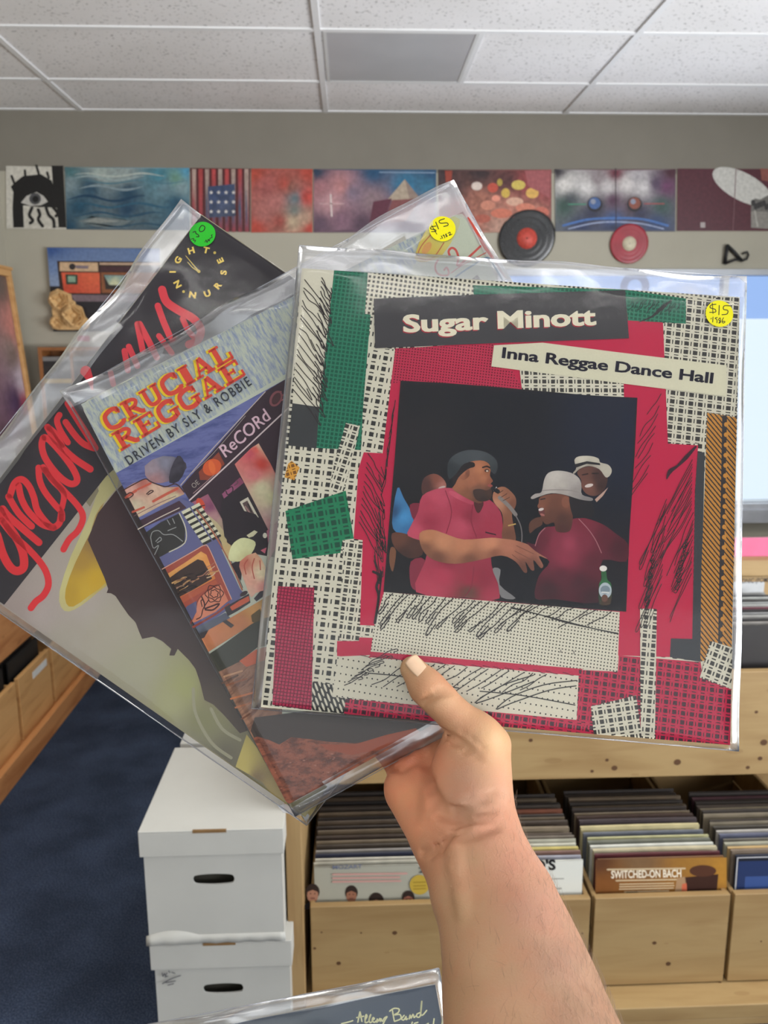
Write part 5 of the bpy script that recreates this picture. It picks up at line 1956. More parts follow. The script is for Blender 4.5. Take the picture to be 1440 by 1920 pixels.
# neck, head
sh([(395, 270), (420, 200), (470, 190), (530, 300), (560, 350), (530, 372), (440, 330), (385, 290)], [(430, 250, (146, 92, 66)), (480, 320, (120, 76, 54)), (520, 350, (92, 58, 44))])
sh([(440, 150), (500, 130), (570, 135), (600, 170), (595, 215), (612, 245), (600, 262), (605, 290), (590, 345), (555, 358), (510, 345), (480, 300), (455, 240), (425, 215), (430, 180)],
   [(470, 200, (150, 96, 68)), (540, 180, (166, 106, 74)), (580, 190, (140, 86, 58)), (560, 230, (158, 100, 70)), (500, 250, (148, 92, 66)), (600, 245, (128, 76, 54)), (530, 290, (112, 74, 56)), (560, 330, (72, 52, 44)), (520, 330, (96, 66, 52)), (590, 300, (92, 60, 46))], 4)
sh([(422, 190), (440, 165), (475, 175), (480, 215), (450, 240), (425, 225)], [(450, 200, (156, 98, 72)), (465, 205, (104, 62, 46))], 4)
sh([(440, 150), (500, 140), (510, 165), (470, 180), (420, 225), (395, 270), (385, 220)], [(450, 170, (36, 30, 30)), (400, 240, (40, 32, 32))], 5)
sh([(500, 300), (540, 290), (575, 300), (605, 290), (600, 345), (555, 362), (515, 348)], [(540, 320, (60, 44, 38)), (590, 310, (66, 46, 38)), (560, 350, (46, 36, 32))], 4)
p.ellipse(SP([(578, 188)])[0], 4.5, 3.0, (64, 40, 32), mat=PM)
p.ellipse(SP([(580, 190)])[0], 2.2, 1.6, (190, 170, 150), mat=PM)
p.stroke(SP([(555, 170), (578, 164), (596, 172)]), 3, (44, 32, 28), mat=PM)
p.ellipse(SP([(596, 272)])[0], 5, 2.6, (140, 70, 62), ang=10, mat=PM)
sh([(365, 235), (358, 150), (395, 100), (470, 72), (560, 80), (620, 115), (640, 160), (625, 205), (600, 190), (590, 150), (540, 130), (450, 150), (410, 200)], [(420, 110, (62, 66, 68)), (520, 95, (66, 70, 72)), (600, 140, (58, 62, 64)), (380, 180, (44, 48, 50)), (630, 180, (48, 52, 54))], 6)
# microphone hand
sh([(610, 330), (630, 290), (680, 280), (735, 330), (742, 380), (720, 430), (725, 480), (740, 590), (665, 570), (670, 480), (660, 420), (620, 370)], [(640, 330, (150, 100, 74)), (690, 320, (130, 84, 62)), (720, 380, (110, 68, 50)), (690, 470, (120, 76, 54)), (700, 550, (100, 62, 46)), (640, 370, (170, 120, 92))], 5)
for s in ([(640, 318), (668, 300)], [(655, 340), (690, 318)], [(668, 358), (705, 338)]):
    p.stroke(SP(s), 1.5, (84, 54, 42), mat=PM)
p.stroke(SP([(612, 288), (640, 305)]), 8, (30, 30, 32), mat=PM)
p.stroke(SP([(618, 300), (632, 282)]), 2.2, (190, 185, 180), mat=PM)
p.stroke(SP([(650, 340), (700, 385), (740, 435)]), 7, (120, 112, 106), mat=PM)
p.stroke(SP([(740, 440), (765, 490), (775, 540), (774, 590)]), 2.2, (100, 94, 92), mat=PM)
p.stroke(SP([(700, 497), (738, 488)]), 2.5, (170, 140, 80), mat=PM)
# reaching forearm and hand
sh([(200, 540), (270, 520), (350, 545), (450, 575), (600, 565), (660, 570), (740, 580), (830, 612), (925, 668), (920, 685), (870, 668), (895, 720), (880, 735), (840, 690), (845, 745), (825, 745), (795, 700), (805, 755), (785, 758), (740, 700), (660, 665), (540, 690), (400, 712), (280, 690), (215, 630)],
   [(240, 560, (168, 112, 78)), (330, 590, (178, 122, 88)), (450, 615, (172, 114, 82)), (600, 600, (184, 124, 92)), (700, 620, (160, 102, 78)), (800, 640, (146, 92, 72)), (900, 668, (150, 96, 76)), (840, 710, (112, 70, 56)), (790, 730, (96, 60, 48)), (300, 680, (104, 66, 50)), (480, 690, (110, 70, 52)), (230, 620, (116, 76, 56)), (620, 655, (128, 80, 60))], 5)
for s in ([(745, 610), (840, 655)], [(735, 640), (830, 690)], [(720, 660), (790, 715)]):
    p.stroke(SP(s), 1.4, (112, 70, 56), mat=PM)
sh([(610, 740), (655, 745), (650, 830), (740, 905), (660, 900), (640, 820)], [(640, 780, (120, 118, 116)), (690, 880, (112, 110, 108))], 6)
# second singer: shirt
sh([(850, 600), (870, 540), (910, 505), (960, 500), (1060, 460), (1130, 455), (1230, 490), (1300, 540), (1370, 600), (1360, 700), (1230, 690), (1220, 800), (1200, 930), (960, 910), (850, 905), (870, 780), (930, 700), (850, 640), (800, 590)],
   [(960, 600, (120, 42, 58)), (1040, 600, (138, 52, 70)), (1120, 590, (112, 38, 54)), (1020, 680, (128, 44, 62)), (900, 580, (90, 30, 42)), (1240, 560, (84, 26, 38)), (1320, 620, (66, 22, 32)), (1180, 700, (84, 28, 40)), (1000, 780, (80, 28, 40)), (1100, 820, (66, 24, 34)), (930, 860, (56, 24, 30)), (1170, 900, (52, 20, 28)), (1130, 480, (108, 34, 48)), (830, 590, (70, 24, 36))], 7)
p.stroke(SP([(1095, 460), (1150, 520), (1190, 580), (1222, 650)]), 1.6, (150, 96, 100), mat=PM)
p.stroke(SP([(905, 510), (870, 550), (850, 610)]), 1.6, (150, 96, 100), mat=PM)
sh([(815, 490), (840, 460), (880, 450), (890, 490), (850, 515), (820, 540)], [(850, 480, (84, 54, 42))], 5)
sh([(870, 370), (880, 335), (960, 318), (1040, 335), (1060, 380), (1060, 470), (1040, 530), (970, 530), (955, 480), (910, 490), (880, 450), (885, 420), (862, 390)],
   [(900, 350, (112, 70, 52)), (960, 370, (98, 60, 46)), (1030, 370, (112, 68, 52)), (940, 430, (90, 56, 44)), (1000, 460, (74, 46, 38)), (900, 470, (88, 54, 42)), (1000, 520, (70, 40, 36)), (880, 390, (120, 74, 56))], 5)
p.ellipse(SP([(886, 418)])[0], 5.5, 8.5, (92, 48, 46), ang=-20, mat=PM)
p.ellipse(SP([(883, 406)])[0], 5, 2.6, (196, 184, 176), ang=-15, mat=PM)
p.ellipse(SP([(890, 436)])[0], 4.5, 2.2, (150, 92, 84), ang=20, mat=PM)
p.ellipse(SP([(1022, 365)])[0], 8, 11, (122, 76, 58), mat=PM)
p.stroke(SP([(880, 350), (905, 345)]), 2.2, (44, 32, 28), mat=PM)
sh([(1040, 330), (1090, 350), (1160, 360), (1180, 440), (1100, 455), (1060, 440)], [(1080, 390, (34, 30, 32)), (1150, 420, (30, 28, 30))], 7)
sh([(825, 338), (850, 318), (885, 308), (900, 240), (925, 200), (980, 188), (1050, 200), (1095, 230), (1110, 270), (1112, 322), (1170, 342), (1165, 358), (1100, 350), (1020, 325), (940, 315), (870, 335), (835, 348)],
   [(960, 220, (176, 168, 158)), (1060, 240, (160, 152, 144)), (930, 280, (168, 160, 150)), (1080, 300, (136, 128, 122)), (860, 328, (150, 142, 134)), (1000, 310, (150, 142, 134)), (1140, 345, (120, 114, 110)), (1000, 270, (166, 158, 148))], 6)
p.stroke(SP([(890, 300), (960, 296), (1050, 300), (1110, 318)]), 2.0, (132, 124, 118), mat=PM)
# third man in the panama hat
sh([(1085, 200), (1120, 170), (1200, 165), (1250, 200), (1255, 250), (1235, 300), (1190, 330), (1140, 320), (1110, 280), (1108, 240)], [(1140, 210, (92, 60, 50)), (1200, 220, (64, 42, 38)), (1150, 280, (108, 70, 58)), (1220, 270, (56, 38, 34)), (1120, 250, (100, 64, 54))], 5)
p.ellipse(SP([(1152, 272)])[0], 8, 3.2, (190, 176, 166), ang=-14, mat=PM)
p.stroke(SP([(1115, 212), (1145, 206)]), 2.5, (46, 32, 30), mat=PM)
p.stroke(SP([(1170, 204), (1205, 204)]), 2.5, (40, 30, 28), mat=PM)
p.poly(SP([(1185, 350), (1260, 282), (1230, 330), (1195, 365)]), (172, 140, 124), mat=PM)
sh([(1062, 200), (1080, 175), (1070, 130), (1095, 108), (1160, 106), (1205, 120), (1215, 142), (1260, 155), (1280, 185), (1270, 215), (1245, 225), (1210, 180), (1150, 162), (1100, 178), (1070, 205)], [(1120, 120, (186, 178, 160)), (1180, 125, (176, 168, 150)), (1250, 180, (168, 160, 144)), (1080, 190, (150, 142, 128)), (1160, 160, (140, 132, 118))], 5)
p.poly(SP([(1072, 152), (1140, 135), (1212, 146), (1216, 158), (1140, 150), (1078, 172)]), (34, 32, 34), mat=PM)
# bottle
sh([(1222, 745), (1246, 745), (1255, 800), (1278, 830), (1275, 930), (1240, 945), (1208, 930), (1208, 830), (1222, 800)], [(1235, 780, (40, 84, 48)), (1240, 820, (44, 96, 56)), (1240, 920, (70, 50, 40)), (1220, 900, (40, 60, 44))], 4)
p.ellipse(SP([(1232, 738)])[0], 7, 5.5, (206, 200, 190), mat=PM)
p.ellipse(SP([(1243, 862)])[0], 12, 15, (160, 168, 170), mat=PM)
p.ellipse(SP([(1243, 858)])[0], 9, 8, (112, 124, 130), mat=PM)
p.stroke(SP([(1226, 872), (1262, 874)]), 3, (190, 190, 184), mat=PM)
p.ellipse(SP([(1240, 905)])[0], 6, 7, (96, 66, 54), mat=PM)

# title banners
p.poly([(700.7, 560.7), (888, 553), (1171.7, 544.7), (1179, 635), (950, 643), (703.5, 653.5)], (58, 56, 57))
p.poly([(926, 648), (1017, 643), (1150, 660), (1362, 685.6), (1361, 744), (1170, 720), (921, 687.5)], (191, 186, 160))
for s, a, b, cap in (('Sugar', (757, 623), (915, 617), 33), ('Minott', (934, 616), (1117, 609), 33)):
    p.text(s, a, b, cap, (150, 40, 52), 0.022, shift=(-2.0, 2.4))
    for dx, dy in ((-0.9, -0.3), (0.9, -0.3), (-0.9, 0.3), (0.9, 0.3)):
        p.text(s, a, b, cap, (206, 198, 172), 0.022, shift=(dx, dy))
p.text('Inna Reggae Dance Hall', (941, 671), (1335, 719), 20.5, (44, 42, 56), 0.016)
for dx, dy in ((-0.7, 0), (0.7, 0), (0, 0.5)):
    p.text('Inna Reggae Dance Hall', (941, 671), (1335, 719), 20.5, (44, 42, 56), 0.016, shift=(dx, dy), up=False)
p.up()
p.build('printed_front', alb, thin=0.0007)
SB = [(561, 458), (1401, 517), (1386, 1409), (471, 1329)]
bg_ = bag(FS, SB, cov, alb, 11, wave=0.0010, bulge=[(-0.150, 0.158, 0.02, 0.003)])
rim(FS, SB, bg_)
sticker(FS, (1349, 588), 25.8, (206, 198, 30), alb, 'yellow price sticker reading $15 and 1986', [
    (S2([(1165, 366), (1140, 370), (1135, 384), (1160, 392), (1162, 406), (1132, 408)]), 1.6), (S2([(1146, 360), (1150, 414)]), 1.3),
    (S2([(1182, 372), (1180, 420)]), 1.6), (S2([(1240, 374), (1208, 374), (1204, 392), (1226, 398), (1222, 416), (1196, 420)]), 1.6),
    (S2([(1138, 442), (1142, 438)]), 1.4), (S2([(1150, 432), (1148, 458)]), 1.5), (S2([(1172, 434), (1160, 438), (1170, 446), (1170, 462)]), 1.4), (S2([(1186, 436), (1178, 446), (1190, 456), (1180, 464), (1188, 448), (1186, 436)]), 1.4), (S2([(1204, 436), (1196, 452), (1202, 464), (1212, 456), (1198, 454)]), 1.4)])

# ---------------------------------------------------------------- middle album: crayon street scene
alc = tag(empty('record_album', mat=FC.m), 'record album in a clear sleeve, middle of the three, crayon street with a van', 'record album', 'record albums held fanned out in one hand')
CQ = [(150, 757), (868, 396), (1240, 1120), (540, 1510)]
CQr = [(150, 757), (832, 403), (845, 400), (872, 405), (880, 418), (1240, 1120), (540, 1510)]
_, cov = card(FC, CQ, alc, 0.006)
p = Print(FC)
p.clip = CQ
CA = lambda pts: zc(200, 680, 4.0, pts)
CB = lambda pts: zc(300, 960, 4.8, pts)
CC = lambda pts: zc(760, 380, 6.545, pts)
CD = lambda pts: zc(460, 1300, 7.2, pts)
cin = [(152, 758), (835, 404), (848, 402), (868, 407), (874, 414), (1236, 1120), (542, 1507)]
p.poly(cin, (172, 176, 158))
p.poly([(153, 759), (836, 406), (792, 470), (640, 640), (214, 890)], mat=M['crayon_blue'], ang=27)
# lower scene
p.poly(CA([(40, 845), (1330, 130), (1500, 60), (1600, 1400), (200, 1400)]), mat=M['crayon_sky'], ang=27)
p.shade(CA([(285, 775), (420, 700), (560, 725), (600, 790), (500, 880), (330, 900)]), [(285, 880, (140, 126, 132)), (310, 868, (120, 118, 130)), (330, 885, (78, 74, 84)), (345, 870, (66, 62, 70)), (290, 898, (150, 112, 112))], 6, 2, jit=0.1)
p.shade(CA([(480, 800), (530, 700), (570, 720), (590, 800), (540, 890), (470, 900)]), [(330, 880, (62, 58, 66)), (335, 895, (48, 44, 50))], 6, 2, jit=0.2)
p.poly(CA([(560, 930), (1190, 215), (1330, 132), (1500, 70), (1500, 1500), (900, 1400), (620, 1030)]), (54, 40, 47))
p.stroke(CA([(556, 918), (800, 640), (1190, 218)]), 1.6, (176, 160, 150))
p.stroke(CA([(600, 860), (790, 690), (1040, 400)]), 1.0, (150, 140, 134))
p.stroke(CA([(622, 1032), (1000, 680), (1392, 312)]), 2.6, (196, 178, 176))
p.stroke(CA([(650, 980), (820, 830)]), 1.4, (150, 120, 120))
p.poly(CA([(690, 820), (840, 670), (885, 760), (760, 880), (700, 880)]), (126, 60, 44))
p.ellipse(CA([(790, 785)])[0], 18, 15, (190, 84, 46), ang=-30)
p.ellipse(CA([(790, 785)])[0], 6, 13, (204, 100, 52), ang=-14)
for dx in (-0.5, 0.5):
    p.text('ReCORd', CA([(893, 712)])[0], CA([(1232, 420)])[0], 25, (196, 164, 172), 0.0, shear=0.12, shift=(dx, 0))
p.text('GE', CA([(1245, 330)])[0], CA([(1345, 268)])[0], 18, (150, 92, 84), -0.005)
p.ellipse(CA([(1270, 270)])[0], 11, 16, (120, 70, 74), ang=30)
p.ellipse(CA([(1272, 270)])[0], 7, 12, (70, 44, 46), ang=30)
p.text('OE', CA([(655, 945)])[0], CA([(700, 905)])[0], 10, (150, 140, 130), 0)
# shop wall and door
p.shade(CA([(960, 762), (1085, 640), (1140, 605), (1230, 760), (1330, 960), (1300, 1240), (1215, 1260), (1130, 1090)]), [(470, 850, (180, 78, 88)), (480, 842, (196, 84, 74)), (490, 870, (176, 60, 50)), (478, 890, (190, 110, 110)), (490, 915, (186, 180, 146)), (510, 930, (182, 178, 140)), (518, 965, (170, 150, 140)), (505, 985, (160, 120, 118)), (488, 835, (206, 180, 150)), (525, 920, (150, 110, 118))], 6, jit=0.08)
p.poly(CA([(860, 1000), (1020, 900), (1210, 1255), (1200, 1440), (920, 1420), (850, 1200)]), (44, 37, 41))
p.shade(CA([(865, 985), (1000, 860), (1030, 900), (880, 1020)]), [(430, 920, (140, 80, 106)), (450, 900, (120, 60, 84))], 6)
p.stroke(CA([(905, 950), (940, 930), (945, 965), (910, 990), (895, 965)]), 2, (44, 34, 40))
p.stroke(CA([(960, 920), (985, 900), (970, 880)]), 2, (90, 60, 70))
p.poly(CA([(998, 1045), (1060, 1008), (1140, 1160), (1076, 1198)]), (192, 184, 164))
p.poly(CA([(1018, 1055), (1055, 1034), (1118, 1155), (1080, 1175)]), (84, 68, 66))
p.stroke(CA([(1040, 1080), (1075, 1130), (1090, 1160)]), 3, (140, 110, 104))
p.stroke(CA([(1060, 1060), (1085, 1120)]), 2, (36, 30, 32))
p.shade(CA([(635, 1050), (760, 985), (890, 1215), (870, 1300), (790, 1260)]), [(370, 940, (150, 88, 104)), (395, 950, (120, 66, 92)), (410, 985, (150, 130, 112)), (400, 970, (160, 120, 120))], 6, jit=0.1)
p.ellipse(CA([(705, 1060)])[0], 7, 12, (186, 72, 52), ang=-28)
p.stroke(CA([(690, 1080), (735, 1070)]), 2, (70, 40, 40))
p.shade(CA([(760, 1140), (830, 1200), (900, 1290), (905, 1440), (830, 1300)]), [(400, 990, (170, 156, 120)), (420, 1030, (176, 160, 116))], 6)
# van
p.shade(CA([(105, 965), (200, 905), (290, 870), (330, 900), (430, 935), (545, 930), (585, 985), (400, 1075), (215, 1175), (185, 1110)]), [(240, 920, (196, 150, 134)), (270, 905, (160, 96, 84)), (290, 915, (190, 160, 138)), (330, 930, (186, 176, 140)), (250, 950, (184, 172, 146)), (335, 920, (170, 110, 96)), (260, 970, (188, 164, 136)), (230, 925, (140, 90, 80))], 5, jit=0.1)
for s, w in (([(145, 1010), (220, 960)], 5), ([(235, 950), (330, 905)], 4), ([(350, 1040), (450, 985), (530, 945)], 5), ([(195, 1120), (280, 1085)], 4)):
    p.stroke(CA(s), w, (176, 84, 66))
for s in ([(140, 1000), (175, 975), (200, 990), (160, 1020), (140, 1000)], [(300, 985), (330, 960), (350, 965), (310, 990)], [(110, 965), (200, 915), (290, 872), (335, 895), (440, 930), (520, 910), (580, 970)]):
    p.stroke(CA(s), 2.2, (66, 44, 42))
p.poly(CB([(0, 330), (0, -40), (150, -130), (300, -80), (480, 180), (720, 690), (760, 740), (580, 905), (300, 1070), (0, 520)]), (92, 92, 126))
p.poly(CA([(225, 1195), (545, 1035), (600, 1090), (250, 1250)]), (66, 48, 56))
p.stroke(CA([(235, 1250), (380, 1170), (545, 1090)]), 1.8, (190, 176, 160))
p.stroke(CA([(205, 1150), (380, 1060), (520, 1000)]), 1.4, (120, 90, 90))
p.poly(CA([(270, 1290), (400, 1200), (545, 1130), (590, 1250), (585, 1350), (470, 1420), (360, 1480)]), (52, 50, 48))
for s in ([(330, 1310), (345, 1270), (390, 1260), (430, 1290), (500, 1290), (570, 1340)], [(370, 1340), (400, 1310), (410, 1330), (380, 1350)], [(455, 1180), (475, 1215)], [(495, 1170), (510, 1205)], [(460, 1260), (520, 1235)], [(330, 1310), (350, 1390), (390, 1370), (360, 1440)]):
    p.stroke(CA(s), 1.6, (140, 140, 136))
p.stroke(CA([(545, 1130), (592, 1240), (586, 1352), (470, 1420)]), 2.0, (186, 180, 156))
for j in range(7):                                     # chequered panel of the van
    for i in range(2):
        x0, y0 = 560 + j * 24 + i * 72, 1118 + j * 36 - i * 36
        dx, dy = 62, -32
        p.poly(CA([(x0, y0), (x0 + dx, y0 + dy), (x0 + dx + 13, y0 + dy + 20), (x0 + 13, y0 + 20)]), (196, 192, 164))
        p.poly(CA([(x0 + 13, y0 + 20), (x0 + dx + 13, y0 + dy + 20), (x0 + dx + 24, y0 + dy + 36), (x0 + 24, y0 + 36)]), (48, 46, 42))
p.stroke(CB([(330, -20), (470, 170), (620, 430), (740, 700)]), 3.0, (150, 92, 70))
p.stroke(CB([(345, -20), (485, 165), (632, 425), (745, 680)]), 1.2, (52, 38, 40))
p.poly(CB([(20, 515), (300, 355), (400, 300), (440, 325), (520, 500), (645, 785), (560, 840), (200, 860)]), (146, 72, 58))
p.stroke(CB([(20, 515), (300, 355), (400, 300), (440, 325), (520, 500), (645, 785)]), 1.6, (196, 150, 130))
p.shade(CB([(40, 575), (250, 440), (370, 355), (420, 385), (500, 600), (330, 690), (150, 790)]), [(315, 1070, (196, 140, 78)), (370, 1040, (204, 150, 84)), (390, 1050, (206, 140, 74)), (400, 1085, (190, 116, 60)), (340, 1120, (180, 100, 60))], 6, jit=0.08)
p.poly(CB([(70, 605), (180, 525), (340, 425), (390, 440), (430, 510), (470, 600), (300, 700), (165, 770), (140, 700)]), (58, 44, 40))
rnd = random.Random(21)
for i in range(26):
    x = 110 + rnd.random() * 330
    y = 720 - (x - 110) * 0.55 + rnd.uniform(-90, 60)
    a = [(x, y), (x + rnd.uniform(25, 60), y - rnd.uniform(10, 34)), (x + rnd.uniform(60, 90), y - rnd.uniform(14, 50))]
    p.stroke(CB(a), rnd.uniform(1.2, 3.0), rnd.choice([(178, 138, 90), (30, 26, 26), (150, 104, 84), (186, 160, 130), (36, 30, 30)]))
p.poly(CB([(150, 790), (500, 610), (520, 640), (190, 830)]), (160, 82, 58))
p.poly(CB([(275, 1005), (320, 900), (340, 800), (430, 700), (545, 650), (615, 800), (500, 900), (320, 990)]), (188, 118, 92))
p.stroke(CB([(275, 1005), (320, 900), (345, 790), (440, 700), (545, 650)]), 2.0, (120, 56, 48))
p.stroke(CB([(300, 1035), (500, 920), (620, 830)]), 4.0, (130, 62, 52))
RC = (58, 34, 34)
for r0, ph in ((14, 0.2), (22, 1.0), (31, 0.5)):
    for k in range(6):
        a = ph + k * 1.047
        c = CB([(490, 735)])[0]
        s = r0 / 2.2
        p.stroke([(c[0] + s * math.cos(a), c[1] + s * math.sin(a)), (c[0] + s * 1.25 * math.cos(a + 0.5), c[1] + s * 1.25 * math.sin(a + 0.5)), (c[0] + s * math.cos(a + 1.05), c[1] + s * math.sin(a + 1.05))], 1.7, RC)
for s, w in (([(440, 790), (390, 870), (370, 940), (330, 965)], 2), ([(375, 760), (400, 820), (400, 860)], 2.6), ([(405, 870), (460, 850), (535, 825), (480, 880), (410, 880)], 3), ([(380, 850), (370, 800), (385, 790)], 2)):
    p.stroke(CB(s), w, RC)
p.shade(CB([(300, 1055), (450, 980), (590, 905), (640, 960), (560, 1010), (400, 1090), (335, 1115)]), [(370, 1180, (100, 106, 118)), (420, 1150, (84, 88, 100)), (375, 1190, (56, 56, 62))], 6)
p.poly(CB([(580, 860), (720, 780), (800, 735), (815, 815), (700, 890), (610, 940)]), (54, 50, 52))
p.poly(CB([(630, 855), (720, 795), (800, 755), (808, 800), (720, 850), (650, 888)]), (178, 86, 62))
p.ellipse(CB([(755, 735)])[0], 8, 4, (60, 50, 52), ang=-30)
p.poly(CB([(240, 850), (330, 800), (330, 900), (280, 990)]), (84, 84, 112))
# figure
p.shade(CB([(540, 230), (580, 185), (570, 250), (640, 300), (620, 420), (570, 330)]), [(420, 1010, (172, 156, 112)), (428, 1035, (176, 150, 104))], 6)
p.shade(CB([(560, 60), (690, -30), (860, 20), (980, 170), (960, 330), (850, 330), (840, 250), (740, 230), (640, 300), (580, 220)]), [(450, 990, (44, 37, 41)), (480, 1010, (42, 36, 40))], 8)
p.poly(CB([(640, 470), (720, 425), (740, 500), (730, 620), (690, 560)]), (44, 37, 41))
p.shade(CB([(640, 310), (700, 250), (760, 232), (840, 255), (862, 295), (820, 380), (740, 440), (660, 445), (615, 420)]), [(440, 1030, (196, 196, 150)), (470, 1020, (192, 192, 146)), (460, 1045, (180, 176, 130))], 5, 2, jit=0.04)
p.shade(CB([(720, 445), (860, 365), (950, 500), (945, 600), (965, 690), (860, 730), (820, 770), (770, 650), (730, 540)]), [(460, 1055, (176, 104, 84)), (480, 1045, (196, 150, 120)), (490, 1075, (204, 190, 156)), (470, 1090, (200, 150, 130)), (465, 1110, (196, 160, 140)), (495, 1100, (190, 130, 120))], 5, 2, jit=0.08)
for s in ([(790, 430), (760, 480), (775, 560)], [(850, 420), (830, 500), (850, 600)], [(900, 440), (905, 520)]):
    p.stroke(CB(s), 2, (160, 80, 66))
p.poly(CB([(780, 210), (850, 165), (880, 180), (840, 220), (800, 232)]), (190, 184, 150))
p.ellipse(CB([(945, 212)])[0], 4, 5, (190, 186, 166))
p.poly(CB([(905, 345), (960, 320), (945, 375)]), (176, 90, 104))
p.poly(CB([(960, 170), (1060, 80), (1100, 60), (1040, 330), (960, 480), (980, 320)]), (150, 92, 104))
# road
p.shade(CB([(330, 1110), (440, 1060), (620, 960), (830, 840), (1000, 740), (1100, 720), (1080, 1000), (830, 1010), (420, 1270)]), [(390, 1200, (176, 112, 76)), (450, 1170, (168, 110, 74)), (480, 1140, (176, 130, 76)), (500, 1130, (150, 120, 64)), (400, 1220, (160, 104, 70))], 7, jit=0.08)
p.poly(CB([(330, 1105), (440, 1060), (400, 1130), (350, 1150)]), (60, 56, 58))
p.poly(CB([(560, 985), (600, 970), (670, 1020), (640, 1045)]), (62, 56, 54))
p.poly(CB([(820, 930), (900, 870), (940, 960), (880, 1010), (830, 990)]), (84, 70, 44))
p.poly(CB([(845, 780), (900, 715), (940, 705), (930, 760), (870, 805)]), (48, 44, 50))
p.poly(CB([(425, 1290), (560, 1200), (830, 1005), (960, 950), (1080, 940), (1080, 1180), (880, 1215), (720, 1345), (560, 1430), (505, 1450)]), (58, 58, 50))
p.poly(CB([(715, 1340), (860, 1240), (1000, 1200), (1000, 1320), (780, 1395)]), (176, 92, 66))
p.poly(CB([(505, 1450), (720, 1345), (780, 1395), (1000, 1310), (1100, 1300), (1100, 2000), (1000, 2600), (1148, 2640), (740, 1920)]), mat=M['boards'], ang=15)
for s, c in (([(580, 1480), (740, 1430)], (170, 130, 100)), ([(600, 1560), (780, 1500)], (130, 84, 62)), ([(640, 1680), (860, 1620)], (176, 110, 76)), ([(680, 1760), (880, 1700)], (150, 100, 76)), ([(560, 1540), (700, 1470)], (90, 70, 60)), ([(740, 1860), (900, 1760)], (100, 66, 52))):
    p.stroke(CB(s), 3.5, c)
p.poly([(478, 1345), (600, 1330), (870, 1330), (1260, 1100), (1238, 1122), (542, 1507), (470, 1370)], (66, 58, 54))  # shade below the front album's edge, put into this cover's colour
p.poly(CD([(20, 640), (160, 580), (300, 620), (460, 690), (620, 590), (900, 620), (1100, 650), (1440, 670), (1760, 640), (2400, 500), (2500, 620), (1500, 1000), (590, 1492), (530, 1440), (330, 1150), (150, 800)]), mat=M['soil'], ang=27)
p.poly(CD([(1000, 680), (1200, 690), (1500, 680), (1900, 560), (2300, 470), (2400, 560), (1900, 740), (1440, 830), (1100, 760)]), (146, 76, 54))
rnd = random.Random(8)
for i in range(36):
    a = rnd.uniform(250, 1300); b = rnd.uniform(800, 1300)
    if a * 0.62 + b > 1840 or b < 700 + (600 - a) * 0.9:
        continue
    p.ellipse(CD([(a, b)])[0], rnd.uniform(1, 2.6), rnd.uniform(0.7, 1.4), rnd.choice([(150, 96, 80), (84, 50, 44), (160, 110, 92)]), n=8)
# upper right corner drawing
p.poly([(792, 470), (850, 404), (874, 414), (980, 620), (700, 640)], (170, 174, 154))
p.poly([(640, 640), (792, 470), (760, 530), (720, 640)], mat=M['crayon_blue'], ang=27)
p.shade([(778, 478), (800, 430), (838, 408), (862, 412), (856, 436), (830, 478), (800, 492), (782, 490)], [(800, 470, (182, 162, 70)), (830, 440, (184, 176, 92)), (856, 420, (172, 170, 130)), (798, 488, (176, 150, 70))], 6, 2)
p.stroke([(812, 436), (790, 462), (784, 480), (796, 488), (814, 482), (832, 456)], 2.2, (166, 100, 66))
p.ellipse((800, 466), 7, 13, (186, 136, 76), ang=35)
p.stroke(CC([(545, 655), (530, 600), (570, 560), (620, 590), (650, 680), (640, 780), (780, 670), (920, 540)]), 4.2, (176, 74, 66))
p.stroke(CC([(400, 710), (365, 780), (390, 870), (470, 900), (530, 880), (510, 800), (475, 830)]), 3.6, (176, 90, 84))
p.stroke(CC([(560, 870), (700, 770), (985, 620)]), 2.2, (176, 104, 92))
p.stroke(CC([(770, 190), (850, 320), (960, 520), (1070, 680)]), 5.5, (170, 66, 54), taper=(0.5, 0.8, 1.2, 1.0))
p.stroke(CC([(1070, 680), (1160, 820), (1240, 930)]), 4, (180, 130, 124))
p.stroke(CC([(620, 910), (800, 790), (1005, 680), (1100, 800), (1190, 950)]), 3.6, (92, 120, 140))
p.poly(CC([(790, 960), (880, 890), (920, 940), (930, 1000)]), (96, 92, 84))
p.poly([(733, 648), (745, 640), (775, 642), (770, 660), (740, 664)], (176, 80, 96))

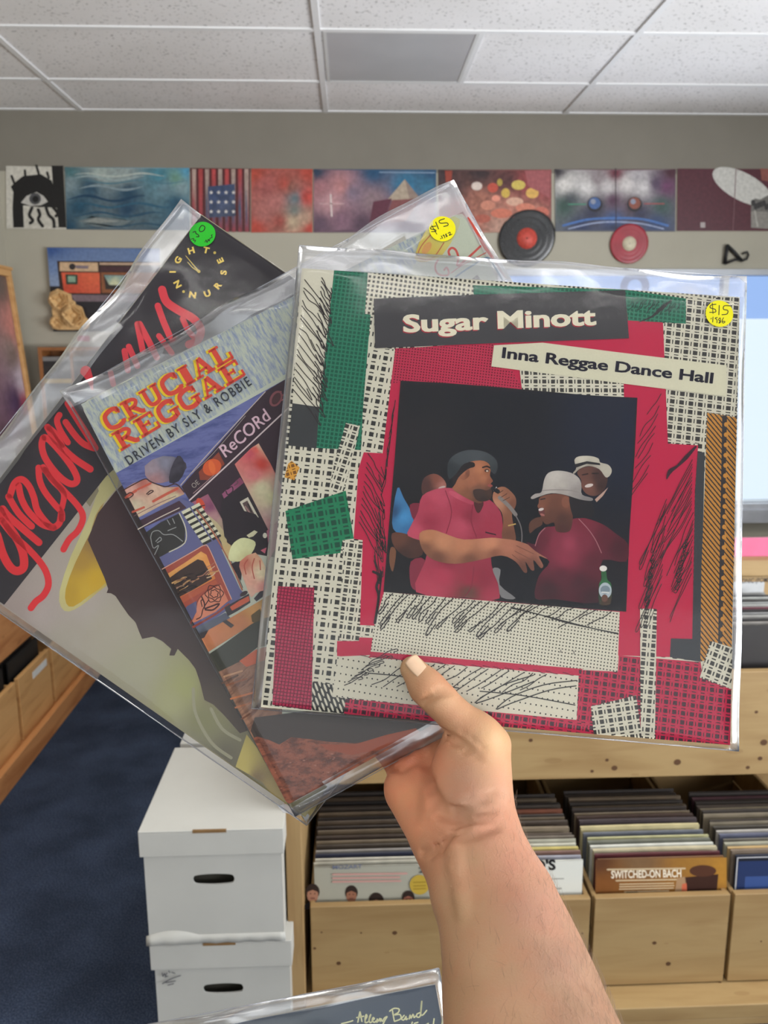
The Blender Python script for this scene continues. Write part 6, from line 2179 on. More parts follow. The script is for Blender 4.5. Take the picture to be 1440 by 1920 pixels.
# slab-serif title, drawn letter by letter
def slab(pr, s, p0, p1, cap, rgb, shift=(0, 0), grow=0.0):
    """fat slab letters: strokes on a 0..1 grid plus serif bars"""
    G = {
        'C': [([(0.86, 0.70), (0.80, 0.90), (0.52, 0.95), (0.20, 0.82), (0.13, 0.5), (0.20, 0.17), (0.52, 0.05), (0.84, 0.12), (0.9, 0.26)], .24), ([(0.88, 0.62), (0.88, 0.97)], .12)],
        'R': [([(0.26, 0.04), (0.26, 0.96)], .26), ([(0.26, 0.88), (0.60, 0.88), (0.78, 0.72), (0.60, 0.52), (0.30, 0.50)], .2), ([(0.5, 0.5), (0.80, 0.1), (0.95, 0.06)], .24), ([(0.04, 0.06), (0.5, 0.06)], .13), ([(0.04, 0.94), (0.4, 0.94)], .13)],
        'U': [([(0.24, 0.95), (0.24, 0.35), (0.34, 0.1), (0.6, 0.08), (0.78, 0.25), (0.80, 0.95)], .22), ([(0.02, 0.94), (0.46, 0.94)], .13), ([(0.62, 0.94), (0.98, 0.94)], .13)],
        'I': [([(0.5, 0.04), (0.5, 0.96)], .42), ([(0.08, 0.06), (0.92, 0.06)], .13), ([(0.08, 0.94), (0.92, 0.94)], .13)],
        'A': [([(0.16, 0.05), (0.46, 0.93)], .12), ([(0.50, 0.94), (0.80, 0.05)], .27), ([(0.26, 0.32), (0.68, 0.32)], .13), ([(0.0, 0.06), (0.36, 0.06)], .13), ([(0.56, 0.06), (1.0, 0.06)], .13)],
        'L': [([(0.30, 0.04), (0.30, 0.96)], .28), ([(0.06, 0.94), (0.56, 0.94)], .13), ([(0.06, 0.08), (0.92, 0.08)], .15), ([(0.90, 0.04), (0.90, 0.42)], .13)],
        'E': [([(0.28, 0.04), (0.28, 0.96)], .28), ([(0.04, 0.92), (0.88, 0.92)], .14), ([(0.04, 0.08), (0.92, 0.08)], .14), ([(0.3, 0.5), (0.62, 0.5)], .12), ([(0.62, 0.36), (0.62, 0.64)], .1), ([(0.88, 0.66), (0.88, 0.96)], .12), ([(0.92, 0.04), (0.92, 0.36)], .12)],
        'G': [([(0.82, 0.72), (0.76, 0.90), (0.50, 0.95), (0.20, 0.82), (0.13, 0.5), (0.20, 0.17), (0.50, 0.05), (0.76, 0.12)], .24), ([(0.80, 0.04), (0.80, 0.44)], .24), ([(0.56, 0.44), (1.0, 0.44)], .12), ([(0.86, 0.62), (0.86, 0.97)], .11)],
    }
    ex = (p1[0] - p0[0], p1[1] - p0[1])
    ln = math.hypot(*ex)
    ex = (ex[0] / ln, ex[1] / ln)
    ey = (ex[1], -ex[0])
    wid = [0.62 if c == 'I' else 1.0 for c in s]
    tot = sum(wid)
    x = 0.0
    for c, w in zip(s, wid):
        cw = ln * w / tot
        for pts, sw in G[c]:
            q = []
            for a, b in pts:
                X, Y = x + (0.02 + a * 0.96) * cw, b * cap
                q.append((p0[0] + ex[0] * X + ey[0] * Y + shift[0], p0[1] + ex[1] * X + ey[1] * Y + shift[1]))
            pr.stroke(q, sw * cap * 0.95 + grow, rgb, smooth=3 if len(pts) > 3 else 0, caps=False)
        x += cw
    pr.up()


for sft, c, g in (((-4.2, 1.4), (206, 176, 36), 1.6), ((0, 0), (192, 66, 52), 0.0)):
    slab(p, 'CRUCIAL', (205, 812), (442, 671), 37, c, sft, g)
    slab(p, 'REGGAE', (226, 848), (464, 703), 38, c, sft, g)
p.text('DRIVEN BY SLY & ROBBIE', (243, 873), (473, 721), 19, (50, 52, 58), 0.012, space=1.25)
p.build('printed_front', alc, thin=0.0007)
CBQ = [(119, 738), (851, 337), (1290, 1130), (553, 1532)]
bg_ = bag(FC, CBQ, cov, alc, 23, wave=0.0019, bulge=[(-0.02, 0.165, 0.02, 0.0035), (0.05, 0.168, 0.018, 0.003), (-0.09, 0.163, 0.02, 0.002)])
rim(FC, CBQ, bg_)
sticker(FC, (829.5, 429), 24.8, (216, 206, 20), alc, 'yellow price sticker reading $15 and 1982', [
    (CC([(375, 300), (320, 310), (310, 335), (365, 345), (370, 365), (320, 368)]), 1.6), (CC([(318, 285), (385, 400)]), 1.3), (CC([(372, 252), (405, 335)]), 1.7),
    (CC([(478, 210), (415, 235), (430, 265), (510, 262), (520, 290), (470, 305)]), 1.7), (CC([(432, 455), (438, 450)]), 1.5), (CC([(440, 420), (455, 450)]), 1.5),
    (CC([(470, 405), (460, 420), (478, 418), (482, 445)]), 1.4), (CC([(500, 395), (492, 408), (512, 420), (502, 432), (500, 395)]), 1.4), (CC([(522, 390), (545, 375), (548, 395), (535, 415), (570, 400)]), 1.5)])

# ---------------------------------------------------------------- rear album: red brush lettering over a dark band
aln = tag(empty('record_album', mat=FN.m), 'record album in a clear sleeve, rearmost of the three, red brush lettering and a clock', 'record album', 'record albums held fanned out in one hand')
NQ = [(-118, 1050), (378, 402), (1055, 870), (572, 1532)]
_, cov = card(FN, NQ, aln, 0.004)
p = Print(FN)
p.clip = NQ
N4 = lambda pts: zc(0, 640, 3.6912, pts)
N5 = lambda pts: zc(0, 340, 2.4828, pts)
N6 = lambda pts: zc(0, 800, 2.4, pts)
p.shade(NQ, [(30, 1140, (150, 136, 128)), (80, 1150, (160, 148, 140)), (120, 1200, (156, 148, 134)), (200, 1180, (154, 146, 128)), (260, 1250, (150, 146, 122)), (320, 1320, (150, 148, 108)), (350, 1290, (146, 146, 96)), (380, 1350, (120, 118, 82)), (420, 1420, (96, 90, 72)), (360, 1400, (120, 116, 92)), (300, 1380, (140, 134, 116)), (400, 1300, (120, 112, 84)), (470, 1480, (110, 104, 82)), (520, 1500, (140, 128, 76)), (150, 1130, (160, 150, 140)), (240, 1330, (148, 142, 126)), (700, 1000, (70, 60, 60)), (560, 1400, (100, 88, 70))], 13)
# hat brim and dark profile
p.shade(N6([(470, 215), (440, 290), (395, 420), (320, 580), (268, 740), (275, 812), (310, 832), (370, 802), (440, 745), (495, 690), (440, 600), (410, 500), (440, 380), (530, 270), (520, 200)]), [(160, 1000, (176, 170, 120)), (190, 920, (164, 156, 110)), (125, 1090, (184, 176, 120)), (118, 1140, (178, 168, 116)), (180, 1080, (170, 150, 80))], 7, 2)
p.shade(N6([(470, 340), (425, 440), (340, 610), (296, 730), (298, 795), (330, 810), (400, 762), (478, 700), (455, 640), (430, 590), (405, 510), (430, 400)]), [(150, 1050, (156, 124, 56)), (170, 1020, (140, 110, 60)), (135, 1110, (170, 138, 50)), (180, 1085, (182, 148, 44)), (160, 1110, (184, 152, 52)), (170, 980, (150, 126, 76))], 7, 2)
p.shade(N6([(640, 180), (520, 290), (440, 390), (395, 510), (430, 590), (470, 680), (487, 730), (480, 748), (500, 750), (520, 762), (545, 800), (580, 850), (610, 880), (625, 920), (640, 955), (690, 945), (730, 965), (770, 1000), (762, 1030), (785, 1030), (800, 1000), (850, 1050), (880, 1090), (900, 1150), (920, 1230), (960, 1250), (1010, 1300), (1080, 1380), (1300, 1300), (1500, 600), (1000, 100)]), [(250, 1000, (60, 44, 46)), (300, 1150, (58, 44, 44)), (210, 1000, (66, 50, 50)), (360, 1250, (62, 48, 44)), (400, 1320, (74, 62, 52)), (280, 1190, (64, 48, 46)), (500, 1000, (50, 40, 40))], 12, 0)
p.shade(N6([(1110, 1385), (1060, 1530), (1180, 1600), (1260, 1700), (1300, 1650), (1200, 1500)]), [(450, 1420, (176, 160, 88)), (455, 1450, (182, 166, 92)), (500, 1480, (150, 130, 80)), (480, 1460, (120, 100, 70))], 7)
for s in ([(870, 1180), (880, 1290), (950, 1420), (1040, 1490)], [(950, 1270), (1000, 1360), (1080, 1410)]):
    p.stroke(N6(s), 6, (142, 138, 112))
p.poly(N6([(380, 330), (430, 250), (445, 290), (405, 360)]), (120, 112, 90))
# dark title band
p.poly([(-116, 1049), (378, 404), (555, 526), (560, 560), (470, 640), (196, 896), (8, 1134)], (50, 46, 49))
p.poly([(9, 1133), (196, 897), (330, 720), (560, 560), (640, 600), (640, 585), (555, 526), (378, 404), (-116, 1049)], (50, 46, 49))
NR = (200, 50, 54)
for s, w in (([(-60, 1260), (-20, 1340), (20, 1470), (70, 1560), (120, 1590), (165, 1560), (160, 1470), (120, 1370), (40, 1250), (0, 1170)], 58),
             ([(10, 1240), (90, 1340), (190, 1430), (280, 1530), (325, 1610), (335, 1690), (300, 1760), (250, 1800), (215, 1845)], 46),
             ([(20, 1160), (60, 1210), (150, 1290), (270, 1392)], 50), ([(60, 1075), (130, 1190), (220, 1280)], 46),
             ([(70, 1070), (100, 985), (150, 955), (200, 1000), (235, 1080), (255, 1160), (300, 1230), (360, 1285), (410, 1260), (425, 1190)], 46), ([(130, 1000), (150, 1090), (200, 1180), (290, 1265), (370, 1290)], 46),
             ([(268, 875), (275, 960), (310, 1040), (380, 1130), (425, 1180), (430, 1230)], 44), ([(300, 870), (360, 960), (440, 1050), (430, 1150)], 40), ([(310, 890), (430, 1020), (540, 1140), (575, 1220), (540, 1310), (480, 1370), (440, 1440)], 44),
             ([(300, 670), (290, 720), (310, 800), (370, 890), (440, 960), (500, 988), (535, 960), (510, 890), (440, 790), (350, 690), (310, 665)], 46),
             ([(330, 595), (390, 690), (500, 800), (625, 885)], 48), ([(340, 600), (385, 640), (430, 720)], 40),
             ([(412, 510), (395, 550), (420, 620), (470, 700)], 42), ([(455, 560), (520, 650), (580, 710), (650, 740)], 44), ([(470, 430), (530, 530), (600, 640), (660, 740)], 46)):
    p.stroke(N4(s), w / 3.6912, NR, smooth=5)
p.up()
for s, w, tp in (([(400, 885), (418, 920), (430, 970)], 40, (1.3, 0.8, 0.2)), ([(515, 890), (528, 945)], 26, None), ([(580, 790), (596, 880)], 28, None), ([(600, 770), (640, 860)], 28, None), ([(650, 665), (690, 740), (730, 820)], 30, None), ([(640, 665), (665, 790)], 28, None),
                 ([(735, 580), (760, 650), (790, 720)], 30, None), ([(755, 505), (775, 560), (830, 600), (900, 640), (935, 690), (920, 740), (880, 760)], 38, None), ([(740, 720), (800, 800)], 26, None), ([(850, 640), (880, 700), (920, 740)], 26, None)):
    p.stroke(N5(s), w / 2.4828, (206, 62, 70), smooth=5, taper=tp)
p.up()
# clock of letters
cc = N5([(925, 420)])[0]
R_ = 49.0
def ring(ch, x, y, rot, cap=11.5):
    c = N5([(x, y)])[0]
    a = math.radians(rot)
    ex, ey = (math.cos(a), math.sin(a)), (math.sin(a), -math.cos(a))
    vs, tris, w = glyphs(ch, 0.045, 1.0)
    s = cap / CAPH
    pts = [(c[0] + ex[0] * (X - w / 2) * s * 1.15 + ey[0] * (Y - CAPH / 2) * s, c[1] + ex[1] * (X - w / 2) * s * 1.15 + ey[1] * (Y - CAPH / 2) * s) for X, Y in vs]
    p._tri(p.local(pts, False), tris, ink((222, 192, 96)), M['print'])
for ch, x, y, rot in (('N', 826, 480, -118), ('I', 803, 422, -90), ('G', 828, 367, -58), ('H', 890, 322, -16), ('T', 960, 320, 14), ('N', 897, 528, 10), ('U', 965, 522, -22), ('R', 1014, 484, -52), ('S', 1040, 425, -84), ('E', 1025, 370, -116)):
    ring(ch, x, y, rot)
p.ellipse(N5([(1000, 333)])[0], 2.6, 2.6, (196, 170, 82)); p.ellipse(N5([(855, 514)])[0], 2.6, 2.6, (196, 170, 82))
p.stroke(N5([(865, 347), (926, 420)]), 2.4, (196, 172, 92), taper=(0.5, 1.0)); p.stroke(N5([(874, 377), (900, 405), (926, 420)]), 2.4, (196, 172, 92), taper=(0.5, 1.0))
p.ellipse(N5([(926, 420)])[0], 3, 3, (200, 176, 96))
p.build('printed_front', aln, thin=0.0007)
NBQ = [(-175, 1030), (342, 378), (1080, 880), (575, 1548)]
bg_ = bag(FN, NBQ, cov, aln, 37, wave=0.0016, bulge=[(0.03, 0.166, 0.02, 0.004), (0.10, 0.166, 0.02, 0.0045), (-0.05, 0.166, 0.025, 0.003)])
rim(FN, NBQ, bg_)
NS = lambda pts: zc(330, 380, 6.26, pts)
sticker(FN, (379.5, 439), 24.5, (44, 168, 44), aln, 'green price sticker reading 30', [
    (NS([(185, 440), (215, 432), (210, 455), (235, 452), (225, 475)]), 1.4), (NS([(205, 360), (235, 350), (240, 375), (262, 385), (275, 410), (245, 412)]), 1.7), (NS([(300, 285), (280, 320), (290, 352), (330, 340), (345, 300), (320, 280), (300, 285)]), 1.7),
    (NS([(345, 475), (360, 450), (370, 480), (385, 440), (395, 465), (405, 430), (430, 420), (420, 395), (432, 390)]), 1.4)])

# torn corner of the rear sleeve poking out below
pts = FN.locs([(548, 1514), (590, 1492), (607, 1485), (590, 1520), (574, 1542), (568, 1538), (562, 1527)])
m_ = MB()
m_.prism(pts, -0.0030, -0.0022)
m_.build('torn_corner', plain('olive_card', lin((128, 112, 66)), 0.6, var=0.2, scale=200), aln)
m_ = MB()
pts = FN.locs([(520, 1512), (545, 1506), (562, 1512), (580, 1530), (574, 1544), (566, 1530), (548, 1528), (530, 1524)])
m_.prism(pts, -0.0018, -0.0012)
m_.build('plastic_tab', M['sleeve_rim'], aln)

# ---------------------------------------------------------------- album standing in the crate at the photographer's side
TR, TLp = pix(816, 1846, 0.76), pix(190, 1966, 0.76)
ux = (TR - TLp).normalized()
dn = (Vector((0, -0.42, -0.9))).normalized()
dn = (dn - ux * dn.dot(ux)).normalized()
S4Q = 0.3135
cen = TR - ux * S4Q / 2 + dn * S4Q / 2
F4 = Frame(cen, ux, -dn)
al4 = tag(empty('record_album', mat=F4.m), 'record album with pale handwriting on dark blue grey, at the bottom edge of the photo', 'record album')
hs = S4Q / 2
m_ = MB(); m_.prism([(-hs, -hs), (hs, -hs), (hs, hs), (-hs, hs)], -T, 0); m_.build('card_jacket', M['jacket'], al4)
p = Print(F4)
p.shade([(-hs, -hs), (hs, -hs), (hs, hs), (-hs, hs)], [(0.1, 0.15, (78, 86, 96)), (0.15, 0.12, (70, 78, 90)), (0.0, 0.13, (96, 102, 106)), (-0.1, 0.14, (66, 72, 82)), (0.0, 0.0, (64, 70, 82)), (0.05, -0.15, (60, 66, 78))], 0.02, loc=True)
Z7 = lambda pts: zc(400, 1800, 3.1304, pts)
YW = (206, 204, 158)
for s in ([(752, 374), (800, 362), (818, 356)], [(860, 305), (848, 365)], [(862, 305), (872, 360)], [(842, 338), (882, 330)], [(890, 366), (893, 350), (902, 330), (896, 320), (890, 350), (895, 368), (906, 364)], [(912, 362), (918, 330), (925, 320), (915, 350), (920, 368), (930, 362)],
          [(932, 355), (945, 345), (938, 338), (932, 355), (945, 366), (955, 358)], [(960, 366), (962, 345), (968, 360), (978, 342), (980, 360)], [(985, 345), (992, 360), (1005, 340), (1020, 332), (1008, 352), (996, 376)],
          [(1050, 290), (1062, 358)], [(1035, 300), (1060, 284), (1090, 288), (1085, 308), (1062, 322), (1095, 320), (1100, 345), (1064, 360)], [(1120, 325), (1105, 345), (1118, 352), (1132, 330), (1130, 350), (1140, 345)], [(1150, 345), (1155, 322), (1160, 342), (1172, 318), (1178, 338), (1186, 330)],
          [(1215, 308), (1195, 318), (1196, 334), (1215, 326), (1224, 240), (1220, 270), (1218, 318), (1230, 322), (1252, 296)], [(1296, 345), (1290, 385)], [(1168, 365), (1160, 390)], [(1345, 350), (1340, 390)], [(1180, 372), (1200, 366)], [(1240, 385), (1262, 372)]):
    p.stroke(Z7(s), 2.6, YW)
p.build('printed_front', al4)
class _F: pass
bs = hs + 0.006
quad4 = [(-bs, hs + 0.012), (bs, hs + 0.012), (bs, -bs), (-bs, -bs)]
fk = Frame(cen, ux, -dn)
fk.locs = lambda q, h=0: q
bg_ = bag(fk, quad4, [(-hs, -hs), (hs, hs)], al4, 51, wave=0.0022, bulge=[(0.05, 0.16, 0.03, 0.004), (-0.06, 0.16, 0.03, 0.004)])
fk.loc = None
q4 = rim(fk, quad4, bg_, 0.0006)
bottom = cen + dn * (bs)                                # lower edge of the bag
# crate that carries it, below the picture
cz = min((cen + dn * bs + ux * sgn * bs).z for sgn in (-1, 1)) - 0.002
root = tag(empty('record_crate', (cen.x, bottom.y + 0.08, 0.0)), 'pine crate on legs in front of the photographer, just below the photo', 'crate')
def cp(nm, a, b):
    m_ = MB(); m_.box(a, b); return m_.build(nm, M['pine_end'], root, 0.001)
cp('bottom', (-0.25, -0.20, cz - 0.018), (0.25, -0.0305, cz - 0.0005))
cp('front_panel', (-0.25, -0.215, cz - 0.018), (0.25, -0.2005, cz + 0.05))
cp('back_panel', (-0.25, -0.030, cz - 0.018), (0.25, -0.016, cz + 0.095))
for s in (-1, 1):
    cp('side_panel', (min(s * 0.2505, s * 0.265), -0.20, cz - 0.018), (max(s * 0.2505, s * 0.265), -0.016, cz + 0.05))
    for yy in (-0.18, -0.072):
        cp('leg', (s * 0.22 - 0.02, yy, 0), (s * 0.22 + 0.02, yy + 0.04, cz - 0.0185))
# ------------------------------------------------------------------ forearm and hand of the person holding the albums
def C3(x, y, z):
    return np.array(pix(x, y, z))


def smin(a, b, k):
    h = np.clip(0.5 + 0.5 * (b - a) / k, 0, 1)
    return b * (1 - h) + a * h - k * h * (1 - h)


class Field:
    def __init__(self, lo, hi, step):
        self.lo, self.step = np.array(lo), step
        self.n = np.ceil((np.array(hi) - self.lo) / step).astype(int) + 1
        g = [self.lo[i] + step * np.arange(self.n[i]) for i in range(3)]
        self.X, self.Y, self.Z = np.meshgrid(*g, indexing='ij')
        self.P = np.stack([self.X, self.Y, self.Z], -1).astype(np.float32)
        self.d = np.full(self.X.shape, 1.0, np.float32)

    def cap(self, a, b, ra, rb, flat=None):
        """tapered capsule; flat = (axis, factor) squeezes it along an axis"""
        a, b = np.asarray(a, np.float32), np.asarray(b, np.float32)
        ab = b - a
        ap = self.P - a
        t = np.clip((ap @ ab) / (ab @ ab), 0, 1)
        v = ap - t[..., None] * ab
        if flat is not None:
            ax, f = np.asarray(flat[0], np.float32), flat[1]
            c = v @ ax
            r2 = np.maximum((v ** 2).sum(-1) - c * c, 0) + (c / f) ** 2
            dist = np.sqrt(r2)
            r = ra + (rb - ra) * t
            return (dist - r) * min(1.0, f * 1.1)
        return np.sqrt((v ** 2).sum(-1)) - (ra + (rb - ra) * t)

    def ell(self, c, rad, axes):
        v = self.P - np.asarray(c, np.float32)
        q = np.stack([v @ np.asarray(axes[i], np.float32) / rad[i] for i in range(3)], -1)
        k = np.sqrt((q ** 2).sum(-1))
        return (k - 1) * min(rad)

    def join(self, d, k):
        self.d = smin(self.d, d, k)

    def carve(self, d, k):
        self.d = -smin(-self.d, d, k)


def surface_net(f):
    """naive surface nets over a sampled distance field"""
    d = f.d
    nx, ny, nz = d.shape
    ins = d < 0
    cnt = np.zeros((nx - 1, ny - 1, nz - 1), int)
    for i in (0, 1):
        for j in (0, 1):
            for k in (0, 1):
                cnt += ins[i:nx - 1 + i, j:ny - 1 + j, k:nz - 1 + k]
    act = (cnt > 0) & (cnt < 8)
    ids = -np.ones(act.shape, int)
    idx = np.argwhere(act)
    ids[act] = np.arange(len(idx))
    pos = np.zeros((len(idx), 3)); num = np.zeros(len(idx))
    corners = [(i, j, k) for i in (0, 1) for j in (0, 1) for k in (0, 1)]
    for a in corners:
        for ax in range(3):
            if a[ax] == 0:
                b = list(a); b[ax] = 1
                da = d[idx[:, 0] + a[0], idx[:, 1] + a[1], idx[:, 2] + a[2]]
                db = d[idx[:, 0] + b[0], idx[:, 1] + b[1], idx[:, 2] + b[2]]
                m = (da < 0) != (db < 0)
                t = np.where(m, da / np.where(m, da - db, 1), 0)
                q = np.array(a, float)[None] + 0
                q = np.repeat(q, len(idx), 0)
                q[:, ax] += t
                pos[m] += q[m]
                num[m] += 1
    V = f.lo + f.step * (idx + pos / num[:, None])
    F = []
    for ax in range(3):
        u, w = (ax + 1) % 3, (ax + 2) % 3
        s0 = [slice(None)] * 3; s1 = [slice(None)] * 3
        s0[ax] = slice(0, -1); s1[ax] = slice(1, None)
        chg = ins[tuple(s0)] != ins[tuple(s1)]
        e = np.argwhere(chg)
        ok = (e[:, u] > 0) & (e[:, w] > 0) & (e[:, u] < act.shape[u]) & (e[:, w] < act.shape[w]) & (e[:, ax] < act.shape[ax])
        e = e[ok]
        q = []
        for du, dw in ((-1, -1), (0, -1), (0, 0), (-1, 0)):
            c = e.copy(); c[:, u] += du; c[:, w] += dw
            q.append(ids[c[:, 0], c[:, 1], c[:, 2]])
        q = np.stack(q, 1)
        flip = ~ins[e[:, 0], e[:, 1], e[:, 2]]
        q[flip] = q[flip][:, ::-1]
        F.append(q[(q >= 0).all(1)])
    return V, np.concatenate(F)


vr, vd, vf = np.array(_rt), np.array(_dn), np.array(_fw)   # camera right, down, forward
step = 0.0015
lo = np.array([1e9] * 3); hi = -lo
for q in (C3(700, 1150, 0.62), C3(1060, 1150, 0.62), C3(650, 1500, 0.62), C3(700, 1920, 0.36), C3(1260, 2120, 0.36), C3(1260, 2120, 0.55), C3(1064, 2290, 0.36), C3(1064, 2290, 0.46), C3(900, 2250, 0.40), C3(1290, 2250, 0.40), C3(1000, 1150, 0.48), C3(720, 1150, 0.48)):
    lo = np.minimum(lo, q); hi = np.maximum(hi, q)
fld = Field(lo - 0.02, hi + 0.02, step)

# forearm: wide and a little flat at the wrist, rounder towards the elbow
fa = [(896, 1612, .492, .0300, .80), (910, 1660, .486, .0305, .84), (936, 1705, .478, .0322, .88), (962, 1800, .458, .0372, .94), (986, 1905, .440, .0422, 1.0), (1024, 2050, .415, .047, 1.0), (1064, 2200, .395, .049, 1.0)]
axd = C3(990, 1905, .440) - C3(892, 1612, .492); axd /= np.linalg.norm(axd)
fl = vf - axd * (vf @ axd); fl /= np.linalg.norm(fl)
for (a, b) in zip(fa[:-1], fa[1:]):
    fld.join(fld.cap(C3(*a[:3]), C3(*b[:3]), a[3], b[3], (fl, (a[4] + b[4]) / 2)), 0.012)
# palm: slab from wrist to finger roots, behind the thumb pad
fld.join(fld.cap(C3(856, 1582, .508), C3(800, 1470, .552), .0225, .0235, (vf, 0.62)), 0.016)
fld.join(fld.cap(C3(812, 1562, .522), C3(768, 1480, .556), .0120, .0150), 0.014)      # little-finger edge
fld.join(fld.cap(C3(868, 1560, .512), C3(862, 1430, .555), .024, .0185, (vf, 0.75)), 0.014)
fld.join(fld.cap(C3(905, 1590, .500), C3(914, 1450, .536), .020, .0145), 0.014)       # index-side edge
# thumb pad
tp_axis = C3(900, 1375, .528) - C3(868, 1540, .500); tp_axis /= np.linalg.norm(tp_axis)
n1 = vr - tp_axis * (vr @ tp_axis); n1 /= np.linalg.norm(n1)
n2 = np.cross(tp_axis, n1)
fld.join(fld.ell(C3(874, 1455, .520), (.0235, .036, .0185), (n1, tp_axis, n2)), 0.009)
fld.join(fld.cap(C3(890, 1530, .505), C3(896, 1395, .528), .0205, .0150), 0.010)
fld.join(fld.cap(C3(908, 1480, .515), C3(926, 1398, .535), .0130, .0085), 0.010)
# thumb: joint bump, two bones, flat tip on the front cover
TIP, IP, MCP = C3(774, 1254, .5365), C3(823, 1311, .5310), C3(893, 1382, .5290)
fld.join(fld.cap(MCP, IP, .0136, .0110), 0.007)
fld.join(fld.cap(C3(928, 1392, .537), MCP, .0066, .0120), 0.010)
fld.join(fld.cap(IP, C3(800, 1288, .5335), .0112, .0112), 0.004)
fld.join(fld.cap(C3(800, 1288, .5335), TIP, .0112, .0086, (vf, 0.88)), 0.005)
# fingers behind the albums, gently curled against the back of the rear sleeve
nb = np.array(FN.n) * -1.0                                                             # away from the camera
def back_pt(x, y, off):
    """point behind the rear sleeve seen at x, y"""
    d = ray(x, y)
    o = FN.o - FN.n * (0.0052 + off)
    t = (o - EYE).dot(FN.n) / d.dot(FN.n)
    return np.array(EYE + d * t)
fingers = [((868, 1420, .0105), [(872, 1350, .0175), (862, 1260, .0190), (858, 1200, .0125), (858, 1160, .0076)], (.0108, .0096, .0086, .0074)),
           ((828, 1425, .0115), [(816, 1345, .0185), (796, 1245, .0200), (786, 1185, .0130), (782, 1148, .0076)], (.0112, .0100, .0088, .0075)),
           ((786, 1432, .0105), [(758, 1360, .0175), (728, 1270, .0190), (712, 1215, .0125), (704, 1182, .0074)], (.0106, .0094, .0084, .0072)),
           ((755, 1448, .0085), [(716, 1398, .0145), (676, 1330, .0155), (656, 1290, .0105), (646, 1264, .0066)], (.0092, .0082, .0074, .0064))]
palm_root = [C3(868, 1470, .556), C3(830, 1470, .560), C3(795, 1474, .562), C3(770, 1486, .562)]
for (kn, chain, rad), root_ in zip(fingers, palm_root):
    k0 = back_pt(*kn)
    fld.join(fld.cap(root_, k0, rad[0] * 1.25, rad[0] * 1.05), 0.010)
    pts_ = [k0] + [back_pt(*c) for c in chain]
    d = None
    for i in range(len(pts_) - 1):
        ra = rad[min(i, 3)] if i else rad[0]
        rb = rad[min(i + 1, 3)]
        e = fld.cap(pts_[i], pts_[i + 1], ra, rb)
        d = e if d is None else smin(d, e, 0.003)
    fld.join(d, 0.0028)
# nail bed, creases and tendons
def groove(pts, r, k, off=0.0):
    """a crease: carve along the skin where these photo points lie"""
    P3 = []
    for x, y in pts:
        d = np.array(ray(x, y))
        o = np.array(EYE)
        prev = None
        for z in np.arange(0.36, 0.60, 0.0008):
            q = (o + d * z - fld.lo) / step
            i = q.astype(int)
            if (i < 0).any() or (i >= fld.n - 1).any():
                continue
            if fld.d[tuple(i)] < 0:
                P3.append(o + d * (z - off))
                break
    for a, b in zip(P3[:-1], P3[1:]):
        lo_ = np.minimum(a, b) - 0.012; hi_ = np.maximum(a, b) + 0.012
        i0 = np.maximum(((lo_ - fld.lo) / step).astype(int), 0)
        i1 = np.minimum(((hi_ - fld.lo) / step).astype(int) + 1, fld.n)
        sl = tuple(slice(i0[t], i1[t]) for t in range(3))
        P_ = fld.P[sl]
        ab = b - a
        t = np.clip(((P_ - a) @ ab) / (ab @ ab + 1e-12), 0, 1)
        dd = np.sqrt(((P_ - a - t[..., None] * ab) ** 2).sum(-1)) - r
        if off >= 0:
            fld.d[sl] = -smin(-fld.d[sl], dd, k)
        else:
            fld.d[sl] = smin(fld.d[sl], dd, k)
Zh = lambda pts: zc(600, 1180, 2.5945, pts)
groove(Zh([(518, 560), (520, 640), (532, 760), (552, 830), (590, 880), (640, 905), (690, 918)]), .0030, .006, 0.0001)
groove(Zh([(500, 1085), (560, 1070), (620, 1040), (680, 1025), (760, 1000), (860, 965)]), .0011, .004, 0.0004)
groove(Zh([(530, 1110), (590, 1080), (660, 1030)]), .0009, .003, 0.0004)
groove(Zh([(640, 970), (720, 940), (830, 930)]), .0009, .003, 0.0004)
groove(Zh([(650, 860), (740, 870), (800, 850)]), .0009, .003, 0.0005)
groove(Zh([(660, 885), (760, 895), (850, 880)]), .0009, .003, 0.0005)
groove(Zh([(330, 700), (400, 680), (470, 640), (515, 615)]), .0013, .004, 0.0004)
groove(Zh([(560, 470), (640, 520), (720, 560)]), .0009, .003, 0.0004)
groove(Zh([(548, 500), (600, 490), (680, 540), (780, 620)]), .0008, .003, 0.0005)
for q in ([(640, 560), (700, 600), (790, 640)], [(600, 520), (660, 560), (730, 600)], [(690, 500), (740, 530), (800, 580)]):
    groove(Zh(q), .0006, .0022, 0.0004)
for q in ([(700, 820), (790, 800), (850, 790)], [(720, 845), (800, 828), (860, 815)], [(600, 900), (660, 930), (720, 935)], [(560, 1050), (640, 1010), (720, 985)]):
    groove(Zh(q), .0007, .0024, 0.0004)
for q in ([(340, 640), (420, 600), (500, 560)], [(335, 660), (355, 620), (372, 590)]):
    groove(Zh(q), .0010, .003, 0.0004)
groove(Zh([(505, 355), (530, 335), (560, 320)]), .0012, .004, 0.0004)
groove(Zh([(560, 300), (600, 285), (630, 285)]), .0007, .003, 0.0005)
groove(Zh([(570, 325), (610, 310), (645, 305)]), .0007, .003, 0.0005)
groove(Zh([(655, 1060), (665, 1150), (690, 1290), (700, 1380)]), .0016, .008, -0.0002)     # raised tendon
V, F = surface_net(fld)
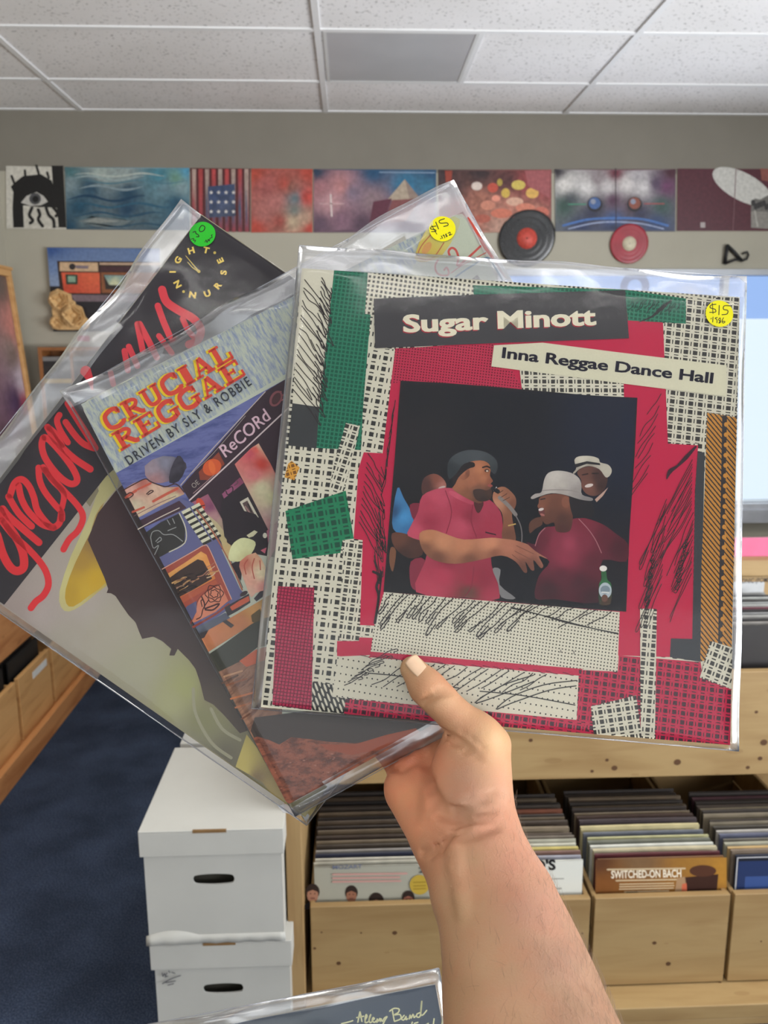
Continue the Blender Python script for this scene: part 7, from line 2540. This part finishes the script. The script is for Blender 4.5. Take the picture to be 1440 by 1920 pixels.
# relax the net a little
nb_sum = np.zeros_like(V); nb_cnt = np.zeros(len(V))
for it in range(2):
    nb_sum[:] = 0; nb_cnt[:] = 0
    for a, b in ((0, 1), (1, 2), (2, 3), (3, 0)):
        np.add.at(nb_sum, F[:, a], V[F[:, b]]); np.add.at(nb_cnt, F[:, a], 1)
        np.add.at(nb_sum, F[:, b], V[F[:, a]]); np.add.at(nb_cnt, F[:, b], 1)
    V = V * 0.5 + 0.5 * nb_sum / np.maximum(nb_cnt, 1)[:, None]

me = bpy.data.meshes.new('person')
me.from_pydata(V.tolist(), [], F.tolist())
me.polygons.foreach_set('use_smooth', [True] * len(me.polygons))
# skin tone regions: ruddy palm, fairer forearm, its right edge darkened to offset the side light
rel = V - np.array(EYE)
zz = rel @ vf
px_ = 720 + FPX * (rel @ vr) / zz
py_ = 960 + FPX * (rel @ vd) / zz
tones = [(770, 1240, (176, 140, 108)), (790, 1290, (178, 130, 100)), (830, 1310, (180, 136, 106)), (880, 1400, (178, 132, 104)), (925, 1390, (188, 148, 112)), (870, 1460, (172, 126, 104)), (880, 1500, (168, 126, 106)), (760, 1490, (222, 146, 112)),
         (780, 1550, (220, 148, 116)), (760, 1410, (170, 92, 70)), (720, 1420, (168, 92, 70)), (800, 1440, (200, 126, 98)), (820, 1580, (178, 122, 96)), (930, 1560, (178, 124, 102)), (880, 1620, (176, 132, 104)), (960, 1620, (174, 122, 102)),
         (870, 1700, (176, 136, 106)), (1000, 1700, (172, 124, 106)), (900, 1800, (178, 138, 110)), (1050, 1800, (154, 116, 98)), (950, 1900, (182, 138, 112)), (1090, 1900, (150, 112, 92)), (850, 1850, (168, 126, 98)), (860, 1250, (176, 110, 86))]
Cx = np.array([(a, b) for a, b, _ in tones], float); Cc = np.array([lin((c[0], c[1] + 2, c[2] - 2)) for *_, c in tones])
acc = np.zeros((len(V), 3)); ws = np.zeros(len(V))
for c, v in zip(Cx, Cc):
    w = 1.0 / (((px_ - c[0]) ** 2 + (py_ - c[1]) ** 2) + 300) ** 1.3
    acc += w[:, None] * v; ws += w
cols = np.clip(acc / ws[:, None] * 1.15, 0, 0.85)
at = me.color_attributes.new('skin_tone', 'FLOAT_COLOR', 'POINT')
at.data.foreach_set('color', np.concatenate([cols, np.ones((len(V), 1))], 1).ravel())
skin, nt, b = new_mat('skin')
a1 = node(nt, 'ShaderNodeAttribute', attribute_name='skin_tone')
tc = node(nt, 'ShaderNodeTexCoord')
n1 = node(nt, 'ShaderNodeTexNoise', Scale=70.0, Detail=5.0, Roughness=0.6)
n2 = node(nt, 'ShaderNodeTexNoise', Scale=900.0, Detail=3.0)
link(nt, tc.outputs['Object'], n1.inputs['Vector']); link(nt, tc.outputs['Object'], n2.inputs['Vector'])
blot = ramp(nt, n1.outputs[0], [(0.30, (1.02, 0.955, 0.94)), (0.5, (1, 1, 1)), (0.72, (0.97, 1.02, 1.0))])
link(nt, mix_rgb(nt, 1.0, a1.outputs['Color'], blot, 'MULTIPLY'), b.inputs['Base Color'])
b.inputs['Roughness'].default_value = 0.48
b.inputs['Specular IOR Level'].default_value = 0.35
b.inputs['Subsurface Weight'].default_value = 0.12
b.inputs['Subsurface Radius'].default_value = (0.006, 0.003, 0.0015)
b.inputs['Subsurface Scale'].default_value = 0.6
bp = node(nt, 'ShaderNodeBump', Strength=0.4, Distance=0.0008)
link(nt, n2.outputs[0], bp.inputs['Height'])
link(nt, bp.outputs[0], b.inputs['Normal'])
me.materials.append(skin)
me.update()
person = bpy.data.objects.new('person', me)
col.objects.link(person)
tag(person, 'right forearm and hand of a person, thumb in front, holding up three record albums', 'person')

# thumb nail
tdir = (TIP - C3(800, 1288, .5335)); tdir /= np.linalg.norm(tdir)
m_ = MB()
vs, fs = [], []
side = np.cross(tdir, vf); side /= np.linalg.norm(side)
outw = np.cross(side, tdir); outw /= np.linalg.norm(outw)
if outw @ vf > 0: outw = -outw
nc = C3(777, 1258, .5365)
outw = outw * 0.86 + side * (0.50 if (side @ vr) > 0 else -0.50); outw /= np.linalg.norm(outw)
side = np.cross(tdir, outw)
NU, NVv = 12, 10
for j in range(NVv + 1):
    t = j / NVv
    wv = .0062 * (0.80 + 0.45 * t - 0.35 * t * t)
    for i in range(NU + 1):
        u = (i / NU - 0.5) * 2
        L = (-0.0050 + 0.0125 * t) + (0.0012 * (1 - u * u) if t > 0.8 else 0.0) - (0.0014 * (1 - u * u) if t < 0.2 else 0)
        rad_ = .0099 - 0.0012 * t
        an = u * wv / rad_
        vs.append(nc + tdir * L + side * rad_ * math.sin(an) + outw * (rad_ * math.cos(an) - 0.0001))
for j in range(NVv):
    for i in range(NU):
        a = j * (NU + 1) + i
        fs.append((a, a + 1, a + NU + 2, a + NU + 1))
m_.add([tuple(v) for v in vs], fs, 0, True)
nail = m_.build('thumb_nail', plain('nail', lin((214, 178, 146)), 0.3, var=0.04, scale=200, spec=0.5), person)
sd = nail.modifiers.new('thickness', 'SOLIDIFY'); sd.thickness = 0.0006

# forearm hair, fine strands rooted in the skin
rnd = random.Random(99)
nrm = np.zeros_like(V)
fn = np.cross(V[F[:, 1]] - V[F[:, 0]], V[F[:, 2]] - V[F[:, 0]])
for k in range(4):
    np.add.at(nrm, F[:, k], fn)
nrm /= np.linalg.norm(nrm, axis=1)[:, None] + 1e-12
cand = np.where((py_ > 1490) & (py_ < 1960) & ((px_ > 870 + (py_ - 1500) * 0.05) | (py_ > 1690)))[0]
m_ = MB()
hairdir = C3(905, 1500, .50) - C3(1000, 1900, .44); hairdir /= np.linalg.norm(hairdir)
for i in rnd.sample(list(cand), 2600):
    right = (px_[i] - 880) / 220.0
    if rnd.random() > 0.06 + 0.94 * max(0.0, right) ** 1.5:
        continue
    nn_ = nrm[i]
    L = rnd.uniform(0.005, 0.010)
    t = hairdir * rnd.choice((1, 1, 0.6)) + np.array([rnd.uniform(-.5, .5) for _ in range(3)])
    t -= nn_ * (t @ nn_); t /= np.linalg.norm(t) + 1e-9
    p0 = V[i] - nn_ * 0.0005
    p1 = p0 + (nn_ * 0.55 + t * 0.8) * L * 0.5
    p2 = p1 + (nn_ * 0.12 + t) * L * 0.55
    m_.tube([p0, p1, p2], [0.00006, 0.00005, 0.00002], 3, cap=False)
hair = m_.build('arm_hair', plain('arm_hair', lin((122, 98, 78)), 0.5), person)
hair['kind'] = 'stuff'
